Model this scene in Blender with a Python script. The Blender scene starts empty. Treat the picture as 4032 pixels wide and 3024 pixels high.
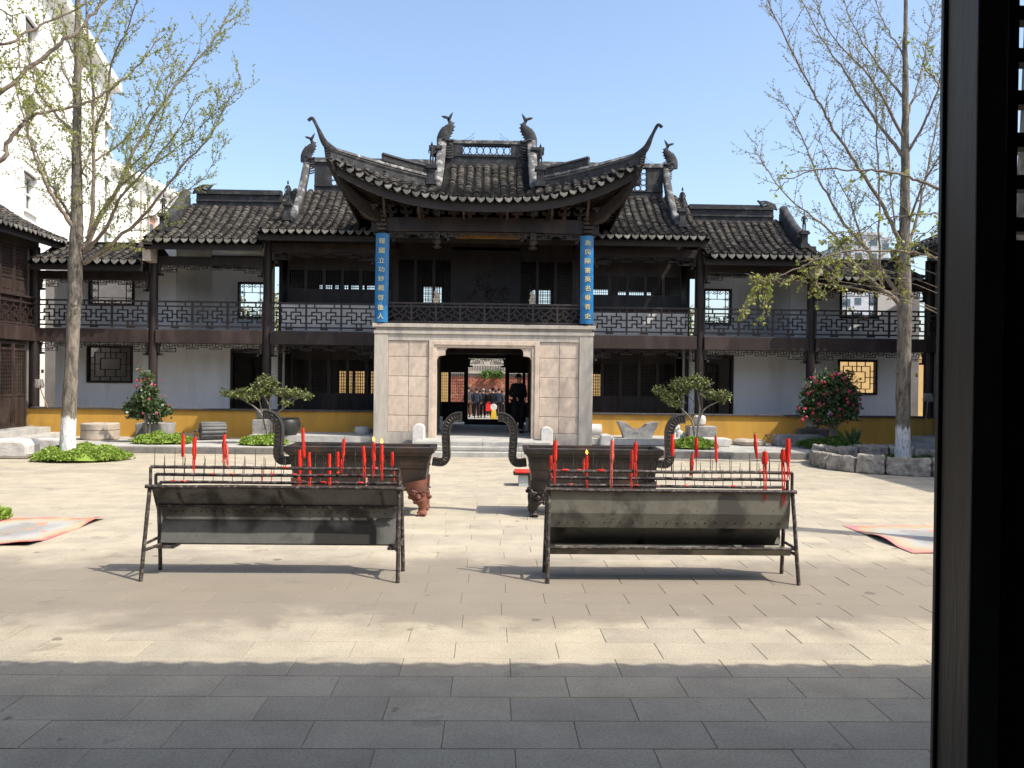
import bpy, math, random
from mathutils import Vector, Matrix, Euler, Quaternion
R = math.radians
rnd = random.Random(7)
sc = bpy.context.scene
COL = sc.collection

# ------------------------------------------------------------------ camera
F = 3350.0
YAW, PITCH, ROLL = R(1.4), R(-0.37), R(0.68)
CAMZ = 2.1
cam = bpy.data.cameras.new('camera'); camo = bpy.data.objects.new('camera', cam); COL.objects.link(camo)
cam.sensor_width = 36; cam.lens = 36*F/4032; cam.clip_start = 0.05; cam.clip_end = 3000
CM = Matrix.Rotation(-YAW, 4, 'Z') @ Matrix.Rotation(math.pi/2+PITCH, 4, 'X') @ Matrix.Rotation(ROLL, 4, 'Z')
camo.matrix_world = Matrix.Translation((0, 0, CAMZ)) @ CM
sc.camera = camo
CR = CM.to_3x3()
def P(u, v, Y):
    """world point seen at photo position (u, v) that stands Y metres down the court"""
    d = CR @ Vector(((u-2016)/F, -(v-1512)/F, -1))
    return Vector((0, 0, CAMZ)) + d*(Y/d.y)
def PX(u, Y, v=1490): return P(u, v, Y).x
def PZ(v, Y, u=1934): return P(u, v, Y).z
def GP(u, v, z=0.0):
    d = CR @ Vector(((u-2016)/F, -(v-1512)/F, -1))
    return Vector((0, 0, CAMZ)) + d*((z-CAMZ)/d.z)

# ------------------------------------------------------------------ light
SDIR = Vector((-0.70, 0.34, -1.0)).normalized()
sun = bpy.data.lights.new('sun', 'SUN'); sun.energy = 3.1; sun.angle = R(0.53); sun.color = (1.0, 0.94, 0.85)
suno = bpy.data.objects.new('sun', sun); COL.objects.link(suno)
suno.rotation_euler = SDIR.to_track_quat('-Z', 'Y').to_euler(); suno.location = (8, -6, 20)
w = bpy.data.worlds.new('World'); sc.world = w; w.use_nodes = True
nt = w.node_tree; nt.nodes.clear()
sky = nt.nodes.new('ShaderNodeTexSky'); sky.sky_type = 'NISHITA'; sky.sun_disc = False
sky.sun_elevation = math.asin(-SDIR.z); sky.sun_rotation = math.atan2(-SDIR.x, -SDIR.y)
sky.air_density = 1.0; sky.dust_density = 2.6; sky.ozone_density = 1.8; sky.altitude = 0
bg = nt.nodes.new('ShaderNodeBackground'); bg.inputs[1].default_value = 0.15
wo = nt.nodes.new('ShaderNodeOutputWorld')
nt.links.new(sky.outputs[0], bg.inputs[0]); nt.links.new(bg.outputs[0], wo.inputs[0])
vs = sc.view_settings; vs.view_transform = 'Standard'; vs.look = 'None'; vs.gamma = 1; vs.use_curve_mapping = False
vs.exposure = 0.93

# ------------------------------------------------------------------ materials
def nodes(name):
    m = bpy.data.materials.new(name); m.use_nodes = True
    n = m.node_tree; b = n.nodes['Principled BSDF']
    return m, n, b
def N(n, t, **k):
    x = n.nodes.new(t)
    for a, v in k.items(): setattr(x, a, v)
    return x
def noise(n, scale, detail=5, rough=0.6, vec=None, dist=0.0, out=0):
    t = N(n, 'ShaderNodeTexNoise'); t.inputs['Scale'].default_value = scale
    t.inputs['Detail'].default_value = detail; t.inputs['Roughness'].default_value = rough
    t.inputs['Distortion'].default_value = dist
    if vec: n.links.new(vec, t.inputs['Vector'])
    return t.outputs[out]
def ramp(n, fac, stops):
    r = N(n, 'ShaderNodeValToRGB'); e = r.color_ramp.elements
    while len(e) < len(stops): e.new(0.5)
    for i, (p, c) in enumerate(stops):
        e[i].position = p; e[i].color = (c, c, c, 1) if not isinstance(c, (tuple, list)) else tuple(c)+(1,)
    n.links.new(fac, r.inputs[0]); return r.outputs[0]
def mix(n, fac, a, b, mode='MIX'):
    x = N(n, 'ShaderNodeMix'); x.data_type = 'RGBA'; x.blend_type = mode
    for s, v in ((0, fac), (6, a), (7, b)):
        if isinstance(v, (int, float)): x.inputs[s].default_value = v if s == 0 else (v, v, v, 1)
        elif isinstance(v, (tuple, list)): x.inputs[s].default_value = tuple(v)+(1,)
        else: n.links.new(v, x.inputs[s])
    return x.outputs[2]
def pos(n, scale=(1, 1, 1)):
    g = N(n, 'ShaderNodeNewGeometry'); m = N(n, 'ShaderNodeVectorMath', operation='MULTIPLY')
    n.links.new(g.outputs['Position'], m.inputs[0]); m.inputs[1].default_value = scale
    return m.outputs[0]
def bump(n, b, h, strength=0.3, dist=0.02):
    x = N(n, 'ShaderNodeBump'); x.inputs['Strength'].default_value = strength; x.inputs['Distance'].default_value = dist
    n.links.new(h, x.inputs['Height']); n.links.new(x.outputs[0], b.inputs['Normal'])
def mat(name, c1, c2=None, scale=6, rough=0.8, bmp=0.3, bscale=40, aniso=(1, 1, 1), spec=0.3, c3=None, s3=1.3, metal=0, rand=0.0, bdist=0.01, lo=0.35, hi=0.65):
    m, n, b = nodes(name)
    v = pos(n, aniso)
    c2 = c2 or tuple(x*0.7 for x in c1)
    col = mix(n, ramp(n, noise(n, scale, vec=v), [(lo, 0), (hi, 1)]), c1, c2)
    if c3: col = mix(n, ramp(n, noise(n, s3, 6, vec=v), [(0.5, 0), (0.72, 1)]), col, c3)
    if rand:
        oi = N(n, 'ShaderNodeObjectInfo'); g = N(n, 'ShaderNodeNewGeometry')
        ad = N(n, 'ShaderNodeMath', operation='ADD'); n.links.new(oi.outputs['Random'], ad.inputs[0]); n.links.new(g.outputs['Random Per Island'], ad.inputs[1])
        fr = N(n, 'ShaderNodeMath', operation='FRACT'); n.links.new(ad.outputs[0], fr.inputs[0])
        col = mix(n, 1.0, col, ramp(n, fr.outputs[0], [(0, 1-rand), (1, 1+rand)]), 'MULTIPLY')
    n.links.new(col, b.inputs['Base Color'])
    b.inputs['Roughness'].default_value = rough; b.inputs['Specular IOR Level'].default_value = spec
    b.inputs['Metallic'].default_value = metal
    if bmp: bump(n, b, noise(n, bscale, 4, vec=v), bmp, bdist)
    return m

M = {}
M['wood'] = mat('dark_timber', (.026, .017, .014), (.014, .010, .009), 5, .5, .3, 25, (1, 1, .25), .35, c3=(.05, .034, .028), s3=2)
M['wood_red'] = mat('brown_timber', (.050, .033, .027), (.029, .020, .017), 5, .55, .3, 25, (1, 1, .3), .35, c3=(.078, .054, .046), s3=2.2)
M['rail'] = mat('railing_timber', (.048, .037, .033), (.030, .023, .021), 8, .5, .2, 30, spec=.35)
M['white'] = mat('white_plaster', (.87, .87, .855), (.81, .81, .80), 1.2, .9, .15, 30, spec=.1, c3=(.70, .69, .66), s3=1.1, aniso=(1.6, 1, .4))
M['yellow'] = mat('ochre_render', (.60, .345, .072), (.54, .30, .062), 1.6, .9, .2, 25, spec=.1, c3=(.44, .26, .075), s3=1.2, aniso=(1.6, 1, .4))
M['yellow_rear'] = mat('pale_ochre_render', (.60, .40, .17), (.54, .35, .14), 1.6, .9, .2, 25, spec=.1)
M['cap'] = mat('dark_coping', (.10, .09, .085), (.05, .045, .045), 8, .8, .4, 30)
M['tile'] = mat('grey_roof_tile', (.084, .075, .064), (.042, .040, .037), 9, .9, .5, 60, spec=.12, c3=(.145, .125, .095), s3=3, rand=.5)
M['pan'] = mat('dark_pan_tile', (.030, .029, .027), (.016, .016, .016), 9, .9, .4, 60, spec=.1, rand=.3)
M['drip'] = mat('pale_drip_tile', (.20, .19, .165), (.10, .095, .085), 12, .85, .4, 60, spec=.1, rand=.35)
M['ridge'] = mat('ridge_render', (.040, .040, .042), (.024, .024, .026), 4, .8, .4, 20, c3=(.09, .085, .08), s3=5)
M['band'] = mat('weathered_band', (.10, .098, .094), (.07, .067, .065), 4, .85, .3, 20, (1, 1, 1), c3=(.48, .46, .42), s3=5.5, hi=.7)
M['band2'] = mat('grey_band', (.085, .083, .08), (.05, .05, .05), 4, .85, .3, 20, c3=(.40, .39, .36), s3=3.2, hi=.7)
M['board'] = mat('eave_board', (.032, .025, .021), (.020, .016, .014), 3, .7, .3, 20)
def stone(name, c1, c2, c3=None, bmp=.5, scale=9, rand=.0, s3=1.5, bscale=45, aniso=(1, 1, 1)):
    return mat(name, c1, c2, scale, .88, bmp, bscale, aniso, spec=.15, c3=c3, s3=s3, rand=rand)
M['pink'] = stone('pinkish_sandstone', (.61, .50, .395), (.52, .42, .33), (.44, .37, .30), .7, 6, .07, aniso=(1.2, 1, .75), s3=3)
M['pale'] = stone('pale_granite', (.52, .465, .385), (.43, .39, .33), (.30, .285, .26), .3, 14, aniso=(1.8, 1, .3))
M['step'] = stone('step_granite', (.47, .45, .40), (.37, .36, .33), (.28, .28, .26), .3, 10, .05)
M['stone'] = stone('old_grey_stone', (.38, .36, .33), (.27, .26, .245), (.20, .195, .19), .9, 12)
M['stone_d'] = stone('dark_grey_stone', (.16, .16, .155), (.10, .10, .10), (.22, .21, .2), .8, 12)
M['stone_w'] = stone('white_stone', (.62, .60, .56), (.52, .50, .46), (.44, .42, .39), .4, 10)
M['stone_b'] = stone('buff_stone', (.50, .42, .33), (.40, .34, .27), (.3, .27, .23), .5, 8)
M['rock'] = stone('rough_ring_stone', (.36, .32, .26), (.17, .16, .14), (.48, .43, .35), 1.0, 7, .12, 2.2, 25)
M['kerb'] = stone('worn_shade_toned_kerb_stone', (.27, .25, .215), (.19, .18, .16), (.14, .135, .125), .5, 8, .12)  # worn stone, colour darkened further to stand in for shade on the front face
M['soil'] = mat('soil', (.07, .055, .035), (.04, .03, .02), 20, .95, .6, 60)
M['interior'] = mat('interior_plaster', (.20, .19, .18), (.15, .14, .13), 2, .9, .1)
M['darkfloor'] = mat('gallery_floor', (.10, .09, .08), (.07, .06, .055), 3, .6, .2)

def paving(name):
    m, n, b = nodes(name)
    g = N(n, 'ShaderNodeNewGeometry'); v = g.outputs['Position']
    base = mix(n, ramp(n, noise(n, 2.2, 6, vec=v), [(.34, 0), (.66, 1)]), (.44, .388, .292), (.36, .316, .24))
    oi = N(n, 'ShaderNodeObjectInfo')
    ad = N(n, 'ShaderNodeMath', operation='ADD'); n.links.new(oi.outputs['Random'], ad.inputs[0]); n.links.new(g.outputs['Random Per Island'], ad.inputs[1])
    fr = N(n, 'ShaderNodeMath', operation='FRACT'); n.links.new(ad.outputs[0], fr.inputs[0])
    base = mix(n, 1, base, ramp(n, fr.outputs[0], [(0, (.90, .90, .91)), (.5, (1, 1, 1)), (1, (1.06, 1.05, 1.02))]), 'MULTIPLY')
    # speckle of the granite
    base = mix(n, 1, base, ramp(n, noise(n, 55, 4, .85, v), [(.30, .62), (.5, 1.0), (.70, 1.20)]), 'MULTIPLY')
    # trodden soot and wax band round the candle racks (real dirt)
    sp = N(n, 'ShaderNodeSeparateXYZ'); n.links.new(v, sp.inputs[0])
    nz = noise(n, .9, 7, .62, v, 0.3)
    def edge(c, w, sgn):   # smooth step in Y with noisy border
        a = N(n, 'ShaderNodeMath', operation='MULTIPLY_ADD'); n.links.new(nz, a.inputs[0]); a.inputs[1].default_value = 2.6; a.inputs[2].default_value = -1.3
        s = N(n, 'ShaderNodeMath', operation='ADD'); n.links.new(sp.outputs[1], s.inputs[0]); n.links.new(a.outputs[0], s.inputs[1])
        mr = N(n, 'ShaderNodeMapRange'); mr.interpolation_type = 'SMOOTHSTEP'
        mr.inputs[1].default_value = c-w; mr.inputs[2].default_value = c+w
        mr.inputs[3].default_value = 0 if sgn > 0 else 1; mr.inputs[4].default_value = 1 if sgn > 0 else 0
        n.links.new(s.outputs[0], mr.inputs[0]); return mr.outputs[0]
    d = N(n, 'ShaderNodeMath', operation='MULTIPLY'); n.links.new(edge(7.25, .35, 1), d.inputs[0]); n.links.new(edge(9.75, .55, -1), d.inputs[1])
    base = mix(n, d.outputs[0], base, mix(n, .80, base, (.200, .172, .135)))
    # fine oily spots
    vo = N(n, 'ShaderNodeTexVoronoi'); vo.feature = 'F1'; vo.inputs['Scale'].default_value = 2.1; n.links.new(v, vo.inputs['Vector'])
    vo.inputs['Randomness'].default_value = 1
    df = N(n, 'ShaderNodeMath', operation='ADD'); n.links.new(vo.outputs['Distance'], df.inputs[0])
    q = N(n, 'ShaderNodeMath', operation='MULTIPLY'); n.links.new(noise(n, 9, 4, .6, v), q.inputs[0]); q.inputs[1].default_value = .22
    n.links.new(q.outputs[0], df.inputs[1])
    sepc = N(n, 'ShaderNodeSeparateXYZ'); n.links.new(vo.outputs['Color'], sepc.inputs[0])
    thr = N(n, 'ShaderNodeMath', operation='MULTIPLY_ADD'); n.links.new(sepc.outputs[0], thr.inputs[0]); thr.inputs[1].default_value = .16; thr.inputs[2].default_value = .07
    lt = N(n, 'ShaderNodeMath', operation='SUBTRACT'); n.links.new(thr.outputs[0], lt.inputs[0]); n.links.new(df.outputs[0], lt.inputs[1])
    sm = N(n, 'ShaderNodeMapRange'); sm.inputs[1].default_value = -.01; sm.inputs[2].default_value = .02; n.links.new(lt.outputs[0], sm.inputs[0])
    base = mix(n, sm.outputs[0], base, mix(n, .62, base, (.10, .088, .075)))
    base = mix(n, ramp(n, noise(n, 1.3, 7, .65, v, .2), [(.62, 0), (.66, .30)]), base, (.13, .115, .095))
    # scattered wax drops
    base = mix(n, ramp(n, noise(n, 26, 2, .5, v), [(.755, 0), (.775, 1)]), base, (.62, .56, .48))
    # long faint stains
    base = mix(n, ramp(n, noise(n, .45, 8, .7, v, .6), [(.5, 0), (.72, .25)]), base, mix(n, .5, base, (.20, .18, .15)))
    n.links.new(base, b.inputs['Base Color'])
    b.inputs['Roughness'].default_value = .82; b.inputs['Specular IOR Level'].default_value = .12
    bump(n, b, noise(n, 70, 5, .7, v), .35, .006)
    return m
M['paving'] = paving('court_granite')

def bark(name, zw, c1=(.25, .215, .17), c2=(.085, .075, .06)):
    """bark with lime wash painted up to height zw"""
    m, n, b = nodes(name)
    v = pos(n, (1, 1, .22))
    col = mix(n, ramp(n, noise(n, 12, 7, .75, v), [(.42, 0), (.60, 1)]), c1, c2)
    g = N(n, 'ShaderNodeNewGeometry'); sp = N(n, 'ShaderNodeSeparateXYZ'); n.links.new(g.outputs['Position'], sp.inputs[0])
    a = N(n, 'ShaderNodeMath', operation='MULTIPLY_ADD'); n.links.new(noise(n, 10, 5, .7, v), a.inputs[0]); a.inputs[1].default_value = .55; n.links.new(sp.outputs[2], a.inputs[2])
    mr = N(n, 'ShaderNodeMapRange'); mr.inputs[1].default_value = zw+.24; mr.inputs[2].default_value = zw+.32; mr.inputs[3].default_value = 1; mr.inputs[4].default_value = 0
    n.links.new(a.outputs[0], mr.inputs[0])
    chips = ramp(n, noise(n, 22, 5, .7, v), [(.36, .15), (.50, 1)])
    f = N(n, 'ShaderNodeMath', operation='MULTIPLY'); n.links.new(mr.outputs[0], f.inputs[0]); n.links.new(chips, f.inputs[1])
    col = mix(n, f.outputs[0], col, (.74, .73, .71))
    n.links.new(col, b.inputs['Base Color']); b.inputs['Roughness'].default_value = .9; b.inputs['Specular IOR Level'].default_value = .1
    bump(n, b, noise(n, 16, 6, .7, v), .9, .03)
    return m
def leafmat(name, c1, c2, trans=.35, rough=.5, spec=.3):
    m, n, b = nodes(name)
    g = N(n, 'ShaderNodeNewGeometry')
    col = mix(n, g.outputs['Random Per Island'], c1, c2)
    n.links.new(col, b.inputs['Base Color']); b.inputs['Roughness'].default_value = rough; b.inputs['Specular IOR Level'].default_value = spec
    t = N(n, 'ShaderNodeBsdfTranslucent'); n.links.new(col, t.inputs[0])
    mx = N(n, 'ShaderNodeMixShader'); mx.inputs[0].default_value = trans
    n.links.new(b.outputs[0], mx.inputs[1]); n.links.new(t.outputs[0], mx.inputs[2])
    n.links.new(mx.outputs[0], n.nodes['Material Output'].inputs[0])
    return m
M['leaf_l'] = leafmat('ginkgo_leaf', (.22, .26, .055), (.36, .38, .10))
M['leaf_r'] = leafmat('ginkgo_leaf_fresh', (.26, .29, .05), (.36, .38, .09))
M['leaf_far'] = leafmat('ginkgo_leaf_small', (.19, .20, .07), (.28, .28, .10))
M['camellia'] = leafmat('camellia_leaf', (.035, .065, .022), (.10, .15, .05), .12, .35, .5)
M['shrub'] = leafmat('shrub_leaf', (.05, .085, .025), (.24, .25, .08), .2, .45, .4)
M['cover'] = leafmat('ground_cover_leaf', (.17, .27, .04), (.33, .44, .08), .3)
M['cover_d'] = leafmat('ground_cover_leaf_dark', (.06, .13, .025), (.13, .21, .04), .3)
M['bgleaf'] = leafmat('background_leaf', (.09, .11, .03), (.30, .27, .10), .4)
M['pink_f'] = leafmat('pink_petals', (.75, .16, .20), (.62, .07, .13), .3)
M['red_f'] = leafmat('rose_petals', (.50, .03, .07), (.66, .12, .17), .3)
M['branch'] = mat('branch_bark', (.27, .215, .16), (.15, .12, .095), 15, .9, .4, 40, spec=.1)
M['branch_g'] = mat('grey_stem_bark', (.28, .25, .21), (.18, .16, .13), 15, .9, .4, 40, spec=.1)

def metal(name, c1, c2, c3, rough=.55, met=.0, s=6, s3=2.5):
    return mat(name, c1, c2, s, rough, .5, 60, spec=.4, c3=c3, s3=s3, metal=met)
M['iron'] = metal('sooty_pipe', (.05, .035, .028), (.025, .02, .018), (.22, .19, .17), .5, 0, 12, 25)
M['rust'] = metal('rusty_cast_iron', (.20, .072, .042), (.12, .045, .03), (.07, .04, .03), .75)
M['bronze'] = metal('dark_cast_bronze', (.040, .031, .025), (.022, .018, .016), (.085, .048, .030), .45, .2, 6, 1.7)
M['bronze_g'] = metal('green_grey_bronze', (.040, .043, .042), (.025, .027, .027), (.065, .06, .05), .45, .3)
M['bronze_hi'] = metal('relief_bronze', (.075, .06, .045), (.05, .04, .03), (.10, .07, .05), .4, .2)
M['zinc'] = None
def sheet(name, base, dark, holes=.0, seed=0.0, s=1.9):
    m, n, b = nodes(name)
    v0 = pos(n); ad = N(n, 'ShaderNodeVectorMath', operation='ADD'); n.links.new(v0, ad.inputs[0]); ad.inputs[1].default_value = (seed, seed, seed); v = ad.outputs[0]
    col = mix(n, ramp(n, noise(n, 5, 7, .7, v), [(.3, 0), (.7, 1)]), base, tuple(x*.72 for x in base))
    col = mix(n, ramp(n, noise(n, s, 4, .5, v, .4), [(.50, 0), (.60, .9)]), col, dark)
    col = mix(n, ramp(n, noise(n, 19, 5, .7, v), [(.60, 0), (.68, .7)]), col, tuple(x*.35 for x in base))
    n.links.new(col, b.inputs['Base Color']); b.inputs['Roughness'].default_value = .6; b.inputs['Specular IOR Level'].default_value = .35
    bump(n, b, noise(n, 12, 6, .7, v), .25, .01)
    return m
M['sheet_a'] = sheet('sooty_sheet_metal', (.165, .165, .15), (.028, .026, .024), seed=3.1)
M['sheet_b'] = sheet('mottled_sheet_metal', (.25, .24, .195), (.085, .08, .07), seed=9.4, s=2.6)
def flat(name, c, rough=.5, spec=.4, emit=None, es=1):
    m, n, b = nodes(name); b.inputs['Base Color'].default_value = tuple(c)+(1,)
    v = pos(n)
    n.links.new(mix(n, ramp(n, noise(n, 8, 4, vec=v), [(.3, 0), (.7, 1)]), c, tuple(x*.8 for x in c)), b.inputs['Base Color'])
    b.inputs['Roughness'].default_value = rough; b.inputs['Specular IOR Level'].default_value = spec
    if emit: b.inputs['Emission Color'].default_value = tuple(emit)+(1,); b.inputs['Emission Strength'].default_value = es
    return m
M['wax'] = flat('red_wax', (.72, .035, .02), .38, .5)
M['wax_pink'] = flat('faded_pink_wax', (.80, .16, .12), .4, .5)
M['wax_pale'] = flat('pale_wax', (.82, .38, .27), .4, .5)
M['wick'] = flat('wick', (.01, .01, .01), .9, .1)
M['flame'] = flat('flame', (1, .4, .05), .5, 0, (1, .36, .04), 2.6)
M['blue'] = mat('blue_lacquer', (.018, .16, .36), (.014, .125, .29), 2.5, .35, .12, 12, spec=.5, c3=(.05, .22, .42), s3=1.6)
M['gold'] = mat('gold_leaf_lettering', (.78, .66, .34), (.62, .52, .26), 20, .45, .1, 50, spec=.4)
M['red_seal'] = flat('red_seal_ink', (.5, .05, .04))
M['plaque'] = mat('brown_plaque', (.24, .13, .03), (.15, .08, .02), 5, .5, .1)
M['black'] = flat('dark_cloth', (.012, .012, .015), .85, .2)
M['navy'] = flat('blue_grey_cloth', (.030, .036, .052), .85, .2)
M['grey_c'] = flat('grey_cloth', (.05, .05, .055), .85, .2)
M['khaki'] = flat('brown_cloth', (.10, .06, .035), .85, .2)
M['shirt'] = flat('pale_shirt', (.55, .57, .6), .8, .2)
M['skin'] = flat('skin', (.42, .25, .17), .5, .4)
M['hair'] = flat('black_hair', (.012, .011, .010), .6, .3)
M['hair_g'] = flat('grey_hair', (.22, .21, .20), .6, .3)
M['redbag'] = flat('red_bag', (.75, .03, .03), .45, .4)
M['mop'] = mat('mop_strands', (.36, .33, .30), (.2, .18, .17), 30, .95, .6, 60)
M['stick'] = flat('mop_handle', (.34, .2, .11), .6, .3)
M['mortar'] = mat('mortar', (.22, .19, .15), (.13, .115, .09), 20, .95, .3)
M['ground_far'] = mat('street_concrete', (.33, .315, .29), (.27, .255, .235), 2, .9, .2)
M['glass'] = mat('window_glass', (.03, .05, .075), (.05, .08, .11), 1, .08, 0, spec=.8)
M['stucco'] = mat('cream_stucco', (.84, .82, .77), (.80, .78, .72), .8, .9, .1, 20, spec=.1)
M['stucco_b'] = mat('pink_brown_tile', (.45, .26, .20), (.38, .22, .17), 3, .8, .2)
M['grey_block'] = mat('grey_tower_render', (.48, .49, .50), (.40, .41, .43), 2, .85, .1)
M['redwall'] = mat('red_stone_relief', (.40, .15, .095), (.26, .09, .06), 3, .85, .9, 9, spec=.2, c3=(.52, .28, .19), s3=2.3, bdist=.08)
M['steel'] = mat('box_panel', (.42, .46, .46), (.36, .40, .40), 3, .5, .1)
M['plastic_y'] = flat('yellow_plastic', (.75, .50, .05), .45, .4)
M['plastic_w'] = flat('white_plastic', (.8, .78, .72), .45, .4)
M['postwood'] = mat('door_timber', (.062, .053, .047), (.040, .035, .032), 3, .42, .3, 30, (1, 1, .12), .4, c3=(.09, .078, .067), s3=2.4)
M['blackwood'] = mat('door_timber_dark', (.018, .015, .014), (.011, .010, .010), 4, .6, .2, 30, (1, 1, .2), .2)

# ------------------------------------------------------------------ mesh helpers
class MB:
    def __init__(s): s.v = []; s.f = []
    def add(s, vs, fs):
        k = len(s.v); s.v += [tuple(x) for x in vs]; s.f += [tuple(i+k for i in f) for f in fs]
    def box(s, x0, x1, y0, y1, z0, z1):
        if x0 > x1: x0, x1 = x1, x0
        s.add([(x0, y0, z0), (x1, y0, z0), (x1, y1, z0), (x0, y1, z0), (x0, y0, z1), (x1, y0, z1), (x1, y1, z1), (x0, y1, z1)],
              [(0, 3, 2, 1), (4, 5, 6, 7), (0, 1, 5, 4), (1, 2, 6, 5), (2, 3, 7, 6), (3, 0, 4, 7)])
    def cbox(s, c, size, rot=None, taper=1.0, jit=0, rg=None):
        h = [x/2 for x in size]; vs = []
        for z in (-1, 1):
            for x, y in ((-1, -1), (1, -1), (1, 1), (-1, 1)):
                t = taper if z > 0 else 1
                p = Vector((x*h[0]*t, y*h[1]*t, z*h[2]))
                if jit: p += Vector([(rg or rnd).uniform(-jit, jit) for _ in range(3)])
                if rot: p = rot @ p
                vs.append(p+Vector(c))
        s.add(vs, [(0, 3, 2, 1), (4, 5, 6, 7), (0, 1, 5, 4), (1, 2, 6, 5), (2, 3, 7, 6), (3, 0, 4, 7)])
    def tube(s, pts, rad, seg=8, cap=True, flat_=None, up=Vector((0, 1, 0))):
        pts = [Vector(p) for p in pts]; n = len(pts)
        if isinstance(rad, (int, float)): rad = [rad]*n
        rings = []; ref = None
        for i, p in enumerate(pts):
            t = (pts[min(i+1, n-1)]-pts[max(i-1, 0)])
            t = t.normalized() if t.length > 1e-9 else Vector((0, 0, 1))
            if ref is None:
                ref = up - t*up.dot(t)
                if ref.length < .05: ref = Vector((1, 0, 0)) - t*t.x
            else: ref = ref - t*ref.dot(t)
            ref.normalize(); b = t.cross(ref); r = rad[i]
            fl = flat_ if flat_ else 1
            rings.append([p + ref*(math.cos(a)*r*fl) + b*(math.sin(a)*r) for a in [2*math.pi*j/seg for j in range(seg)]])
        vs = [q for r in rings for q in r]; fs = []
        for i in range(n-1):
            for j in range(seg):
                a = i*seg+j; b2 = i*seg+(j+1) % seg
                fs.append((a, b2, b2+seg, a+seg))
        if cap:
            fs.append(tuple(range(seg))[::-1]); fs.append(tuple(range((n-1)*seg, n*seg)))
        s.add(vs, fs)
    def lathe(s, prof, c=(0, 0, 0), seg=20, axis='Z', sx=1, sy=1, a0=0):
        vs = []; n = len(prof)
        for r, z in prof:
            for j in range(seg):
                a = a0+2*math.pi*j/seg; p = (r*math.cos(a)*sx, r*math.sin(a)*sy, z)
                if axis == 'Y': p = (p[0], p[2], p[1])
                if axis == 'X': p = (p[2], p[0], p[1])
                vs.append((p[0]+c[0], p[1]+c[1], p[2]+c[2]))
        fs = [(i*seg+j, i*seg+(j+1) % seg, (i+1)*seg+(j+1) % seg, (i+1)*seg+j) for i in range(n-1) for j in range(seg)]
        fs.append(tuple(range(seg))[::-1]); fs.append(tuple(range((n-1)*seg, n*seg)))
        s.add(vs, fs)
    def prism(s, poly, y0, y1, plane='XZ', m=None):
        """poly extruded; plane XZ extrudes along Y, XY along Z, YZ along X"""
        n = len(poly); vs = []
        for d in (y0, y1):
            for a, b in poly:
                p = {'XZ': (a, d, b), 'XY': (a, b, d), 'YZ': (d, a, b)}[plane]
                vs.append(m @ Vector(p) if m else p)
        fs = [tuple(range(n)), tuple(range(n, 2*n))[::-1]] + [(i, i+n, (i+1) % n+n, (i+1) % n) for i in range(n)]
        s.add(vs, fs)
    def sweep(s, prof, path, up=Vector((0, 0, 1)), scales=None):
        """closed profile (side, up) moved along path"""
        path = [Vector(p) for p in path]; n = len(path); k = len(prof); vs = []
        for i, p in enumerate(path):
            t = (path[min(i+1, n-1)]-path[max(i-1, 0)]).normalized()
            side = t.cross(up).normalized(); sc_ = scales[i] if scales else 1
            for a, b in prof: vs.append(p+side*(a*sc_)+up*(b*sc_))
        fs = [(i*k+j, i*k+(j+1) % k, (i+1)*k+(j+1) % k, (i+1)*k+j) for i in range(n-1) for j in range(k)]
        fs.append(tuple(range(k))[::-1]); fs.append(tuple(range((n-1)*k, n*k)))
        s.add(vs, fs)
    def grid(s, rows, close=False):
        """rows of points -> quads"""
        n = len(rows); k = len(rows[0]); vs = [p for r in rows for p in r]
        s.add(vs, [(i*k+j, i*k+j+1, (i+1)*k+j+1, (i+1)*k+j) for i in range(n-1) for j in range(k-1)])
    def blob(s, c, r, seg=10, rings=7, jit=0.0, sq=(1, 1, 1), rg=None, pw=1.0):
        rg = rg or rnd; vs = []; c = Vector(c)
        def pwf(x): return math.copysign(abs(x)**pw, x)
        vs.append(c+Vector((0, 0, -r*sq[2])))
        for i in range(1, rings):
            a = -math.pi/2+math.pi*i/rings
            for j in range(seg):
                b = 2*math.pi*j/seg; q = 1+rg.uniform(-jit, jit)
                vs.append(c+Vector((pwf(math.cos(a))*pwf(math.cos(b))*r*sq[0]*q, pwf(math.cos(a))*pwf(math.sin(b))*r*sq[1]*q, pwf(math.sin(a))*r*sq[2]*q)))
        vs.append(c+Vector((0, 0, r*sq[2]))); fs = []
        for j in range(seg):
            fs.append((0, 1+(j+1) % seg, 1+j)); fs.append((len(vs)-1, 1+(rings-2)*seg+j, 1+(rings-2)*seg+(j+1) % seg))
        for i in range(rings-2):
            for j in range(seg):
                a = 1+i*seg+j; b = 1+i*seg+(j+1) % seg; fs.append((a, b, b+seg, a+seg))
        s.add(vs, fs)
    def leafq(s, p, size, rg):
        d = Vector((rg.gauss(0, 1), rg.gauss(0, 1), rg.gauss(0, 1))).normalized()
        e = d.cross(Vector((rg.gauss(0, 1), rg.gauss(0, 1), rg.gauss(0, 1)))).normalized()
        a = size*rg.uniform(.7, 1.3); b = a*.5; p = Vector(p)
        s.add([p, p+d*a*.5+e*b, p+d*a, p+d*a*.5-e*b], [(0, 1, 2, 3)])
    def mesh(s, name, mat, smooth=False):
        me = bpy.data.meshes.new(name); me.from_pydata(s.v, [], s.f); me.update()
        if mat: me.materials.append(M[mat] if isinstance(mat, str) else mat)
        if smooth: me.polygons.foreach_set('use_smooth', [True]*len(me.polygons))
        return me
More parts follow.
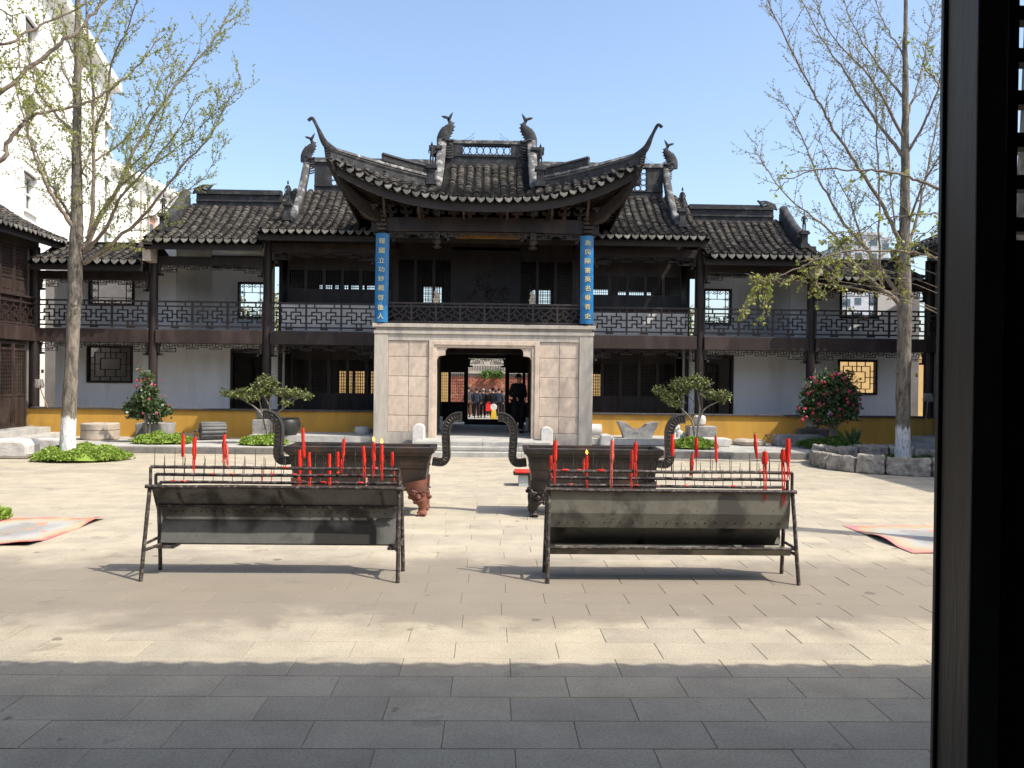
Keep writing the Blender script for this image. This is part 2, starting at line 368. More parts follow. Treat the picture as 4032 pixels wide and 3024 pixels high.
    def build(s, name, mat, parent=None, smooth=False, bevel=0, **kw):
        o0 = wpos(parent) if parent else Vector((0, 0, 0))
        if o0.length: s.v = [(x-o0.x, y-o0.y, z-o0.z) for x, y, z in s.v]
        o = bpy.data.objects.new(name, s.mesh(name, mat, smooth)); COL.objects.link(o)
        if parent: o.parent = parent
        for k, v in kw.items(): o[k] = v
        if bevel:
            b = o.modifiers.new('bevel', 'BEVEL'); b.width = bevel; b.segments = 2; b.limit_method = 'ANGLE'; b.angle_limit = R(40)
        if smooth and smooth != 2:
            try:
                mod = o.modifiers.new('wn', 'WEIGHTED_NORMAL'); mod.keep_sharp = True
                for e in o.data.edges: pass
            except Exception: pass
            o.data.set_sharp_from_angle(angle=R(38))
        return o
def wpos(o):
    p = Vector((0, 0, 0))
    while o is not None: p += o.location; o = o.parent
    return p
def piece(name, me, loc, rot, parent, scale=None):
    o = bpy.data.objects.new(name, me); COL.objects.link(o)
    o.parent = parent; o.location = Vector(loc)-wpos(parent); o.rotation_euler = rot
    if scale: o.scale = scale
    return o
def thing(name, label, cat, loc=(0, 0, 0), group=None):
    o = bpy.data.objects.new(name, None); COL.objects.link(o); o.location = loc
    o.empty_display_size = .2
    tag(o, label, cat, group); return o
def tag(o, label, cat, group=None):
    o['label'] = label; o['category'] = cat
    if group: o['group'] = group
    return o
def struct(o): o['kind'] = 'structure'; return o
def recenter(o):
    """put a mesh object's origin at the base centre of its mesh"""
    vs = [v.co.copy() for v in o.data.vertices]
    c = Vector((sum(v.x for v in vs)/len(vs), sum(v.y for v in vs)/len(vs), min(v.z for v in vs)))
    o.data.transform(Matrix.Translation(-c)); o.location = o.location + c
    return o
def solo(mb, name, mat, label, cat, smooth=False, group=None, bevel=0):
    o = mb.build(name, mat, None, smooth, bevel); recenter(o); return tag(o, label, cat, group)
def lerp(a, b, t): return a+(b-a)*t
def curve(pts, n=6):
    """Catmull-Rom through pts"""
    pts = [Vector(p) for p in pts]; out = []
    for i in range(len(pts)-1):
        p0 = pts[max(i-1, 0)]; p1 = pts[i]; p2 = pts[i+1]; p3 = pts[min(i+2, len(pts)-1)]
        for k in range(n):
            t = k/n
            out.append(.5*((2*p1)+(p2-p0)*t+(2*p0-5*p1+4*p2-p3)*t*t+(3*p1-p0-3*p2+p3)*t**3))
    out.append(pts[-1]); return out
# ------------------------------------------------------------------ ground, court, terrace
XA = P(1904, 1530, 24.75).x            # axis of the stage
g = MB(); g.add([(-400, -60, -.12), (400, -60, -.12), (400, 900, -.12), (-400, 900, -.12)], [(0, 1, 2, 3)])
struct(g.build('ground', 'ground_far'))
g = MB(); g.box(-19, 19, 1.4, 23.1, -.10, -.0055)
court = struct(g.build('courtyard_floor', 'mortar'))
SW, SD, J = .79, .39, .0018
slab_me = []
for k in range(3):
    m_ = MB(); w_, d_ = SW/2-J, SD/2-J; e = .004
    m_.add([(-w_, -d_, -.03), (w_, -d_, -.03), (w_, d_, -.03), (-w_, d_, -.03), (-w_, -d_, -e), (w_, -d_, -e), (w_, d_, -e), (-w_, d_, -e),
            (-w_+e, -d_+e, 0), (w_-e, -d_+e, 0), (w_-e, d_-e, 0), (-w_+e, d_-e, 0)],
           [(0, 1, 5, 4), (1, 2, 6, 5), (2, 3, 7, 6), (3, 0, 4, 7), (4, 5, 9, 8), (5, 6, 10, 9), (6, 7, 11, 10), (7, 4, 8, 11), (8, 9, 10, 11)])
    slab_me.append(m_.mesh('paving_slab', 'paving'))
spots = []
for r in range(-8, 46):
    y = 4.81+SD*(r+.5); off = (.15 if r % 2 else .54)+((r*37) % 7-3)*.012*(1 if r > 4 else .3)
    for c in range(-24, 25):
        x = off+SW*(c+.5)
        if abs(x) > 18.6 or y > 22.9: continue
        u = 1934+3350*x/y; vis = -60 < u < 3760 and y > 4.5
        spots.append((0 if vis else 1, y, x))
spots.sort()
st = MB(); rg = random.Random(3)
for i, (hid, y, x) in enumerate(spots):
    z = rg.uniform(-.0012, .0012)
    if i < 300 and not hid:
        piece('paving_slab', slab_me[i % 3], (x, y, z), (rg.uniform(-.0006, .0006), rg.uniform(-.0006, .0006), 0), court)
    else:
        w_, d_ = SW/2-J, SD/2-J
        st.add([(x-w_, y-d_, z), (x+w_, y-d_, z), (x+w_, y+d_, z), (x-w_, y+d_, z), (x-w_, y-d_, -.012), (x+w_, y-d_, -.012), (x+w_, y+d_, -.012), (x-w_, y+d_, -.012)],
               [(0, 1, 2, 3), (4, 5, 1, 0), (5, 6, 2, 1), (6, 7, 3, 2), (7, 4, 0, 3)])
st.build('paving_slab', 'paving', court, kind='stuff')

# terrace along the galleries
TZ = .16
g = MB(); g.box(-19, 19, 23.02, 34, -.08, TZ-.012)
terr = struct(g.build('terrace', 'soil'))
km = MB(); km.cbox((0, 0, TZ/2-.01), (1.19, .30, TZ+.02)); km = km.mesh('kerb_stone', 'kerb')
sm_ = MB(); sm_.cbox((0, 0, -.02), (.89, .59, .04)); sm_ = sm_.mesh('paving_slab', 'step')
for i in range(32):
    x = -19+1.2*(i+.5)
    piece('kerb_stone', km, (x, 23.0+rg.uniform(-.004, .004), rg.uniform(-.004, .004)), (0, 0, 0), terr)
tp = MB(); cnt = 0
for r in range(6):
    for c in range(43):
        x = -19+.9*(c+(.5 if r % 2 else 0)); y = 23.15+.3+.6*r
        if abs(x-XA) < 3.3 and y > 24.6: continue
        if -15.5 < x < 13.5 and cnt < 299:
            piece('paving_slab', sm_, (x, y, TZ+rg.uniform(-.002, .002)), (0, 0, 0), terr); cnt += 1
        else: tp.cbox((x, y, TZ-.02), (.89, .59, .04))
if tp.v: tp.build('paving_slab', 'step', terr, kind='stuff')
# steps up to the passage under the stage
stp = thing('entrance_steps', 'three pale granite steps leading up to the doorway under the stage', 'steps', (XA, 23.6, 0))
rx = 1.83
for k, (ya, yb, z0, z1, w_) in enumerate([(22.55, 22.92, -.01, .125, 2.1), (22.92, 23.34, -.01, .235, 1.95), (23.34, 24.72, .15, .345, 1.87)]):
    nb = 4
    for j in range(nb):
        xa = XA-w_+2*w_*j/nb; m_ = MB(); m_.box(xa+.003, xa+2*w_/nb-.003, ya, yb-.002, z0, z1)
        m_.build('step_stone', 'step', stp, bevel=.008)

# ------------------------------------------------------------------ tiles
TW = .255
def tile_mesh():
    m_ = MB(); seg = 6; L = .17
    def arc(r, y, h): return [(-math.cos(math.pi*j/seg)*r, y, math.sin(math.pi*j/seg)*r*.72+h) for j in range(seg+1)]
    lo = arc(.098, 0, .012); hi = arc(.088, L, -.012); li = arc(.080, 0, .004)
    n = seg+1; vs = lo+hi+li; fs = []
    for j in range(seg):
        fs.append((j, j+1, n+j+1, n+j)); fs.append((2*n+j, 2*n+j+1, j+1, j))
    m_.add(vs, fs); return m_
_t = tile_mesh(); TILE_V, TILE_F = list(_t.v), list(_t.f); TILE = _t.mesh('roof_tile', 'tile')
def drip_mesh():
    m_ = MB(); poly = [(-.105, .03)]+[(-.105+.21*k/8, .03-.035*math.sin(math.pi*k/8)) for k in range(1, 8)]+[(.105, .03), (.102, -.03), (.07, -.085), (.03, -.115), (0, -.135), (-.03, -.115), (-.07, -.085), (-.102, -.03)]
    sh = [(a, b) for a, b in poly]
    m_.prism(sh, -.012, .012)
    inner = [(a*.8, b*.78-.012) for a, b in poly]; m_.prism(inner, -.017, -.0125)
    return m_.mesh('drip_tile', 'drip')
DRIP = drip_mesh()
def end_mesh():   # dark round end under each cover row
    m_ = MB(); poly = [(math.cos(math.pi*k/8)*.084, math.sin(math.pi*k/8)*.06) for k in range(9)]
    m_.prism(poly, .03, .05); return m_.mesh('tile_row_end', 'pan')
ENDM = end_mesh()
def frame(d, up=Vector((0, 0, 1))):
    d = d.normalized(); s = d.cross(up).normalized(); n = s.cross(d)
    return Matrix((s, d, n)).transposed()
def lay(roof, rows, pans, nind=300, expo=.105, drips=True, jit=.008):
    """rows: cover-tile paths from the eave up; pans: valley paths"""
    items = []
    for path in rows:
        ph = rg.uniform(0, 6.3); path = [Vector(p)+(Vector((.018*math.sin(ph+i*.7), 0, .006*math.cos(ph+i))) if i else Vector((0, 0, 0))) for i, p in enumerate(path)]
        # resample
        path = [Vector(p) for p in path]; L = [0]
        for a, b in zip(path, path[1:]): L.append(L[-1]+(b-a).length)
        k = 0; s = 0.0; i = 0
        while s < L[-1]-.05:
            while i < len(L)-2 and L[i+1] < s: i += 1
            t = (s-L[i])/max(1e-6, L[i+1]-L[i]); p = path[i].lerp(path[i+1], t)
            items.append((k, p, (path[i+1]-path[i]).normalized())); s += expo; k += 1
    items.sort(key=lambda a: a[0])
    st = MB()
    for q, (k, p, d) in enumerate(items):
        Mx = frame(d); a = rg.gauss(0, .035); Mx = Mx @ Matrix.Rotation(a, 3, 'Z') @ Matrix.Rotation(rg.gauss(0, .03), 3, 'X')
        p = p+Vector((rg.uniform(-jit, jit), 0, rg.uniform(-jit, jit)*1.2))
        sc_ = rg.uniform(.95, 1.06)
        if q < nind:
            piece('roof_tile', TILE, p, Mx.to_euler(), roof, (sc_, 1, sc_))
        else:
            st.add([Mx @ Vector((x*sc_, y, z*sc_))+p for x, y, z in TILE_V], TILE_F)
    if st.v: st.build('roof_tile', 'tile', roof, kind='stuff')
    # valleys of concave pan tiles
    pm = MB()
    for path in pans:
        path = [Vector(p) for p in path]; L = [0]
        for a, b in zip(path, path[1:]): L.append(L[-1]+(b-a).length)
        s = 0; i = 0
        while s < L[-1]-.05:
            while i < len(L)-2 and L[i+1] < s: i += 1
            t = (s-L[i])/max(1e-6, L[i+1]-L[i]); p = path[i].lerp(path[i+1], t); Mx = frame(path[i+1]-path[i])
            w2 = .125
            lo = [Mx @ Vector((x, 0, z+.012))+p for x, z in ((-w2, .028), (-.05, -.008), (.05, -.008), (w2, .028))]
            hi = [Mx @ Vector((x, .13, z-.004))+p for x, z in ((-w2, .028), (-.05, -.008), (.05, -.008), (w2, .028))]
            bt = [Mx @ Vector((x, 0, z-.01))+p for x, z in ((-w2, .028), (-.05, -.008), (.05, -.008), (w2, .028))]
            pm.add(lo+hi+bt, [(0, 1, 5, 4), (1, 2, 6, 5), (2, 3, 7, 6), (8, 9, 1, 0), (9, 10, 2, 1), (10, 11, 3, 2)])
            s += .11
    pm.build('pan_tile', 'pan', roof, kind='stuff')
    if drips:
        for path in pans:
            p = Vector(path[0]); d = (Vector(path[1])-p); d.z = 0
            e = frame(d); e = e @ Matrix.Rotation(rg.gauss(0, .05), 3, 'Y') @ Matrix.Rotation(R(-14)+rg.gauss(0, .05), 3, 'X')
            piece('drip_tile', DRIP, p+e @ Vector((0, -.02, 0)), e.to_euler(), roof)
        for path in rows:
            p = Vector(path[0]); d = (Vector(path[1])-p)
            piece('tile_row_end', ENDM, p, frame(d).to_euler(), roof)

def gable_roof(owner, x0, x1, Ye, Ze, Yr, Zr, xr0=None, xr1=None, Yb=None, Zb=None, nind=300, sag=.16, name='roof', tile_stop=None):
    """front slope rows run along Y; back slope is plain sheet; returns roof part"""
    xr0 = x0 if xr0 is None else xr0; xr1 = x1 if xr1 is None else xr1
    Yb = Yb or (2*Yr-Ye); Zb = Zb or Ze
    def S(x, t): return Vector((x, Ye+(Yr-Ye)*t, Ze+(Zr-Ze)*(t-sag*math.sin(math.pi*t)*.6)))
    rb = MB()
    rows = [[S(x, t/8)-Vector((0, 0, .05)) for x in (x0, x1)] for t in range(9)]+[[Vector((x, Yb, Zb-.05)) for x in (x0, x1)]]
    rb.grid(rows)
    low = [[Vector((p.x, p.y, p.z-.09)) for p in r] for r in rows]; rb.grid([r[::-1] for r in low])
    for side in (0, 1):
        n_ = len(rows); vs = [r[side] for r in rows]+[r[side] for r in low]
        rb.add(vs, [(i, i+1, n_+i+1, n_+i) for i in range(n_-1)])
    roof = rb.build(name, 'pan', owner)
    n = int(round((x1-x0)/TW)); w_ = (x1-x0)/n
    rowsx = [x0+w_*(i+.5) for i in range(n)]; pansx = [x0+w_*i for i in range(1, n)]
    tm = tile_stop or (lambda x: 1.0)
    def path(x): return [S(x, tm(x)*t/8) for t in range(9)]
    lay(roof, [path(x) for x in rowsx], [path(x) for x in pansx], nind)
    # boards and rafters under the eave
    f = MB(); f.box(x0+.02, x1-.02, Ye+.10, Ye+.16, Ze-.30, Ze-.10); f.build('eave_board', 'board', roof)
    f = MB(); k = int((x1-x0)/.24)
    for i in range(k):
        x = x0+.12+(x1-x0-.24)*i/(k-1)
        a = S(x, 0)+Vector((0, .17, -.22)); b = S(x, .45)+Vector((0, 0, -.20))
        f.tube([a, b], .035, 4)
    f.build('rafter', 'board', roof, kind='stuff')
    return roof, S
def ridge_layers(mb, path, layers):
    for w_, z0, z1 in layers:
        mb.sweep([(-w_, z0), (w_, z0), (w_, z1), (-w_, z1)], path)

# ------------------------------------------------------------------ fret work
CELL = [[(2, 5), (2, 4)], [(1, 3), (1, 4), (3, 4), (3, 2)], [(0, 3), (2, 3), (2, 1)], [(1, 1), (1, 2), (3, 2)], [(0, 1), (1, 1)], [(2, 1), (5, 1)], [(3, 1), (3, 0)], [(4, 1), (4, 0)], [(3, 3), (4, 3)],
        [(4, 2), (4, 4), (6, 4), (6, 3)], [(5, 5), (5, 4)], [(7, 3), (5, 3), (5, 1)], [(4, 2), (6, 2), (6, 1)], [(6, 1), (7, 1)]]
def bars(mb, polys, fx, fz, y, th=.02, d=.02, seam=0):
    for pl in polys:
        for (a, b), (c, e) in zip(pl, pl[1:]):
            xa, xb = sorted((fx(a), fx(c))); za, zb = sorted((fz(b), fz(e)))
            mb.box(xa-th/2, xb+th/2, y-d/2, y+d/2, za-th/2, zb+th/2)
def railing(owner, x0, x1, z0, z1, y, ncell, name='railing', mt='rail', along='X', yx=None):
    """balustrade: posts, three rails, carved fret panels"""
    H = z1-z0; zb = z0+.09*H; zt = z0+.80*H
    if along == 'Y':
        rot = Matrix.Translation((0, 0, 0))
    r = MB(); r.box(x0, x1, y-.045, y+.045, z1-.05, z1); rl = r.build('handrail', mt, owner)
    r = MB(); r.box(x0, x1, y-.027, y+.027, zt-.02, zt+.022); r.box(x0, x1, y-.027, y+.027, zb-.03, zb+.02)
    r.build('rail', mt, owner)
    cw = (x1-x0)/ncell
    for i in range(ncell+1):
        x = x0+cw*i; m_ = MB(); m_.box(x-.026, x+.026, y-.033, y+.033, z0, z1-.05); m_.build('baluster', mt, owner)
    for i in range(ncell):
        xa = x0+cw*i+.024; m_ = MB()
        bars(m_, CELL, lambda u: xa+(cw-.048)*u/7, lambda v: zb+.02+(zt-zb-.04)*v/5, y, .040, .030)
        for q in (.22, .78): m_.box(xa+cw*q-.02, xa+cw*q+.02, y-.02, y+.02, zt+.02, z1-.05)
        m_.box(xa+cw*.38, xa+cw*.60, y-.018, y+.018, z0, zb-.03)
        m_.build('fret_panel', mt, owner)
def frieze(owner, x0, x1, ztop, y, h=.22, mt='rail', name='fret_frieze'):
    """hanging fretwork under a beam, deeper at both ends"""
    m_ = MB(); n = max(3, int(round((x1-x0)/.36))); cw = (x1-x0)/n; th = .016
    m_.box(x0, x1, y-.012, y+.012, ztop-.02, ztop)
    for i in range(n):
        xa = x0+cw*i; fl = i % 2
        fx = (lambda u: xa+cw*u/4) if fl else (lambda u: xa+cw-cw*u/4)
        fz = lambda v: ztop-h*.62*(1-v/3); th = .024
        bars(m_, [[(0, 0), (2, 0), (2, 2), (4, 2)], [(0, 3), (0, 1), (1, 1), (1, 2), (2, 2)], [(3, 3), (3, 1), (4, 1)], [(2, 0), (2, 0)]], fx, fz, y, th, .016)
    for s in (0, 1):
        xe = x0 if s == 0 else x1; sg = 1 if s == 0 else -1
        bars(m_, [[(0, 0), (4, 0), (4, 1)], [(0, .5), (3, .5), (3, 1)], [(0, 0), (0, 1)], [(2, .5), (2, 0)]], lambda u: xe+sg*u*.14, lambda v: ztop-h+v*h*.4, y, th, .016)
        m_.box(xe, xe+sg*.07, y-.03, y+.03, ztop-h-.12, ztop)
        m_.box(xe, xe+sg*.16, y-.03, y+.03, ztop-h-.12, ztop-h-.05)
    m_.build(name, mt, owner)

# lattice door leaf, shared meshes
def leaf_meshes(W, H, g0, g1, nx, nz, nm):
    f = MB(); s = .055; y = .025
    f.box(0, s, -y, y, 0, H); f.box(W-s, W, -y, y, 0, H)
    for z0, z1 in ((0, s), (H-s, H), (g0-s, g0), (g1, g1+s*.8)): f.box(s, W-s, -y, y, z0, z1)
    f.box(s, W-s, -.006, .006, s, g0-s); f.box(s+.05, W-s-.05, -.014, .014, s+.05, g0-s-.05)
    f.box(s, W-s, -.006, .006, g1+s*.8, H-s)
    b = MB()
    for i in range(1, nx): x = s+(W-2*s)*i/nx; b.box(x-.007, x+.007, -.012, .012, g0, g1)
    for i in range(1, nz): z = g0+(g1-g0)*i/nz; b.box(s, W-s, -.010, .010, z-.007, z+.007)
    return f.mesh('door_frame', 'wood'), b.mesh('lattice', 'wood')
LEAF_LO = leaf_meshes(.60, 2.35, .75, 1.85, 7, 10, 'lo')
LEAF_UP = leaf_meshes(.60, 1.75, .60, 1.20, 7, 8, 'up')
LEAF_TALL = leaf_meshes(.60, 2.75, .95, 2.35, 7, 14, 'tall')
def leaf(owner, ms, x, y, z, rz=0, sx=1, name='door_leaf'):
    o = piece(name, ms[0], (x, y, z), (0, 0, rz), owner, (sx, 1, 1))
    l = bpy.data.objects.new('lattice', ms[1]); COL.objects.link(l); l.parent = o
    return o
def window(owner, x0, x1, z0, z1, y, style, fr=.07, back=None, mt='wood'):
    m_ = MB(); d = .09
    m_.box(x0, x1, y-d, y+d, z1-fr, z1); m_.box(x0, x1, y-d, y+d, z0, z0+fr)
    m_.box(x0, x0+fr, y-d, y+d, z0+fr, z1-fr); m_.box(x1-fr, x1, y-d, y+d, z0+fr, z1-fr)
    w_ = m_.build('window', mt, owner)
    a0, a1, b0, b1 = x0+fr, x1-fr, z0+fr, z1-fr; W = a1-a0; H = b1-b0
    m_ = MB(); fx = lambda u: a0+W*u; fz = lambda v: b0+H*v
    if style == 'box':
        bars(m_, [[(.12, .12), (.12, .86), (.88, .86), (.88, .12), (.12, .12)], [(.26, .34), (.26, .68), (.74, .68), (.74, .34), (.26, .34)],
                  [(.5, 1), (.5, .68)], [(.26, 1), (.26, .86)], [(.74, 1), (.74, .86)], [(0, .70), (.12, .70)], [(.88, .70), (1, .70)], [(.74, .50), (1, .50)], [(0, .5), (.26, .5)],
                  [(0, .30), (.12, .30)], [(.88, .30), (1, .30)], [(.37, .86), (.37, .68)], [(.63, .86), (.63, .68)], [(.37, .12), (.37, .34)], [(.63, .12), (.63, .34)], [(.5, 0), (.5, .12)], [(.25, 0), (.25, .12)], [(.75, 0), (.75, .12)]], fx, fz, y, .026, .03)
    else:
        bars(m_, [[(.16, .0), (.16, 1)], [(.84, 0), (.84, 1)], [(0, .2), (1, .2)], [(0, .74), (1, .74)], [(.5, .74), (.5, 1)], [(.5, 0), (.5, .2)]], fx, fz, y, .022, .03)
        def curl(cx, cz, dx, dz):
            for k in range(3):
                pts = []
                for a in range(9):
                    t = a/8*math.pi*1.4; r = .045
                    pts.append((cx+dx*(.05+.055*k)+r*math.cos(t)*dx, y, cz+dz*(.045+.03*(k % 2))+r*math.sin(t)*dz))
                m_.tube(pts, .010, 4)
        for q in (0, .5, 1):
            for sgn in ((1,) if q == 0 else (-1,) if q == 1 else (1, -1)):
                curl(fx(q), b1, sgn, -1); curl(fx(q), b0, sgn, 1)
        for q in (.25, .55, .8):
            curl(a0, fz(q), 1, -1); curl(a1, fz(q), -1, -1)
    m_.build('fret', mt, w_)
    return w_
def wall_with_holes(mb, x0, x1, z0, z1, y0, y1, holes):
    """wall panel in XZ with rectangular holes [(xa,xb,za,zb)]"""
    xs = sorted({x0, x1}|{h[0] for h in holes}|{h[1] for h in holes}); zs = sorted({z0, z1}|{h[2] for h in holes}|{h[3] for h in holes})
    xs = [x for x in xs if x0 <= x <= x1]; zs = [z for z in zs if z0 <= z <= z1]
    for xa, xb in zip(xs, xs[1:]):
        run = None
        for za, zb in list(zip(zs, zs[1:]))+[(None, None)]:
            solid = za is not None and not any(h[0] <= (xa+xb)/2 <= h[1] and h[2] <= (za+zb)/2 <= h[3] for h in holes)
            if solid: run = [run[0], zb] if run else [za, zb]
            elif run: mb.box(xa, xb, y0, y1, run[0], run[1]); run = None
# ------------------------------------------------------------------ galleries
YC = 26.85; YW = 28.6; FZ0, FZ1 = 3.08, 3.50
def column(owner, x, y, z0, z1, r=.135, base=True):
    m_ = MB(); m_.lathe([(r*1.02, z0), (r, z0+.5*(z1-z0)), (r*.96, z1)], (x, y, 0), 20); c = m_.build('column', 'wood', owner, True)
    if base:
        m_ = MB(); m_.lathe([(r*1.25, z0-.01), (r*1.5, z0+.06), (r*1.45, z0+.14), (r*1.1, z0+.2)], (x, y, 0), 20); m_.build('column_base', 'stone', owner, True)
    return c
def chest(owner, poly, y0, y1, mt='ridge', name='bracket'):
    m_ = MB(); m_.prism(poly, y0, y1); return m_.build(name, mt, owner)
def pedestal(owner, x, y, z, h=.7, w_=.11, fig=True, name='roof_pedestal'):
    m_ = MB()
    m_.cbox((x, y, z+.06*h), (w_*2.5, w_*2.5, .12*h)); m_.cbox((x, y, z+.27*h), (w_*1.7, w_*1.7, .30*h)); m_.cbox((x, y, z+.45*h), (w_*2.6, w_*2.6, .07*h)); m_.cbox((x, y, z+.50*h), (w_*2.1, w_*2.1, .05*h))
    p = m_.build(name, 'ridge', owner)
    if fig:
        m_ = MB(); zz = z+.52*h
        for s in (-1, 1):
            m_.tube([(x+s*.035, y, zz), (x+s*.035, y, zz+.2*h), (x+s*.02, y, zz+.26*h)], [.022, .026, .03], 6)
            m_.tube([(x+s*.05, y, zz+.43*h), (x+s*.095, y-.01, zz+.34*h), (x+s*.07, y-.05, zz+.28*h)], [.022, .018, .015], 6)
        m_.tube([(x, y, zz+.22*h), (x, y, zz+.32*h), (x, y, zz+.44*h), (x, y, zz+.47*h)], [.045, .05, .058, .025], 8)
        m_.blob((x, y, zz+.52*h), .036, 8, 6); m_.tube([(x, y, zz+.54*h), (x, y, zz+.60*h)], [.03, .006], 6)
        m_.build('figurine', 'ridge', p, True)
    return p
def fish(owner, x, y, z, s, k=1.0, mt='ridge'):
    """dragon-headed fish finial; s=+1: faces +X, tail up"""
    m_ = MB()
    T = lambda a, b, c=0: (x+s*a*k, y+(c*1.5-(.06 if c else 0))*k, z+b*k)
    body = curve([T(-.10, 0), T(-.09, .20), T(-.03, .40), T(.09, .55), (T(.16, .68)), T(.15, .78), T(.10, .86)], 5)
    n = len(body); rr = []
    prof = [(0, .17), (.2, .19), (.4, .175), (.6, .135), (.8, .075), (.9, .05), (1, .045)]
    for i in range(n):
        t = i/(n-1)
        for (a, ra), (b, rb) in zip(prof, prof[1:]):
            if a <= t <= b: rr.append((ra+(rb-ra)*(t-a)/(b-a))*k); break
    m_.tube(body, [q_*1.12 for q_ in rr], 12, True, .6)
    # forked tail
    def fin(poly, th=.03):
        pl = [(x+s*a*k, z+b*k) for a, b in poly]; m_.prism(pl, y-th*k, y+th*k)
    fin([(.06, .84), (.14, .84), (.19, .94), (.245, 1.13), (.14, 1.03), (.10, .97)])
    fin([(.14, .86), (.08, .97), (-.04, 1.0), (-.15, .99), (-.08, .93), (.03, .90), (.07, .82)])
    fin([(-.13, .52), (-.12, .64), (-.03, .50)])
    for a, b, r_ in ((.245, .74, 30), (.27, .62, 10), (.24, .50, -10), (.19, .40, -20), (.14, .31, -30)):
        fin([(a-.06, b+.05), (a+.07, b+.02+.03*math.sin(R(r_))), (a-.05, b-.05)], .022)
    o = m_.build('fish_finial', mt, owner, True)
    h = MB()   # dragon head gripping the ridge
    h.blob(T(.08, .02), .21*k, 10, 7, .06, (1.1, 1.0, .8))
    h.tube([T(.15, .06), T(.36, .03), T(.50, .06), T(.56, .04)], [.10*k, .075*k, .05*k, .035*k], 8)
    h.tube([T(.12, -.10), T(.30, -.20), T(.40, -.33)], [.08*k, .05*k, .03*k], 8)
    h.blob(T(.25, .13, -.05), .045*k, 8, 6); h.blob(T(.53, .09), .045*k, 8, 6); h.blob(T(.14, .14, -.06), .06*k, 8, 6)
    for q in range(5):
        h.tube(curve([T(-.02, -.05-.09*q, -.09), T(.08, -.12-.09*q, -.12), T(.20+.03*(q % 2), -.10-.09*q, -.10), T(.28, -.05-.09*q, -.08)], 3), [.028*k]*9+[.008*k], 6)
    h.tube(curve([T(-.10, .16, -.08), T(.0, .18, -.1), T(.14, .10, -.1), T(.28, .18, -.07)], 3), [.04*k]*8+[.02*k, .01*k], 6)
    h.build('dragon_head', mt, owner, True)
    wv = MB()
    for dz, e in ((0, .12), (-.02, 0)):
        wv.tube(curve([T(.56, .08+dz), T(.66, .17+dz+e*.3), T(.86, .24+dz+e*.6), T(.96, .31+dz+e)], 4), .006*k, 4); wv.blob(T(.96, .31+dz+e), .014*k, 6, 4)
    wv.build('whisker', mt, owner)
    return o
def ring_lattice(mb, x0, x1, z0, z1, y, r, th=.014, skip=None):
    nx = max(1, int(round((x1-x0)/(2*r)))); nz = max(1, int(round((z1-z0)/(2*r)))); rx_, rz_ = (x1-x0)/nx/2, (z1-z0)/nz/2
    for i in range(nx):
        for j in range(nz):
            cx, cz = x0+rx_*(2*i+1), z0+rz_*(2*j+1)
            if skip and skip(cx, cz): continue
            if (i+j) % 2: # crossing arcs
                for sx in (-1, 1):
                    mb.tube([(cx+sx*rx_*math.cos(a), y, cz+rz_*math.sin(a)) for a in [R(-60+20*q) for q in range(7)]], th, 4)
                    mb.tube([(cx+rx_*math.cos(a)+0, y, cz+sx*(rz_*2-rz_*math.sin(a))-0) for a in [R(50+20*q) for q in range(5)]], th, 4)
            else: mb.tube([(cx+rx_*.93*math.cos(a), y, cz+rz_*.93*math.sin(a)) for a in [R(30*q) for q in range(13)]], th, 4, False)

def gallery(side, cols, name, label):
    """side -1 left, +1 right; cols = pixel u of [corner, outer, inner] columns"""
    xs = [PX(u, YC) for u in cols]; xin = PX(1474 if side < 0 else 2333, YC)+(.05 if side < 0 else -.05)
    B = thing(name, label, 'gallery', ((xs[0]+xin)/2, YC, TZ))
    lo, hi = min(xs[0], xin), max(xs[0], xin)
    # low ochre wall with dark coping
    m_ = MB(); m_.box(lo-.1*(side < 0), hi+.1*(side > 0), 26.62, 26.80, TZ-.02, 1.0); m_.build('low_wall', 'yellow', B)
    n = 7
    for i in range(n):
        a, b = lo+(hi-lo)*i/n, lo+(hi-lo)*(i+1)/n
        m_ = MB(); m_.box(a+.002, b-.002, 26.56, 26.86, 1.0, 1.055); m_.build('coping_stone', 'cap', B, bevel=.006)
    # floors
    m_ = MB(); m_.box(lo, hi, 26.86, 32, .20, .34); m_.build('lower_floor', 'darkfloor', B)
    m_ = MB(); m_.box(lo, hi, 26.92, 32, FZ0+.14, FZ1-.03); m_.build('upper_floor', 'wood', B)
    # columns
    ztop = [5.45, 5.95, 6.40]
    for i, x in enumerate(xs):
        column(B, x, YC, .34, ztop[min(i+1, 2)] if i else 6.0)
    bx = [xs[0], xs[1], xs[2], xin]
    for i in range(3):
        a, b = bx[i], bx[i+1]; a, b = min(a, b), max(a, b); a += .13; b -= .13
        if i == 2: a, b = (a, b+.13) if side < 0 else (a-.13, b)
        m_ = MB(); m_.box(a-.01, b+.01, YC-.16, YC+.06, FZ0, FZ1); m_.build('floor_beam', 'wood_red', B, bevel=.01)
        frieze(B, a+.02, b-.02, FZ0-.01, YC-.03, .26)
        railing(B, a, b, FZ1+.04, 4.40, YC-.05, (3, 3, 3)[i] if i < 2 else 3)
        zt = ztop[i]
        m_ = MB(); m_.box(a-.01, b+.01, YC-.09, YC+.09, zt-.42, zt-.17); m_.build('eave_beam', 'wood', B)
        frieze(B, a+.02, b-.02, zt-.43, YC-.02, .22)
    return B, bx, xs, ztop

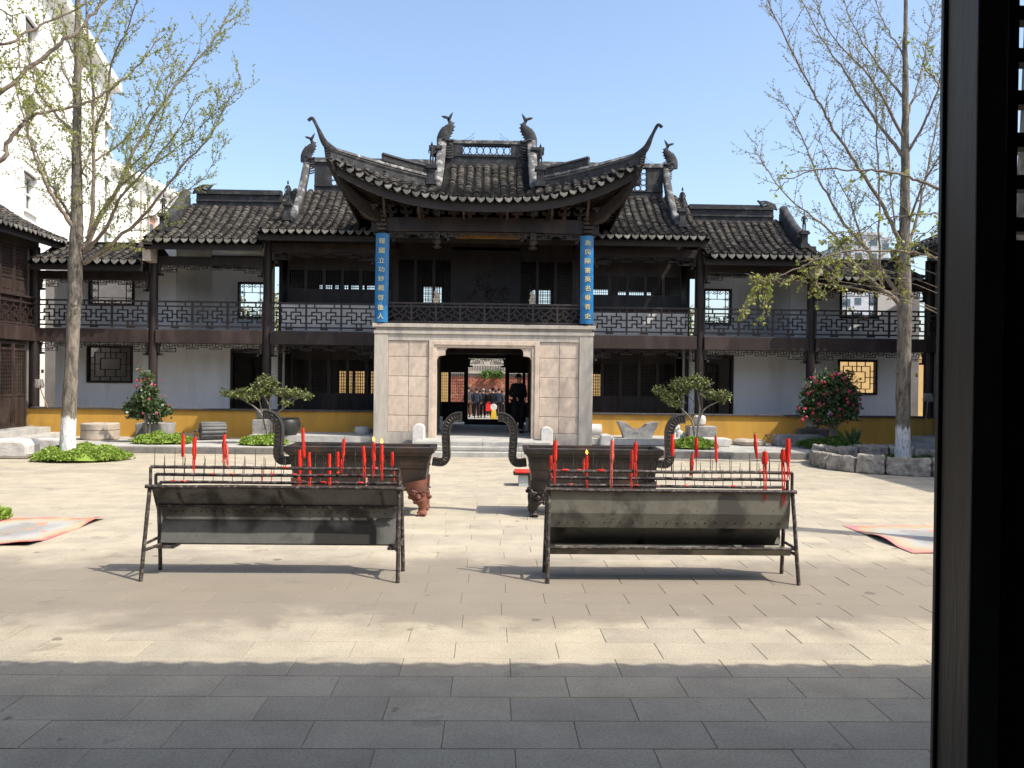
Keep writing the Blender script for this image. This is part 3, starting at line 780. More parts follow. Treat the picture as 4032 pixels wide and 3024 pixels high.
def add_bay_walls(B, side, xs, xin, U):
    """U: pixel columns of windows/doors"""
    YB = 28.6
    # outer bay (1) white walls with one window per floor
    a, b = sorted((xs[0], xs[1])); b2 = b; a2 = a
    w1 = sorted(PX(u, YB) for u in U['w1']); zl = (PZ(1520, YB, 430)+.0, PZ(1378, YB, 430))
    zl = (U['zl'][0], U['zl'][1]); zu = U['zu']
    d1 = sorted(PX(u, YB) for u in U['d1'])    # doorway next to the wing
    m_ = MB(); wall_with_holes(m_, a-.3, b+.1, .34, FZ0+.1, YB, YB+.18, [(w1[0], w1[1], zl[0], zl[1]), (d1[0], d1[1], .34, 2.95)])
    m_.build('lower_wall', 'white', B)
    wu = sorted(PX(u, YB) for u in U['w1u'])
    v1 = sorted(PX(u, YB) for u in U['v1'])
    m_ = MB(); s1_ = PX(U['s'][1], YB); wall_with_holes(m_, a-.3 if side < 0 else s1_, s1_ if side < 0 else b+.1, FZ1-.03, 5.5, YB, YB+.18, [(wu[0], wu[1], zu[0], zu[1]), (v1[0], v1[1], 5.0, 5.42)])
    m_.build('upper_wall', 'white', B)
    window(B, w1[0]-.03, w1[1]+.03, zl[0]-.03, zl[1]+.03, YB+.02, 'box')
    window(B, wu[0]-.03, wu[1]+.03, zu[0]-.03, zu[1]+.03, YB+.02, 'curl')
    # middle bay: lower white wall and dark doorway; upper recess
    a, b = sorted((xs[1], xs[2]))
    dd = sorted(PX(u, YB) for u in U['d2'])
    m_ = MB(); wall_with_holes(m_, a-.1 if side > 0 else a+.1, b+.1 if side < 0 else b-.3, .34, FZ0+.1, YB, YB+.18, [(dd[0], dd[1], .34, 2.92)])
    m_.build('lower_wall', 'white', B)
    m_ = MB(); m_.box(dd[0]-.06, dd[0]+.02, YB-.05, YB+.2, .34, 2.98); m_.box(dd[1]-.02, dd[1]+.06, YB-.05, YB+.2, .34, 2.98); m_.box(dd[0], dd[1], YB-.05, YB+.2, 2.86, 2.98)
    m_.build('door_frame', 'wood', B)
    # open fret door leaf standing in the opening
    wx = (dd[0]+dd[1])/2
    window(B, wx-.25, wx+.35, .5, 2.7, YB+1.2, 'box', .06)
    s0 = PX(U['s'][0], YB); s1 = PX(U['s'][1], YB)
    m_ = MB(); m_.box(min(s0, s1), max(s0, s1), YB, YB+.16, 5.501, 6.3); m_.build('upper_wall', 'white', B)
    YR = 30.3; r1 = PX(U['s'][2], YR)
    m_ = MB(); m_.add([(s1, YB+.16, FZ1-.03), (r1, YR, FZ1-.03), (r1, YR, 6.6), (s1, YB+.16, 6.6)], [(0, 1, 2, 3)]); m_.build('side_wall', 'white', B)
    wu2 = sorted(PX(u, YR) for u in U['w2u']); e = PX(1050 if side < 0 else 2752, YR); a_, b_ = sorted((r1, e)); 
    if side < 0: b_ = max(b_, wu2[1]+.3)
    else: a_ = min(a_, wu2[0]-.3)
    m_ = MB(); wall_with_holes(m_, a_, b_, FZ1-.03, 6.9, YR, YR+.18, [(wu2[0], wu2[1], 4.15, 5.36)]); m_.build('upper_wall', 'white', B)
    window(B, wu2[0]-.03, wu2[1]+.03, 4.12, 5.39, YR+.02, 'curl')
    m_ = MB(); m_.box(a_, b_, YR-.12, YR-.02, 5.86, 6.3); m_.build('lintel', 'wood', B)
    # closed rooms at the back
    m_ = MB(); lo_, hi_ = sorted((xs[1], xs[2]))
    m_.box(lo_, hi_, 31.8, 31.95, .2, FZ0+.1)
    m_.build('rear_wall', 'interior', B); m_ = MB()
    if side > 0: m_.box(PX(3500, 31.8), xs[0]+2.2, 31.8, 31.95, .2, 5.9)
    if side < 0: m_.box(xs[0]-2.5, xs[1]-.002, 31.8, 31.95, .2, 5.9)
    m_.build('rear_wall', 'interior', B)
    if side < 0: m_ = MB(); m_.box(xs[0]-2.4, xs[0]-2.25, 27.0, 31.8, .2, 5.9); m_.build('end_wall', 'white', B)
    # ceiling of the lower gallery lets no light in; back walls close the rooms
    lo, hi = sorted((xs[0], xs[2]))

# ---- left
GL, bxL, xsL, ztL = gallery(-1, (136, 602, 1050), 'left_gallery', 'two storey timber gallery left of the stage, white walls behind dark fret railings')
xinL = bxL[3]
add_bay_walls(GL, -1, xsL, xinL, dict(w1=(347, 520), zl=(1.83, 3.0), zu=(4.40, 5.40), d1=(165, 218), w1u=(352, 524), v1=(155, 228), d2=(915, 1045), s=(628, 690, 833), w2u=(938, 1040)))
GR, bxR, xsR, ztR = gallery(1, (3655, 3190, 2752), 'right_gallery', 'two storey timber gallery right of the stage, white walls behind dark fret railings')
xinR = bxR[3]
add_bay_walls(GR, 1, xsR, xinR, dict(w1=(3300, 3448), zl=(1.72, 2.84), zu=(4.30, 5.30), d1=(3560, 3610), w1u=(3305, 3445), v1=(3500, 3590), d2=(2770, 2880), s=(3170, 3108, 2975), w2u=(2768, 2872)))

# ---- hall behind the stage (centre), shares the inner bays
HX0, HX1 = xsL[2], xsR[2]
H = thing('rear_hall', 'two storey lattice fronted hall behind the stage with high tiled roof and fish finials', 'hall', ((HX0+HX1)/2, 28, TZ))
def leaf_row(y, z, ms, xa, xb, skip=lambda x: False, W=.60):
    n = int(round((xb-xa)/W)); w_ = (xb-xa)/n
    for i in range(n):
        x = xa+w_*i
        if skip(x+w_/2): continue
        leaf(H, ms, x, y, z, 0, w_/W)
# lower storey
leaf_row(YW, .80, LEAF_LO, HX0+.35, XA-1.45); leaf_row(YW, .80, LEAF_LO, XA+1.45, HX1-.35)
m_ = MB(); m_.box(HX0+.2, XA-1.4, YW-.08, YW+.12, .34, .80); m_.box(XA+1.4, HX1-.2, YW-.08, YW+.12, .34, .80); m_.build('sill_wall', 'white', H)
# panels seen behind the upper railing
ul = (PX(1105, 27.02), PX(1500, 27.02)); ur = (PX(2300, 27.02), PX(2705, 27.02))
m_ = MB(); m_.box(ul[0], ul[1], 27.02, 27.10, FZ1-.02, 4.36); m_.box(ur[0], ur[1], 27.02, 27.10, FZ1-.02, 4.27); m_.build('sill_wall', 'white', H)
m_ = MB(); m_.box(ul[0], ul[1], 27.0, 28.02, 4.36, 4.42); m_.box(ur[0], ur[1], 27.0, 28.02, 4.27, 4.33); m_.build('sill', 'wood', H)
leaf_row(28.0, 4.36, LEAF_UP, HX0+.35, XA-2.9); leaf_row(28.0, 4.30, LEAF_UP, XA+2.9, HX1-.35)
leaf_row(28.0, 3.60, LEAF_TALL, XA-2.9, XA-1.1, W=.6); leaf_row(28.0, 3.60, LEAF_TALL, XA+1.1, XA+2.9, W=.6)
# carved screen in the middle of the stage back
m_ = MB(); m_.box(XA-1.1, XA+1.1, 28.0, 28.06, 3.5, 6.4); scr = m_.build('carved_screen', 'wood', H)
m_ = MB(); rr_ = random.Random(5)
for k in range(38):
    a = rr_.uniform(0, 6.28); r_ = rr_.uniform(.1, .75); cx, cz = XA+r_*math.cos(a), 4.95+r_*math.sin(a)*.95
    m_.tube(curve([(cx+.10*math.cos(t+a), 27.99, cz+.10*math.sin(t*1.3+a)) for t in (0, 1.2, 2.4, 3.6)], 3), [.03]*9+[.012], 5)
m_.build('carving', 'wood_red', scr)
# head walls over the doors
m_ = MB(); m_.box(HX0, XA-1.45, YW+.02, YW+.1, 3.1, 3.4)
m_.box(HX0, HX1, 28.02, 28.1, 6.25, 7.0); m_.build('door_head', 'wood', H)
m_ = MB(); m_.box(HX0, HX1, 28.06, 32.0, FZ0+.14, FZ1-.03); m_.build('upper_floor', 'wood', H)
m_ = MB(); m_.box(HX0, HX1, 24.95, 36.0, .18, .36); m_.build('hall_floor', 'step', H)
for s, x in ((0, HX0), (1, HX1)):
    m_ = MB(); m_.box(x-.06, x+.06, 28.5, 32, .36, 7.0); m_.build('side_wall', 'wood', H)
# rear lattice front, lit from behind
YRR = 32.0
dx0, dx1 = PX(1842, 31.5), PX(1990, 31.5)
leaf_row(YRR, .45, LEAF_LO, PX(1330, YRR), dx0-.1); leaf_row(YRR, .45, LEAF_LO, dx1+.1, PX(2380, YRR))
for a_, b_ in ((HX0, PX(1330, YRR)), (PX(2380, YRR), HX1)): m_ = MB(); m_.box(a_, b_, YRR-.05, YRR+.1, .3, 2.8); m_.build('rear_wall', 'interior', H)
m_ = MB(); m_.box(HX0, dx0-.02, YRR-.05, YRR+.1, 2.8, 3.4); m_.box(dx1+.02, HX1, YRR-.05, YRR+.1, 2.8, 3.4); m_.box(dx0-.1, dx1+.1, YRR-.05, YRR+.1, 2.84, 3.4)
m_.box(dx0-.12, dx0, YRR-.12, YRR+.12, .36, 2.84); m_.box(dx1, dx1+.12, YRR-.12, YRR+.12, .36, 2.84); m_.box(dx0, dx1, YRR-.1, YRR+.1, .36, .56)
m_.build('rear_door_frame', 'wood', H)
frieze(H, dx0, dx1, 2.83, YRR, .20)
m_ = MB(); wall_with_holes(m_, HX0, HX1, 4.301, 6.059, YRR+.02, YRR+.12, [(PX(1655, YRR), PX(1745, YRR), 4.9, 5.5), (PX(2085, YRR), PX(2170, YRR), 4.85, 5.45), (PX(1250, YRR), PX(1330, YRR), 5.33, 5.60), (PX(1350, YRR), PX(1500, YRR), 5.33, 5.60), (PX(2310, YRR), PX(2400, YRR), 5.2, 5.5), (PX(2430, YRR), PX(2560, YRR), 5.2, 5.42)]); m_.build('rear_wall', 'interior', H)
for a_, b_ in ((1655, 1745), (2085, 2170), (1250, 1500)): leaf_row(YRR-.05, 4.30, LEAF_UP, PX(a_, YRR), PX(b_, YRR)); m_ = MB(); m_.box(HX0, HX1, YRR-.04, YRR+.06, 3.4, 4.30); m_.box(HX0, HX1, YRR-.04, YRR+.06, 6.06, 7.2); m_.build('rear_wall', 'interior', H)
# beams inside
for y in (29.5, 31):
    m_ = MB(); m_.box(HX0, HX1, y-.09, y+.09, 2.95, 3.2); m_.build('ceiling_beam', 'wood', H)
for x in (XA-3.0, XA+3.0, XA-1.6, XA+1.6): column(H, x, 28.55, .36, 3.1, .11, False)

# ---- roofs
# left middle bay
def simple_ridge(roof, x0, x1, y, z, h=.5, endtop=None):
    m_ = MB(); p = [Vector((x0, y, z)), Vector((x1, y, z))]
    ridge_layers(m_, p, [(.10, -.05, .16*h/.5), (.14, .165*h/.5, .21*h/.5), (.09, .215*h/.5, .36*h/.5), (.15, .365*h/.5, .42*h/.5), (.11, .425*h/.5, .5*h/.5)])
    return m_.build('ridge', 'ridge', roof)
def gable_band(roof, x, S, t0, t1, w_=.13, h=.42, top=.0, name='gable_band', mt='band'):
    """sloping parapet following the roof edge, rounded top"""
    pth = [S(x, t0+(t1-t0)*i/12)+Vector((0, 0, top*(i/12)**2)) for i in range(13)]
    m_ = MB(); m_.sweep([(-w_, -.05), (w_, -.05), (w_, h*.35), (-w_, h*.35)], pth); a = m_.build('gable_curb', 'ridge', roof)
    m_ = MB(); pr = [(-w_*.9, h*.36), (w_*.9, h*.36)]+[(w_*.95*math.cos(R(30*q)), h*.6+w_*.9*math.sin(R(30*q))) for q in range(7)]
    m_.sweep(pr, pth); m_.build(name, mt, roof, True)
# L2
xa, xb = -10.62, -7.0
rL2, S = gable_roof(GL, xa, xb, 26.0, 6.20, 28.6, 7.72)
simple_ridge(rL2, -9.85, -7.05, 28.6, 7.66, .60)
m_ = MB()
for q in range(4): m_.tube(curve([(-9.98+.02*q, 28.55, 8.12+.05*q), (-9.75+.05*q, 28.5, 8.20+.06*q), (-9.55+.06*q, 28.5, 8.16+.07*q), (-9.45+.05*q, 28.5, 8.24+.06*q)], 3), .035, 6)
m_.build('ridge_end_scroll', 'ridge', rL2, True)
gable_band(rL2, -10.25, S, .36, 1.03, .16, .62, .0, mt='ridge'); pedestal(rL2, -10.25, 26.75, 6.55, 1.05)
# R2
rR2, S = gable_roof(GR, 6.55, 10.2, 26.0, 5.98, 28.6, 7.50)
simple_ridge(rR2, 6.6, 9.45, 28.6, 7.44, .60)
m_ = MB()
for q in range(4): m_.tube(curve([(9.58-.02*q, 28.55, 7.90+.05*q), (9.35-.05*q, 28.5, 7.98+.06*q), (9.15-.06*q, 28.5, 7.94+.07*q), (9.05-.05*q, 28.5, 8.02+.06*q)], 3), .035, 6)
m_.build('ridge_end_scroll', 'ridge', rR2, True)
gable_band(rR2, 9.85, S, .36, 1.03, .16, .62, .0, mt='ridge'); pedestal(rR2, 9.85, 26.75, 6.33, 1.05)
# L1 / R1 lean-to
rL1, S = gable_roof(GL, -14.0, -10.62, 26.0, 5.53, 27.7, 6.25, Yb=29.4, Zb=5.6)
simple_ridge(rL1, -14.0, -10.66, 27.7, 6.20, .12)
rR1, S = gable_roof(GR, 10.2, 13.45, 26.0, 5.35, 27.7, 6.07, Yb=29.4, Zb=5.4)
simple_ridge(rR1, 10.24, 13.45, 27.7, 6.02, .12)
# yellow-grey corbel block where the roofs step
for x, z, o in ((-10.55, 5.55, GL), (10.1, 5.4, GR)):
    m_ = MB(); m_.box(x-.10, x+.14, 26.15, 26.7, z, z+.42); m_.box(x-.14, x+.18, 26.1, 26.7, z+.42, z+.50); m_.box(x-.18, x+.22, 26.06, 26.7, z+.50, z+.56); m_.build('corbel', 'stone_b', o, bevel=.01)
# hall roof
hx0, hx1 = -7.1, 6.62
rH, S = gable_roof(H, hx0, hx1, 25.85, 6.50, 29.2, 8.42, sag=.22, nind=300, Yb=33, Zb=6.3)
zr = 8.38; rx0, rx1 = PX(1232, 29.2), PX(2598, 29.2)
m_ = MB(); pth = [Vector((rx0, 29.2, zr)), Vector((rx1, 29.2, zr))]
ridge_layers(m_, pth, [(.12, -.1, .16), (.16, .165, .21)]); m_.build('ridge', 'ridge', rH)
m_ = MB(); ridge_layers(m_, pth, [(.15, 1.0, 1.07), (.11, 1.075, 1.15)]); m_.build('ridge_cap', 'band', rH)
m_ = MB()
px0, px1 = PX(1296, 29.2), PX(2535, 29.2)
m_.box(rx0, px0, 29.1, 29.3, zr+.215, zr+.995); m_.box(px1, rx1, 29.1, 29.3, zr+.215, zr+.995)
m_.box(px0+.2, px1-.2, 29.12, 29.28, zr+.40, zr+.80); m_.box(px0+.25, px1-.25, 29.10, 29.117, zr+.46, zr+.74)
m_.build('ridge_panel', 'ridge', rH)
m_ = MB(); ring_lattice(m_, px0, px1, zr+.22, zr+1.0, 29.2, .10, .016, lambda x, z: px0+.22 < x < px1-.22 and zr+.42 < z < zr+.78); m_.build('ring_lattice', 'ridge', rH)
fish(rH, PX(1205, 29.2), 29.2, zr+1.0, 1, .88); fish(rH, PX(2628, 29.2), 29.2, zr+1.0, -1, .88)
for x, s in ((-6.35, -1), (6.02-.12, 1)):
    gable_band(rH, x, S, .34, 1.0, .12, .42, .85, mt='band2'); pedestal(rH, x+s*.12, 27.0, 6.98, 1.15)

# ------------------------------------------------------------------ side wings
def wing(s, xw, name, label, y0, y1, eave_x, mt):
    B = thing(name, label, 'building', (xw, (y0+y1)/2, TZ))
    m_ = MB(); m_.box(min(xw, xw+s*.15), max(xw, xw+s*.15), y0, y1, TZ, .40); m_.build('plinth', 'stone', B)
    n = int((y1-y0)/.72)
    f = MB(); W = .70
    dm = MB(); H_ = 2.55
    def leafY(y, z, H_, g0, g1, nz, nm):
        m_ = MB(); t = .07; d = .03
        X0, X1 = (xw-d, xw+d)
        m_.box(X0, X1, y, y+t, z, z+H_); m_.box(X0, X1, y+W-t, y+W, z, z+H_)
        for za, zb in ((0, t), (H_-t, H_), (g0-t, g0), (g1, g1+t)): m_.box(X0, X1, y+t, y+W-t, z+za, z+zb)
        m_.box(xw-.008, xw+.008, y+t, y+W-t, z+t, z+g0-t); m_.box(xw-.02, xw+.02, y+t+.06, y+W-t-.06, z+t+.08, z+g0-t-.08)
        o = m_.build(nm, mt, B)
        m_ = MB()
        for i in range(1, 6): yy = y+t+(W-2*t)*i/6; m_.box(xw-.015, xw+.015, yy-.01, yy+.01, z+g0, z+g1)
        for i in range(1, nz): zz = z+g0+(g1-g0)*i/nz; m_.box(xw-.012, xw+.012, y+t, y+W-t, zz-.01, zz+.01)
        m_.build('lattice', mt, o)
    for i in range(n):
        y = y0+.1+.72*i
        leafY(y, .42, 2.60, 1.05, 2.35, 12, 'door_leaf'); leafY(y, 4.42, 1.5, .55, 1.38, 9, 'window_leaf')
    m_ = MB(); m_.box(min(xw, xw-s*.12)-.02, max(xw, xw-s*.12), y0, y1, FZ0, FZ1+.02); m_.box(xw-.08, xw+.08, y0, y1, 5.92, 6.3); m_.build('floor_beam', mt, B, bevel=.01)
    # balustrade fret on the upper floor, standing proud of the wall
    xr = xw-s*.10; cw = 1.1; k = int((y1-y0)/cw)
    for i in range(k):
        ya = y1-cw*(i+1); m_ = MB(); zb, zt = FZ1+.10, 4.20
        for pl in CELL:
            for (a, b), (c, e) in zip(pl, pl[1:]):
                q0, q1 = sorted((ya+.03+(cw-.06)*a/7, ya+.03+(cw-.06)*c/7)); z0_, z1_ = sorted((zb+(zt-zb)*b/5, zb+(zt-zb)*e/5))
                m_.box(xr-.012, xr+.012, q0-.012, q1+.012, z0_-.012, z1_+.012)
        m_.box(xr-.03, xr+.03, ya, ya+.05, FZ1+.02, 4.42); m_.box(xr-.03, xr+.03, ya+.05, ya+cw, zt, zt+.04); m_.box(xr-.03, xr+.03, ya+.05, ya+cw, zb-.05, zb); m_.box(xr-.045, xr+.045, ya, ya+cw, 4.38, 4.43)
        m_.build('railing', mt, B)
    m_ = MB(); m_.box(xw+s*.05, xw+s*.09, y0, y1, FZ1, 4.4); m_.build('wall_panel', mt, B)
    for i in range(int((y1-y0)/3.6)+1): column(B, xw-s*.02, y1-.1-3.6*i, .3, 6.0, .15)
    # roof with rows along X
    Ze, Zr, Xr = 6.3, 7.85, xw+s*2.1
    def S(y, t): return Vector((eave_x+(Xr-eave_x)*t, y, Ze+(Zr-Ze)*(t-.1*math.sin(math.pi*t))))
    rb = MB(); rows = [[S(y, t/6)-Vector((0, 0, .05)) for y in (y0, y1+.75)] for t in range(7)]+[[Vector((2*Xr-eave_x, y, Ze)) for y in (y0, y1+.75)]]
    rb.grid(rows); low = [[p-Vector((0, 0, .08)) for p in r] for r in rows]; rb.grid(low); roof = rb.build('roof', 'pan', B)
    n = int((y1+.75-y0)/TW)
    rw = [[S(y0+TW*(i+.5), t/6) for t in range(7)] for i in range(n)][::-1]; pn = [[S(y0+TW*i, t/6) for t in range(7)] for i in range(1, n)]
    lay(roof, rw, pn, 300)
    m_ = MB(); m_.box(min(eave_x+s*.1, eave_x+s*.16), max(eave_x+s*.1, eave_x+s*.16), y0, y1+.7, Ze-.28, Ze-.10); m_.build('eave_board', 'board', roof)
    m_ = MB(); ridge_layers(m_, [Vector((Xr, y0, Zr-.05)), Vector((Xr, y1+.4, Zr-.05))], [(.10, -.05, .16), (.14, .165, .2), (.09, .205, .38), (.14, .385, .45)]); m_.build('ridge', 'ridge', roof)
    m_ = MB(); m_.box(min(xw, xw+s*4), max(xw, xw+s*4), y0, y0+.2, .2, 6.3); m_.box(min(xw+s*4, xw+s*4.2), max(xw+s*4, xw+s*4.2), y0, y1, .2, 6.3); m_.build('rear_wall', 'interior', B)
    m_ = MB(); m_.box(min(xw+s*.1, xw+s*4), max(xw+s*.1, xw+s*4), y0, y1, 3.15, 3.45); m_.build('upper_floor', 'wood', B)
    m_ = MB(); m_.box(min(xw+s*.1, xw+s*4), max(xw+s*.1, xw+s*4), y1-.3, y1-.1, .2, 6.2); m_.build('end_wall', 'interior', B)
    return B, roof
XWL = PX(136, YC)
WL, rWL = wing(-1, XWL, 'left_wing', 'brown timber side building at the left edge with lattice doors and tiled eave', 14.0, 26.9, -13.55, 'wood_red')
pedestal(rWL, -16.1, 27.3, 7.7, 1.0)
XWR = PX(3655, YC)
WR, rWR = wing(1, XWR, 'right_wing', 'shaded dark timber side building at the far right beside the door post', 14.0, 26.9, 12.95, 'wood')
pedestal(rWR, 12.9, 26.6, 6.4, 1.0)
# steps beside the wings
for s, xw, nm, lb in ((1, XWL, 'left_steps', 'two granite steps below the lattice doors of the left wing'), (-1, XWR, 'right_steps', 'two granite steps in shade below the right wing doors')):
    o = thing('side_steps', lb, 'steps', (xw+s*.6, 25, TZ))
    for k, (d, z) in enumerate(((1.25, .30), (.75, .46))):
        for j in range(4):
            ya = 19.5+1.72*j; m_ = MB()
            m_.box(min(xw, xw+s*d), max(xw, xw+s*d), ya+.003, min(ya+1.717, 26.55), TZ if k == 0 else .3, z); m_.build('step_stone', 'step', o, bevel=.008)
# ------------------------------------------------------------------ stage pavilion
YS = 24.75
SG = thing('stage_pavilion', 'old opera stage pavilion with upturned tiled roof on a pink stone base', 'pavilion', (XA, YS, TZ))
def X_(u, Y=YS, v=1530): return P(u, v, Y).x
pl0, pl1 = XA-3.18, XA-2.78; pr0, pr1 = XA+2.78, XA+3.18
bw0, bw1 = X_(1717, YS, 1550), X_(2093, YS, 1550)
zdt = 2.98
for a, b in ((pl0, pl1), (pr0, pr1)):
    m_ = MB(); m_.box(a, b, YS, YS+.5, TZ-.02, 3.36); m_.build('corner_pier', 'pale', SG, bevel=.008)
m_ = MB(); m_.box(pl1, bw0-.22, YS+.03, YS+.4, TZ-.02, .50); m_.box(bw1+.22, pr0, YS+.03, YS+.4, TZ-.02, .50); m_.build('base_course', 'pale', SG, bevel=.006)
# backing and stone blocks
for a, b in ((pl1, bw0-.22), (bw1+.22, pr0)): m_ = MB(); m_.box(a, b, YS+.075, YS+.4, .5, 3.2); m_.build('core_wall', 'stone_b', SG)
zs = [.505, .99, 1.55, 2.13, 2.70, 3.17]
for a, b in ((pl1, bw0-.22), (bw1+.22, pr0)):
    for i in range(2):
        for j in range(5):
            xa, xb = a+(b-a)*i/2, a+(b-a)*(i+1)/2; m_ = MB(); d = rg.uniform(0, .008)
            m_.box(xa+.006, xb-.006, YS+.055-d, YS+.12, zs[j]+.006, zs[j+1]-.006); m_.build('stone_block', 'pink', SG, bevel=.012)
m_ = MB(); m_.box(pl1, pr0, YS+.02, YS+.4, 3.17, 3.36); m_.build('lintel_band', 'pale', SG, bevel=.005)
for z0, z1, e in ((3.36, 3.47, .02), (3.47, 3.55, -.03), (3.55, 3.66, .06)):
    m_ = MB(); m_.box(pl0-e, pr1+e, YS-e, YS+.6, z0+.001, z1); m_.build('cornice', 'pale', SG, bevel=.01)
# door surround, two steps of moulding
for k, (o_, y_) in enumerate(((.22, 0), (.09, .03))):
    i_ = .085 if k == 0 else 0; m_ = MB(); zt_ = zdt+o_*.9
    m_.box(bw0-o_, bw0-i_, YS+y_, YS+.42, .345, zt_); m_.box(bw1+i_, bw1+o_, YS+y_, YS+.42, .345, zt_); m_.box(bw0-i_, bw1+i_, YS+y_, YS+.42, zdt+i_*.9, zt_)
    m_.build('door_surround', 'pink', SG, bevel=.01)
for s, x in ((1, bw0), (-1, bw1)):
    poly = [(0, 0), (.36, 0)]+[(.36-.11*math.sin(R(a)), -.125+.125*math.cos(R(a))) for a in (30, 60, 90)]+[(.25, -.22)]+[(.25-.11*(1-math.cos(R(a)))-.02, -.23-.0*a) for a in (30,)]+[(.13-.10*math.sin(R(a)), -.33+.09*math.cos(R(a))) for a in (0, 30, 60, 90)]+[(0, -.36)]
    m_ = MB(); m_.prism([(x+s*a, zdt+b) for a, b in poly], YS+.06, YS+.30); m_.build('corner_spandrel', 'pink', SG, bevel=.006)
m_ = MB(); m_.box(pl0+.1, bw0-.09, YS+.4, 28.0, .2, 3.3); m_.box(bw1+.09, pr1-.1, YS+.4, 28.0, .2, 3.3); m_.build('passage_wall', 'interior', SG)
m_ = MB(); m_.box(pl0+.02, pr1-.02, YS+.05, 28.2, 3.30, 3.64); m_.build('stage_floor', 'wood', SG)
m_ = MB(); m_.box(bw0-.3, bw1+.3, YS-.08, YS+.5, .15, .348); m_.build('threshold', 'step', SG, bevel=.01)
# columns and frame
CXs = (XA-3.0, XA+3.0)
for x in CXs:
    for y in (24.98, 28.1): column(SG, x, y, 3.66, 6.95, .14, False)
railing(SG, XA-2.84, XA+2.84, 3.67, 4.29, YS+.14, 8)
for u in (1718, 2095):
    x = X_(u, YS+.14, 1180); m_ = MB(); y = YS+.14
    m_.cbox((x, y, 4.33), (.15, .15, .10)); m_.cbox((x, y, 4.39), (.19, .19, .04))
    m_.blob((x+.01, y+.02, 4.47), .075, 8, 6, .08, (1, 1, 1.1)); m_.blob((x-.02, y-.02, 4.58), .058, 8, 6, .12); m_.tube([(x+.06, y, 4.42), (x+.09, y, 4.52), (x+.05, y, 4.56)], [.02, .025, .012], 6)
    m_.tube([(x-.05, y-.05, 4.41), (x-.05, y-.04, 4.5)], .02, 6); m_.build('lion_finial', 'stone_b', SG, True)
# crescent beam
m_ = MB(); n = 14; prof = [(-.13, -.22), (.13, -.22), (.13, .20), (-.13, .20)]
m_.sweep(prof, [Vector((lerp(XA-3.32, XA+3.32, i/n), 24.98, 6.54+.06*(1-(2*i/n-1)**2))) for i in range(n+1)])
m_.build('front_beam', 'wood', SG, bevel=.015)
for y in (28.1,):
    m_ = MB(); m_.box(XA-3.2, XA+3.2, y-.1, y+.1, 6.3, 6.75); m_.build('rear_beam', 'wood', SG)
for x in CXs:
    m_ = MB(); m_.box(x-.1, x+.1, 25.1, 28.0, 6.3, 6.7); m_.build('side_beam', 'wood', SG)
    for k in range(5):
        m_ = MB(); z = 6.36+.125*k; e = .135+.02*(k % 2)
        m_.box(x-e, x+e, 24.74, 24.85, z, z+.095); m_.build('capital_block', 'wood_red', SG, bevel=.03)
frieze(SG, XA-2.8, XA-1.38, 6.34, 24.95, .15); frieze(SG, XA+1.38, XA+2.8, 6.34, 24.95, .15); frieze(SG, XA-1.2, XA+1.2, 6.35, 24.95, .12)
for u in (1722, 2098):
    x = P(u, 950, 24.9).x; m_ = MB()
    m_.cbox((x, 24.9, 6.24), (.16, .16, .22)); m_.lathe([(.085, 6.14), (.12, 6.10), (.125, 6.04), (.07, 5.98), (.065, 5.95), (.12, 5.93), (.13, 5.89), (.04, 5.86)], (x, 24.9, 0), 12)
    m_.tube([(x-.07, 24.81, 6.16), (x+.07, 24.81, 6.32)], .008, 4); m_.tube([(x+.07, 24.81, 6.16), (x-.07, 24.81, 6.32)], .008, 4)
    m_.build('hanging_post', 'wood_red', SG, bevel=.006)
m_ = MB(); m_.box(P(1793, 935, 25.5).x, P(2048, 935, 25.5).x, 25.5, 25.56, 6.27, 6.47); m_.build('plaque', 'plaque', SG, bevel=.02)
# bracket sets between beam and eave
for i in range(15):
    x = lerp(XA-3.2, XA+3.2, i/14); m_ = MB()
    m_.cbox((x, 24.9, 6.80), (.12, .22, .10)); m_.cbox((x, 24.78, 6.89), (.34, .10, .07)); m_.cbox((x, 24.62, 6.93), (.08, .5, .08)); m_.cbox((x, 24.45, 7.01), (.26, .08, .06))
    for s in (-1, 1): m_.cbox((x+s*.15, 24.78, 6.95), (.08, .10, .06))
    m_.build('bracket', 'wood_red' if i % 3 == 0 else 'wood', SG)
for k, (u, v0, v1) in enumerate(((1512, 845, 790), (1648, 885, 805), (1825, 850, 806), (1998, 850, 806), (2175, 848, 795), (2315, 850, 800))):
    x = P(u, 830, 24.4).x; m_ = MB()
    m_.sweep([(-.035, -.05), (.035, -.05), (.035, .05), (-.035, .05)], curve([(x, 24.85, 6.72), (x, 24.55, 6.80), (x, 24.35, 6.98), (x, 24.2, 7.16)], 4), up=Vector((0, -.7, .7))); m_.build('cantilever_arm', 'wood_red', SG)
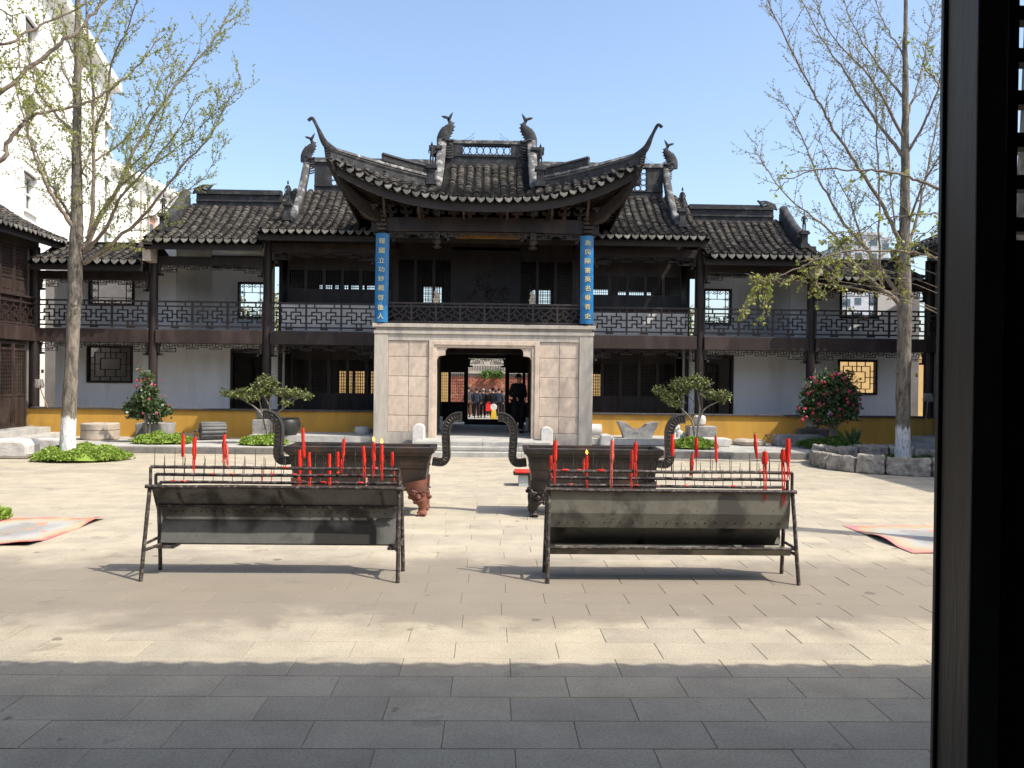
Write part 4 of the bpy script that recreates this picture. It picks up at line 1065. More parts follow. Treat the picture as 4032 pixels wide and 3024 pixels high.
# roof surfaces
YM = 26.75
def Ye(a): return 23.75-.45*(a/4.27)**3
def Ze(a): return 7.11+.98*(min(a, 4.27)/4.27)**2.6
def hip(a):
    q = max(0, (a-1.5)/2.77); return Vector((a, 24.6-1.3*q, 7.63+.46*q**1.3))
def front(a, t, s=1):
    """a distance from axis; t 0 at eave, 1 at ridge or hip"""
    if a <= 1.5:
        e = Vector((a, Ye(a), Ze(a))); r_ = Vector((a, YM, 8.80)); p = e.lerp(r_, t); p.z -= .17*math.sin(math.pi*t)
    else:
        e = Vector((a, Ye(a), Ze(a))); h_ = hip(a); p = e.lerp(h_, t); p.z -= .03*math.sin(math.pi*t)
    return Vector((XA+s*p.x, p.y, p.z))
rb = MB(); K = 30
for sgn_y in (1, -1):
    def my(p): return p if sgn_y > 0 else Vector((p.x, 2*YM-p.y, p.z))
    for s in (-1, 1):
        aa = [1.5*i/6 for i in range(7)]
        rb.grid([[my(front(a, t/8, s)) for a in aa] for t in range(9)])
        aa = [1.5001+(4.27-1.5001)*i/K for i in range(K+1)]
        rb.grid([[my(front(a, t/4, s)) for a in aa] for t in range(5)])
        # side slopes
        rows = []
        for i in range(15):
            b = 1-i/14; yb = YM-3.45*b
            eo = Vector((3.95+.32*b**3, yb, 7.11+.98*b**2.6)); a_ = 4.27-(4.27-1.5)*min(1, (yb-23.3)/1.3); ht = hip(a_) if yb < 24.6 else Vector((1.5, yb, 7.63+.5*min(1, (yb-24.6)/1.2)))
            if i == 0: ht = eo.copy()
            rows.append([my(Vector((XA+s*eo.lerp(ht, t/4).x, yb, eo.lerp(ht, t/4).z))) for t in range(5)])
        rb.grid(rows)
        # gable wall
        rb.add([my(Vector((XA+s*1.45, 24.6, 7.5))), my(Vector((XA+s*1.45, YM, 7.9))), my(Vector((XA+s*1.45, YM, 8.85))), my(Vector((XA+s*1.45, 25.6, 8.05)))], [(0, 1, 2, 3)])
top = list(rb.v); rb.v = [(x, y, z-.05) for x, y, z in top]; k = len(top)
rb.v += [(x, y, z-.13) for x, y, z in top]; rb.f += [tuple(i+k for i in f) for f in rb.f]
RS = rb.build('roof', 'board', SG)
n = 33; sp = 8.45/n
xs_ = [-4.225+sp*(i+.5) for i in range(n)]; xp = [-4.225+sp*i for i in range(0, n+1)]
def fp(x):
    a, s = abs(x), (1 if x > 0 else -1); a = min(a, 4.2)
    if 1.28 < a < 1.62: t1 = .30
    else: t1 = 1
    if a > 1.5: t1 = .93
    return [front(a, t1*t/8, s) for t in range(9)]
lay(RS, [fp(x) for x in xs_ if not 1.3 < abs(x) < 1.42], [fp(x) for x in xp], 300)
# side tiles
srows = []
for s in (-1, 1):
    for i in range(24):
        b = 1-(i+.7)/24*1.7; yb = YM-3.45*b; ab = abs(b)
        eo = Vector((3.95+.32*ab**3, yb, 7.11+.98*ab**2.6)); dy = abs(YM-yb); yq = YM-dy
        a_ = 4.27-(4.27-1.5)*min(1, (yq-23.3)/1.3); ht = hip(a_) if yq < 24.6 else Vector((1.5, yb, 7.63+.5*min(1, (yq-24.6)/1.2)))
        srows.append([Vector((XA+s*eo.lerp(ht, t/6).x, yb, eo.lerp(ht, t/6).z)) for t in range(7)])
lay(RS, [], srows, 0, drips=False)
m_ = MB()
for path in srows:
    m_.tube([p+Vector((0, .12, .03)) for p in path], .08, 6)
m_.build('side_tile_row', 'tile', RS, kind='stuff')
# eave boards following the curve, both faces and the two sides
def eave_path(off=0, inset=.10):
    pts = []
    for i in range(41):
        x = -4.2+8.4*i/40; a = abs(x); pts.append(Vector((XA+x, Ye(a)+inset, Ze(a)+off)))
    return pts
for s in (1,):
    m_ = MB(); m_.sweep([(-.025, -.36), (.025, -.36), (.025, -.06), (-.025, -.06)], eave_path(), Vector((0, 0, 1))); m_.build('eave_board', 'board', RS)
for s in (-1, 1):
    pts = [Vector((XA+s*(3.85+.32*abs(b)**3), YM-3.45*b, 7.11+.98*abs(b)**2.6)) for b in [1-2*i/30 for i in range(31)]]
    m_ = MB(); m_.sweep([(-.025, -.36), (.025, -.36), (.025, -.06), (-.025, -.06)], pts); m_.build('eave_board', 'board', RS)
# fanned rafters and soffit
m_ = MB()
for i in range(45):
    x = -4.1+8.2*i/44; a = abs(x)
    e = Vector((XA+x, Ye(a)+.16, Ze(a)-.22)); inn = Vector((XA+x*(.93 if a < 3 else 3.0/a*.98), 24.95 if a < 3 else 25.1, 7.05+.12*(a/4.27)**2))
    m_.tube([e, inn], .04, 4)
for s in (-1, 1):
    for i in range(24):
        b = 1-2*i/23; e = Vector((XA+s*(3.82+.32*abs(b)**3), YM-3.4*b, 6.92+.95*abs(b)**2.6)); m_.tube([e, Vector((XA+s*3.0, YM-2.0*b, 7.1))], .04, 4)
m_.build('rafter', 'wood', RS, kind='stuff')
m_ = MB()
m_.grid([[Vector((XA+(-4.2+8.4*i/40), Ye(abs(-4.2+8.4*i/40))+.12, Ze(abs(-4.2+8.4*i/40))-.14)) for i in range(41)], [Vector((XA+(-3.1+6.2*i/40), 25.0, 7.18)) for i in range(41)]])
for s in (-1, 1):
    m_.grid([[Vector((XA+s*(3.85+.32*abs(b)**3), YM-3.45*b, 6.97+.98*abs(b)**2.6)) for b in [1-2*i/30 for i in range(31)]], [Vector((XA+s*3.0, YM-1.75*b, 7.18)) for b in [1-2*i/30 for i in range(31)]]])
m_.build('soffit', 'wood', RS)
# corner beams with carved brackets
for s in (-1, 1):
    m_ = MB(); m_.sweep([(-.09, -.16), (.09, -.16), (.09, .1), (-.09, .1)], curve([(XA+s*2.9, 25.1, 6.72), (XA+s*3.5, 24.3, 7.0), (XA+s*3.95, 23.75, 7.42), (XA+s*4.25, 23.3, 8.02)], 5), scales=[1.3-.03*i for i in range(16)]); m_.build('corner_beam', 'board', RS)
    for q in range(3):
        m_ = MB(); m_.tube(curve([(XA+s*(3.0+.1*q), 24.9-.1*q, 6.70+.12*q), (XA+s*(3.35+.1*q), 24.6-.1*q, 6.68+.14*q), (XA+s*(3.55+.12*q), 24.35-.1*q, 6.86+.15*q), (XA+s*(3.45+.12*q), 24.3-.1*q, 7.0+.15*q)], 4), [.07]*9+[.05]*3+[.03], 6); m_.build('carved_bracket', 'wood_red', RS, True)
# hips, horns, gable bands, ridge
for s in (-1, 1):
    aa = [1.55+(4.25-1.55)*i/16 for i in range(17)]
    pth = [Vector((XA+s*hip(a).x, hip(a).y, hip(a).z-.02+.05*((a-1.5)/2.77)**3)) for a in aa]
    m_ = MB(); sc_ = [1-.25*(i/16)**2 for i in range(17)]
    m_.sweep([(-.11, -.12), (.11, -.12), (.11, .10), (-.11, .10)], pth, scales=sc_); m_.build('hip_ridge', 'ridge', RS)
    m_ = MB(); m_.sweep([(-.085, .10), (.085, .10)]+[(.12*math.cos(R(30*q)), .18+.05*math.sin(R(30*q))) for q in range(7)], pth, scales=sc_); m_.build('hip_roll', 'ridge', RS, True)
    m_ = MB(); m_.sweep([(-.06, .225), (.06, .225), (.10, .25), (.07, .33), (-.07, .33), (-.10, .25)], pth, scales=sc_); m_.build('hip_coping', 'band', RS)
    p2 = [Vector(p) for p in pth[:9]]
    m_ = MB(); m_.sweep([(-.07, .335), (.07, .335), (.07, .50), (-.07, .50)], p2); m_.sweep([(-.11, .505), (.11, .505), (.08, .57), (-.08, .57)], p2); m_.build('upper_hip_ridge', 'ridge', RS, bevel=.01)
    m_ = MB(); hp = curve([pth[-2]+Vector((0, 0, .12)), (XA+s*4.36, 23.2, 8.42), (XA+s*4.50, 23.1, 8.72), (XA+s*4.62, 23.03, 8.97), (XA+s*4.67, 23.0, 9.02), (XA+s*4.73, 23.0, 8.99), (XA+s*4.77, 23.0, 8.95)], 4)
    m_.tube(hp, [.13-.085*min(1, i/9) for i in range(len(hp))], 8, True, .7); m_.build('horn', 'ridge', RS, True)
    for q in range(6):
        m_ = MB(); m_.cbox((XA+s*(4.28+.01*q), 23.28, 8.02+.07*q), (.14, .16, .045), Matrix.Rotation(s*R(20), 3, 'Y')); m_.build('horn_scale', 'ridge', RS)
    x = XA+s*1.40
    def gp(t):
        p = front(1.4, t, s); return Vector((x, p.y-.1*(t < .1), p.z+.02+.62*t**2.2))
    pth = [gp(.26+.74*i/14) for i in range(15)]
    m_ = MB(); m_.sweep([(-.09, -.75), (.09, -.75), (.09, .10), (-.09, .10)], pth); m_.build('gable_curb', 'ridge', RS)
    m_ = MB(); m_.sweep([(-.13, .10), (.13, .10)]+[(.14*math.cos(R(30*q)), .16+.10*math.sin(R(30*q))) for q in range(7)], pth); m_.build('gable_band', 'band', RS, True)
    pedestal(RS, XA+s*1.56, 24.5, 7.62, 1.12, .12)
    m_ = MB(); m_.box(XA+s*1.55-.16, XA+s*1.55+.16, 26.2, 26.75, 9.0, 9.12); m_.box(XA+s*1.57-.2, XA+s*1.57+.2, 26.15, 26.8, 9.12, 9.22); m_.box(XA+s*1.5-.1, XA+s*1.5+.1, 26.3, 26.7, 8.2, 9.0); m_.build('gable_shoulder', 'ridge', RS, bevel=.01)
zr = 8.80; m_ = MB(); pth = [Vector((XA-1.32, YM, zr)), Vector((XA+1.32, YM, zr))]
ridge_layers(m_, pth, [(.14, -.15, .20), (.17, .205, .25)]); m_.build('ridge', 'ridge', RS)
zb_, zt_ = zr+.255, zr+.62
m_ = MB(); m_.box(XA-1.32, XA-.75, YM-.1, YM+.1, zb_, zt_); m_.box(XA+.75, XA+1.32, YM-.1, YM+.1, zb_, zt_)
m_.box(XA-.75, XA+.75, YM-.08, YM+.08, zb_, zb_+.05); m_.box(XA-.75, XA+.75, YM-.08, YM+.08, zt_-.06, zt_); m_.build('ridge_panel', 'ridge', RS, bevel=.008)
m_ = MB(); ring_lattice(m_, XA-.74, XA+.74, zb_+.05, zt_-.06, YM, .106, .013); m_.build('ring_lattice', 'ridge', RS)
m_ = MB(); ridge_layers(m_, pth, [(.12, .625, .68), (.09, .685, .74)]); m_.build('ridge_cap', 'band', RS)
fish(RS, XA-1.30, YM, zr+.58, 1, .92); fish(RS, XA+1.30, YM, zr+.58, -1, .92)

# ------------------------------------------------------------------ couplet boards
def char_mesh(ch, size):
    c = bpy.data.curves.new('character', 'FONT'); c.body = ch; c.size = size; c.extrude = .006; c.offset = size*.004; c.resolution_u = 3
    c.align_x = 'CENTER'; c.align_y = 'CENTER'
    o = bpy.data.objects.new('tmp', c); COL.objects.link(o)
    dg = bpy.context.evaluated_depsgraph_get(); dg.update()
    me = bpy.data.meshes.new_from_object(o.evaluated_get(dg)); bpy.data.objects.remove(o); bpy.data.curves.remove(c)
    me.name = 'character'; me.materials.clear(); me.materials.append(M['gold'])
    if len(me.vertices):
        xs = [v.co.x for v in me.vertices]; ys = [v.co.y for v in me.vertices]
        me.transform(Matrix.Translation((-(min(xs)+max(xs))/2, -(min(ys)+max(ys))/2, 0)))
    return me
def board(u, v0, v1, text, vs_, du, label, seal):
    Y = 24.66; a = P(u, v0, Y); b = P(u+du, v1, Y); hw = .193
    B = thing('couplet_board', label, 'sign board', (b.x, Y, b.z), 'blue couplet boards on the stage columns')
    m_ = MB(); rows = []
    r_ = .30
    for k in range(2):
        for q in (range(9) if k == 0 else range(8, -1, -1)):
            t = -1+2*q/8; x = hw*t; y = r_-math.sqrt(r_*r_-x*x)+(.02 if k else 0); rows.append((x, y))
    vsx = [(a.x+x, Y+y, a.z) for x, y in rows]+[(b.x+x, Y+y, b.z) for x, y in rows]; n = len(rows)
    m_.add(vsx, [tuple(range(n)), tuple(range(n, 2*n))[::-1]]+[(i, i+n, (i+1) % n+n, (i+1) % n) for i in range(n)])
    pb = m_.build('board', 'blue', B)
    for ch, v in zip(text, vs_):
        t = (v-v0)/(v1-v0); c = P(u+du*t, v, Y-.004); me = char_mesh(ch, .20)
        piece('character', me, (c.x-.01*(u < 1900)+.02*(u > 1900), Y-.001, c.z), (math.pi/2, 0, 0), B, (.95, .86, 1.6))
    t = seal; c = P(u+du*((t-v0)/(v1-v0))+(-18 if u < 1900 else 20), t, Y); m_ = MB(); m_.box(c.x-.02, c.x+.02, Y+.035, Y+.07, c.z-.025, c.z+.025)
    m_.build('seal', 'red_seal', B)
board(1506, 917, 1268, '報國立功妙戲啓後人', (948, 986, 1024, 1060, 1096, 1132, 1171, 1210, 1244), -7, 'blue curved board with gold characters on the left stage column', 1114)
board(2312, 928, 1275, '為民除害英名垂青史', (956, 992, 1027, 1064, 1099, 1135, 1171, 1208, 1245), -1, 'blue curved board with gold characters on the right stage column', 975)

# ------------------------------------------------------------------ candle racks
def rack(x0, x1, rot, kind, label):
    """built at true place; x0,x1 leg ends; kind a = stepped trough, b = deep trough"""
    cx = (x0+x1)/2; L = (x1-x0)/2
    B = thing('candle_rack', label, 'candle rack', (cx, 8.95, 0), 'two iron candle racks')
    mt = 'iron'; pr = .022
    yf, yr = 8.70, 9.22          # feet
    rim_f, rim_r, zr_ = 8.86, 9.12, .945
    def part(nm, fn, m=mt, sm=False, bev=0):
        q = MB(); fn(q); return q.build(nm, m, B, sm, bev)
    wob = lambda p, r_: [Vector(a).lerp(Vector(b), i/6)+Vector((0, rg.uniform(-.004, .004), rg.uniform(-.004, .004))) for a, b in [(p[0], p[1])] for i in range(7)]
    for sx in (x0, x1):
        for yy, yt, ex in ((yf, 8.88, 0), (yr, 9.10, 0)):
            part('leg', lambda q: q.tube(wob([(sx, yy, 0), (sx+(cx-sx)*.012, yt, zr_)], 0), pr, 8), sm=True)
        part('brace', lambda q: (q.tube([(sx, 8.76, .30), (sx+(.09 if sx < cx else -.09), 9.0, .32), (sx, 9.18, .30)], .018, 6), q.tube([(sx, 8.78, .36), (sx, 9.18, .36)], .015, 6)))
    rods = [(8.88, 1.14, 0), (9.02, 1.05, 0), (9.14, .955, 0)]
    for i, (y, z, e) in enumerate(rods):
        part('spike_rail', lambda q: q.tube(wob([(x0+.02, y, z), (x1-.02, y, z)], 0), .017, 8), sm=True)
        for sx in (x0+.02, x1-.02):
            part('rail_post', lambda q: q.tube([(sx, y, z), (sx, y, zr_-.04 if i < 2 else .90)], .017, 8), sm=True)
    part('front_rim', lambda q: q.tube(wob([(x0-.02, 8.85, zr_), (x1+.02, 8.85, zr_)], 0), .020, 8), sm=True)
    part('rear_rim', lambda q: q.tube(wob([(x0-.02, 9.17, .90), (x1+.02, 9.17, .90)], 0), .018, 8), sm=True)
    for sx in (x0, x1): part('end_rim', lambda q: q.tube([(sx, 8.85, zr_), (sx, 9.17, .90)], .018, 8), sm=True)
    # spikes: one part per rail (about 25 thin pins each)
    for i, (y, z, e) in enumerate(rods):
        def f(q):
            n = 24
            for k in range(n):
                x = x0+.06+(x1-x0-.12)*(k+.5*(i % 2))/n; h = .20 if k % 2 == 0 else .10
                q.tube([(x, y, z), (x+rg.uniform(-.006, .006), y+rg.uniform(-.004, .004), z+h)], [.0045, .0025], 4)
        part('spikes', f)
    th = .006
    def sheet_(q, pts, a, b):
        q.add([(a, y, z) for y, z in pts]+[(b, y, z) for y, z in pts]+[(a, y+th, z) for y, z in pts]+[(b, y+th, z) for y, z in pts],
              [(i, i+1, len(pts)+i+1, len(pts)+i) for i in range(len(pts)-1)]+[(2*len(pts)+i, 3*len(pts)+i, 3*len(pts)+i+1, 2*len(pts)+i+1) for i in range(len(pts)-1)])
    a, b = x0+.04, x1-.04
    if kind == 'a':
        part('upper_panel', lambda q: sheet_(q, [(8.86, .93), (8.97, .735)], a+.0, b), 'sheet_a')
        part('seam_angle', lambda q: (q.box(a+.03, b, 8.945, 8.975, .715, .74)))
        part('perforated_strip', lambda q: sheet_(q, [(8.965, .72), (8.985, .615)], a+.06, b-.01), 'sheet_a')
        def holes(q):
            for k in range(30):
                x = a+.15+(b-a-.3)*k/29+rg.uniform(-.02, .02); z = .668+rg.uniform(-.006, .006); q.lathe([(.006, 8.966), (.006, 8.977)], (x, 0, z), 6, 'Y')
        part('holes', holes, 'wick')
        part('lower_panel', lambda q: sheet_(q, [(9.04, .63), (8.98, .34), (9.02, .315)], a+.05, b-.02), 'sheet_a')
        part('rear_panel', lambda q: sheet_(q, [(9.17, .89), (9.16, .62), (9.02, .315)], a, b), 'sheet_a')
        part('end_panel', lambda q: q.prism([(8.86, .92), (9.17, .89), (9.16, .62), (9.02, .32), (9.04, .62), (8.97, .73)], a+.0, a+.006, 'YZ'), 'sheet_a')
        part('end_panel', lambda q: q.prism([(8.86, .92), (9.17, .89), (9.16, .62), (9.02, .32), (9.04, .62), (8.97, .73)], b-.006, b, 'YZ'), 'sheet_a')
        for t in (.10, .515, .93):
            x = a+(b-a)*t; part('strap', lambda q: q.add([(x-.015, 8.853, .93), (x+.015, 8.853, .93), (x+.045, 8.963, .73), (x+.015, 8.963, .73), (x-.015, 8.848, .93), (x+.015, 8.848, .93), (x+.045, 8.958, .73), (x+.015, 8.958, .73)], [(4, 5, 6, 7), (0, 3, 2, 1), (0, 4, 7, 3), (1, 2, 6, 5)]))
        part('tray_support', lambda q: (q.box(a+.02, a+.20, 8.94, 9.14, .285, .31), q.box(b-.10, b+.0, 8.94, 9.14, .285, .31)))
    else:
        part('upper_panel', lambda q: sheet_(q, [(8.86, .93), (8.875, .70), (8.915, .545)], a+.0, b-.0), 'sheet_b')
        part('under_panel', lambda q: sheet_(q, [(8.917, .543), (9.10, .36), (9.12, .33)], a, b-.08), 'sheet_a')
        part('rear_panel', lambda q: sheet_(q, [(9.17, .89), (9.20, .58), (9.15, .34)], a, b), 'sheet_b')
        part('ash_tray', lambda q: (sheet_(q, [(8.80, .345), (8.84, .275), (9.12, .275), (9.17, .34)], a-.01, b+.0)), 'sheet_b')
        part('lower_pipe', lambda q: q.tube([(x0+.01, 8.79, .355), (x1-.02, 8.79, .355)], .016, 8), sm=True)
        part('end_panel', lambda q: q.prism([(8.86, .92), (9.17, .89), (9.20, .58), (9.1, .36), (8.915, .55)], a, a+.006, 'YZ'), 'sheet_b')
        part('end_panel', lambda q: q.prism([(8.86, .92), (9.17, .89), (9.20, .58), (8.915, .55)], b-.006, b, 'YZ'), 'sheet_b')
        def holes(q):
            for k in range(22):
                x = a+.1+(b-a-.2)*k/21+rg.uniform(-.03, .03); z = .60+rg.uniform(-.008, .008); q.lathe([(.006, 8.885), (.006, 8.905)], (x, 0, z), 6, 'Y')
        part('holes', holes, 'wick')
    def wax_bits(q):
        for k in range(26):
            y, z, _ = rods[rg.randrange(3)]; x = rg.uniform(x0+.1, x1-.1); q.blob((x, y+rg.uniform(-.01, .01), z+.01), rg.uniform(.008, .02), 6, 4, .3, (2.2, .8, .7))
    part('wax_drips', wax_bits, 'wax')
    if rot: B.rotation_euler = (0, 0, rot)
    return B
rack(-3.53, -.93, 0, 'a', 'rusty candle rack with stepped sooty trough and three strap braces, left of the path')
rack(.60, 3.20, 0, 'b', 'rusty candle rack with deep mottled grey trough, right of the path')

# ------------------------------------------------------------------ candles
rodsY = {1: (8.88, 1.14), 2: (9.02, 1.05), 3: (9.14, .955)}
def candle(u, vt, vb, rod, w_, label, lit=False, mt='wax', drips=3, lean=0, tail=0, cat='candle'):
    y, z = rodsY[rod]; y -= .002
    a = P(u+lean, vt, y); b = P(u, vb, y); hgt = a.z-b.z
    grp = 'red candles on the iron racks'
    B = thing('candle', label, cat, (b.x, y, b.z), grp); r = random.Random(int(u*7+vt))
    m_ = MB(); n = 7
    pts = [b.lerp(a, i/n)+Vector((r.uniform(-.002, .002), 0, 0)) for i in range(n+1)]
    m_.tube(pts, [w_*(.55 if i == 0 else .9+r.uniform(-.1, .12)) for i in range(n)]+[w_*.85], 9)
    for k in range(drips):
        an = r.uniform(0, 6.28); off = Vector((math.cos(an)*w_*.95, math.sin(an)*w_*.8, 0)); s0 = r.uniform(.45, 1.0); s1 = s0-r.uniform(.3, .7)
        p0 = b.lerp(a, s0)+off; p1 = b.lerp(a, max(s1, -.12))+off*1.15
        q = [p0.lerp(p1, i/5)+Vector((r.uniform(-.003, .003), 0, 0)) for i in range(6)]; m_.tube(q, [w_*.2, w_*.3, w_*.26, w_*.3, w_*.22, w_*.1], 5)
    if tail:
        t_ = P(u+r.uniform(-4, 4), vb+tail, y)
        for k in range(2):
            q = [b.lerp(t_, i/6)+Vector((r.uniform(-.004, .004)+(k-.5)*w_*.8, -.02*min(1, i/2), 0)) for i in range(7)]; m_.tube(q, [w_*.35, w_*.3, w_*.34, w_*.25, w_*.3, w_*.2, w_*.08], 5)
    m_.build('wax_body', mt, B, True)
    if b.z > z+.01:
        m_ = MB(); m_.tube([(b.x, y, z), (b.x, y, b.z+.01)], .004, 5); m_.build('spike', 'iron', B)
    m_ = MB(); m_.tube([a-Vector((0, 0, .003)), a+Vector((.001, 0, .016)), a+Vector((.003, 0, .03))], [.004, .003, .002], 5); m_.build('wick', 'wick', B)
    if lit:
        m_ = MB(); f = a+Vector((.002, 0, .015)); m_.tube([f, f+Vector((0, 0, .012)), f+Vector((-.002, 0, .03)), f+Vector((-.006, 0, .052))], [.004, .013, .011, .001], 8); m_.build('flame', 'flame', B, True)
zl = lambda x, y: (500+x*.5877, 1600+y*.5877); zrr = lambda x, y: (1900+x*.633, 1600+y*.633)
LC = [(375, 185, 340, 1, .019, 'red candle farthest to the left on the left rack', 0, 'wax', 3, 0, 0),
      (448, 205, 345, 1, .019, 'second red candle from the left on the left rack, with long wax drips below', 0, 'wax', 4, 3, 60),
      (648, 187, 350, 1, .017, 'dripping red candle above the left ground cover mound, taller of a leaning pair', 0, 'wax', 5, 2, 20),
      (676, 250, 392, 1, .014, 'leaning ragged red candle, shorter of the pair on the left rack', 0, 'wax_pink', 4, -6, 10),
      (1185, 145, 345, 1, .018, 'tallest red candle, standing highest over the left rack before the left burner', 0, 'wax', 1, -5, 0),
      (1157, 290, 462, 2, .019, 'thick red candle at the left edge of the left burner', 0, 'wax', 3, 0, 40),
      (1225, 308, 500, 3, .019, 'straight thick red candle on the left rack, right of the tallest one', 0, 'wax', 2, -3, 40),
      (1358, 318, 500, 3, .020, 'thick red candle alone before the middle of the left burner', 0, 'wax', 3, -2, 40),
      (1412, 305, 440, 2, .017, 'short red candle low beside a taller one before the left burner', 0, 'wax', 4, 0, 10),
      (1445, 218, 350, 1, .018, 'red candle with a wax clot at its foot on the top rail', 0, 'wax', 3, 6, 55),
      (1590, 265, 400, 1, .018, 'red candle leaning slightly, third from the right on the left rack', 0, 'wax', 4, -4, 50),
      (1655, 245, 372, 1, .021, 'burning red candle with a bent orange flame on the left rack', 1, 'wax', 6, -2, 60),
      (1706, 258, 380, 1, .020, 'burning red candle with a small pale flame, beside another lit one', 1, 'wax', 6, 0, 70),
      (1778, 305, 405, 2, .015, 'small ragged red candle farthest to the right on the left rack', 0, 'wax', 4, 0, 0),
      (905, 430, 500, 3, .009, 'small burnt down red wax stub on the lowest rail, left of the middle', 0, 'wax', 3, 0, 0),
      (968, 428, 500, 3, .007, 'thin burnt down red wax stub beside the rack middle', 0, 'wax_pink', 2, 0, 0),
      (1603, 470, 530, 3, .013, 'pale pink wax remnant hanging on the lowest rail of the left rack', 0, 'wax_pale', 4, 0, 10),
      (1790, 425, 505, 3, .007, 'thin red wax stub low at the right end of the left rack', 0, 'wax', 2, 0, 0)]
for (x, yt, yb, rod, w_, lb, lit, mt_, dr, lean, tail) in LC:
    u, v0 = zl(x, yt); _, v1 = zl(x, yb); candle(u, v0, v1, rod, w_, lb, lit, mt_, dr, lean, tail)
RC = [(450, 212, 345, 1, .020, 'red candle with ragged top at the left end of the right rack', 0, 'wax', 5, 2, 90),
      (426, 305, 430, 2, .016, 'low red candle at the far left end of the right rack', 0, 'wax', 3, 0, 20),
      (630, 325, 420, 2, .012, 'short stubby red candle just left of the lit one on the right rack', 0, 'wax', 4, 0, 0),
      (648, 307, 430, 3, .017, 'burning red candle with a yellow flame on the right rack', 1, 'wax', 4, 0, 60),
      (803, 210, 345, 1, .019, 'faded pink red candle with fringed wax before the right burner', 0, 'wax_pink', 6, 2, 110),
      (950, 222, 345, 1, .021, 'thick red candle above the middle of the right burner', 0, 'wax', 4, 0, 70),
      (924, 270, 470, 2, .015, 'long narrow red candle tucked left of a thick one on the right rack', 0, 'wax', 3, 3, 40),
      (1180, 174, 312, 1, .019, 'red candle just right of the right burner handle', 0, 'wax', 5, 0, 0),
      (1298, 295, 430, 2, .018, 'ragged melted red candle on the lower rail, right of the burner', 0, 'wax', 6, 4, 0),
      (1330, 197, 318, 1, .018, 'red candle in front of the right ground cover mound', 0, 'wax', 4, 0, 0),
      (1455, 187, 348, 1, .016, 'slim red candle before the pale stone slab, right rack', 0, 'wax', 2, -3, 0),
      (1708, 175, 325, 1, .018, 'red candle leaning left, below the wall tap, on the right rack', 0, 'wax', 3, -9, 0),
      (1757, 280, 365, 1, .029, 'short very thick red candle with long pink drips on the right rack', 0, 'wax', 6, 0, 140),
      (1868, 268, 350, 1, .027, 'short fat red candle second from the right end of the right rack', 0, 'wax', 3, 0, 170),
      (1900, 200, 365, 1, .024, 'tall thick red candle farthest to the right on the right rack', 0, 'wax', 4, 0, 60)]
for (x, yt, yb, rod, w_, lb, lit, mt_, dr, lean, tail) in RC:
    u, v0 = zrr(x, yt); _, v1 = zrr(x, yb); candle(u, v0, v1, rod, w_, lb, lit, mt_, dr, lean, tail)

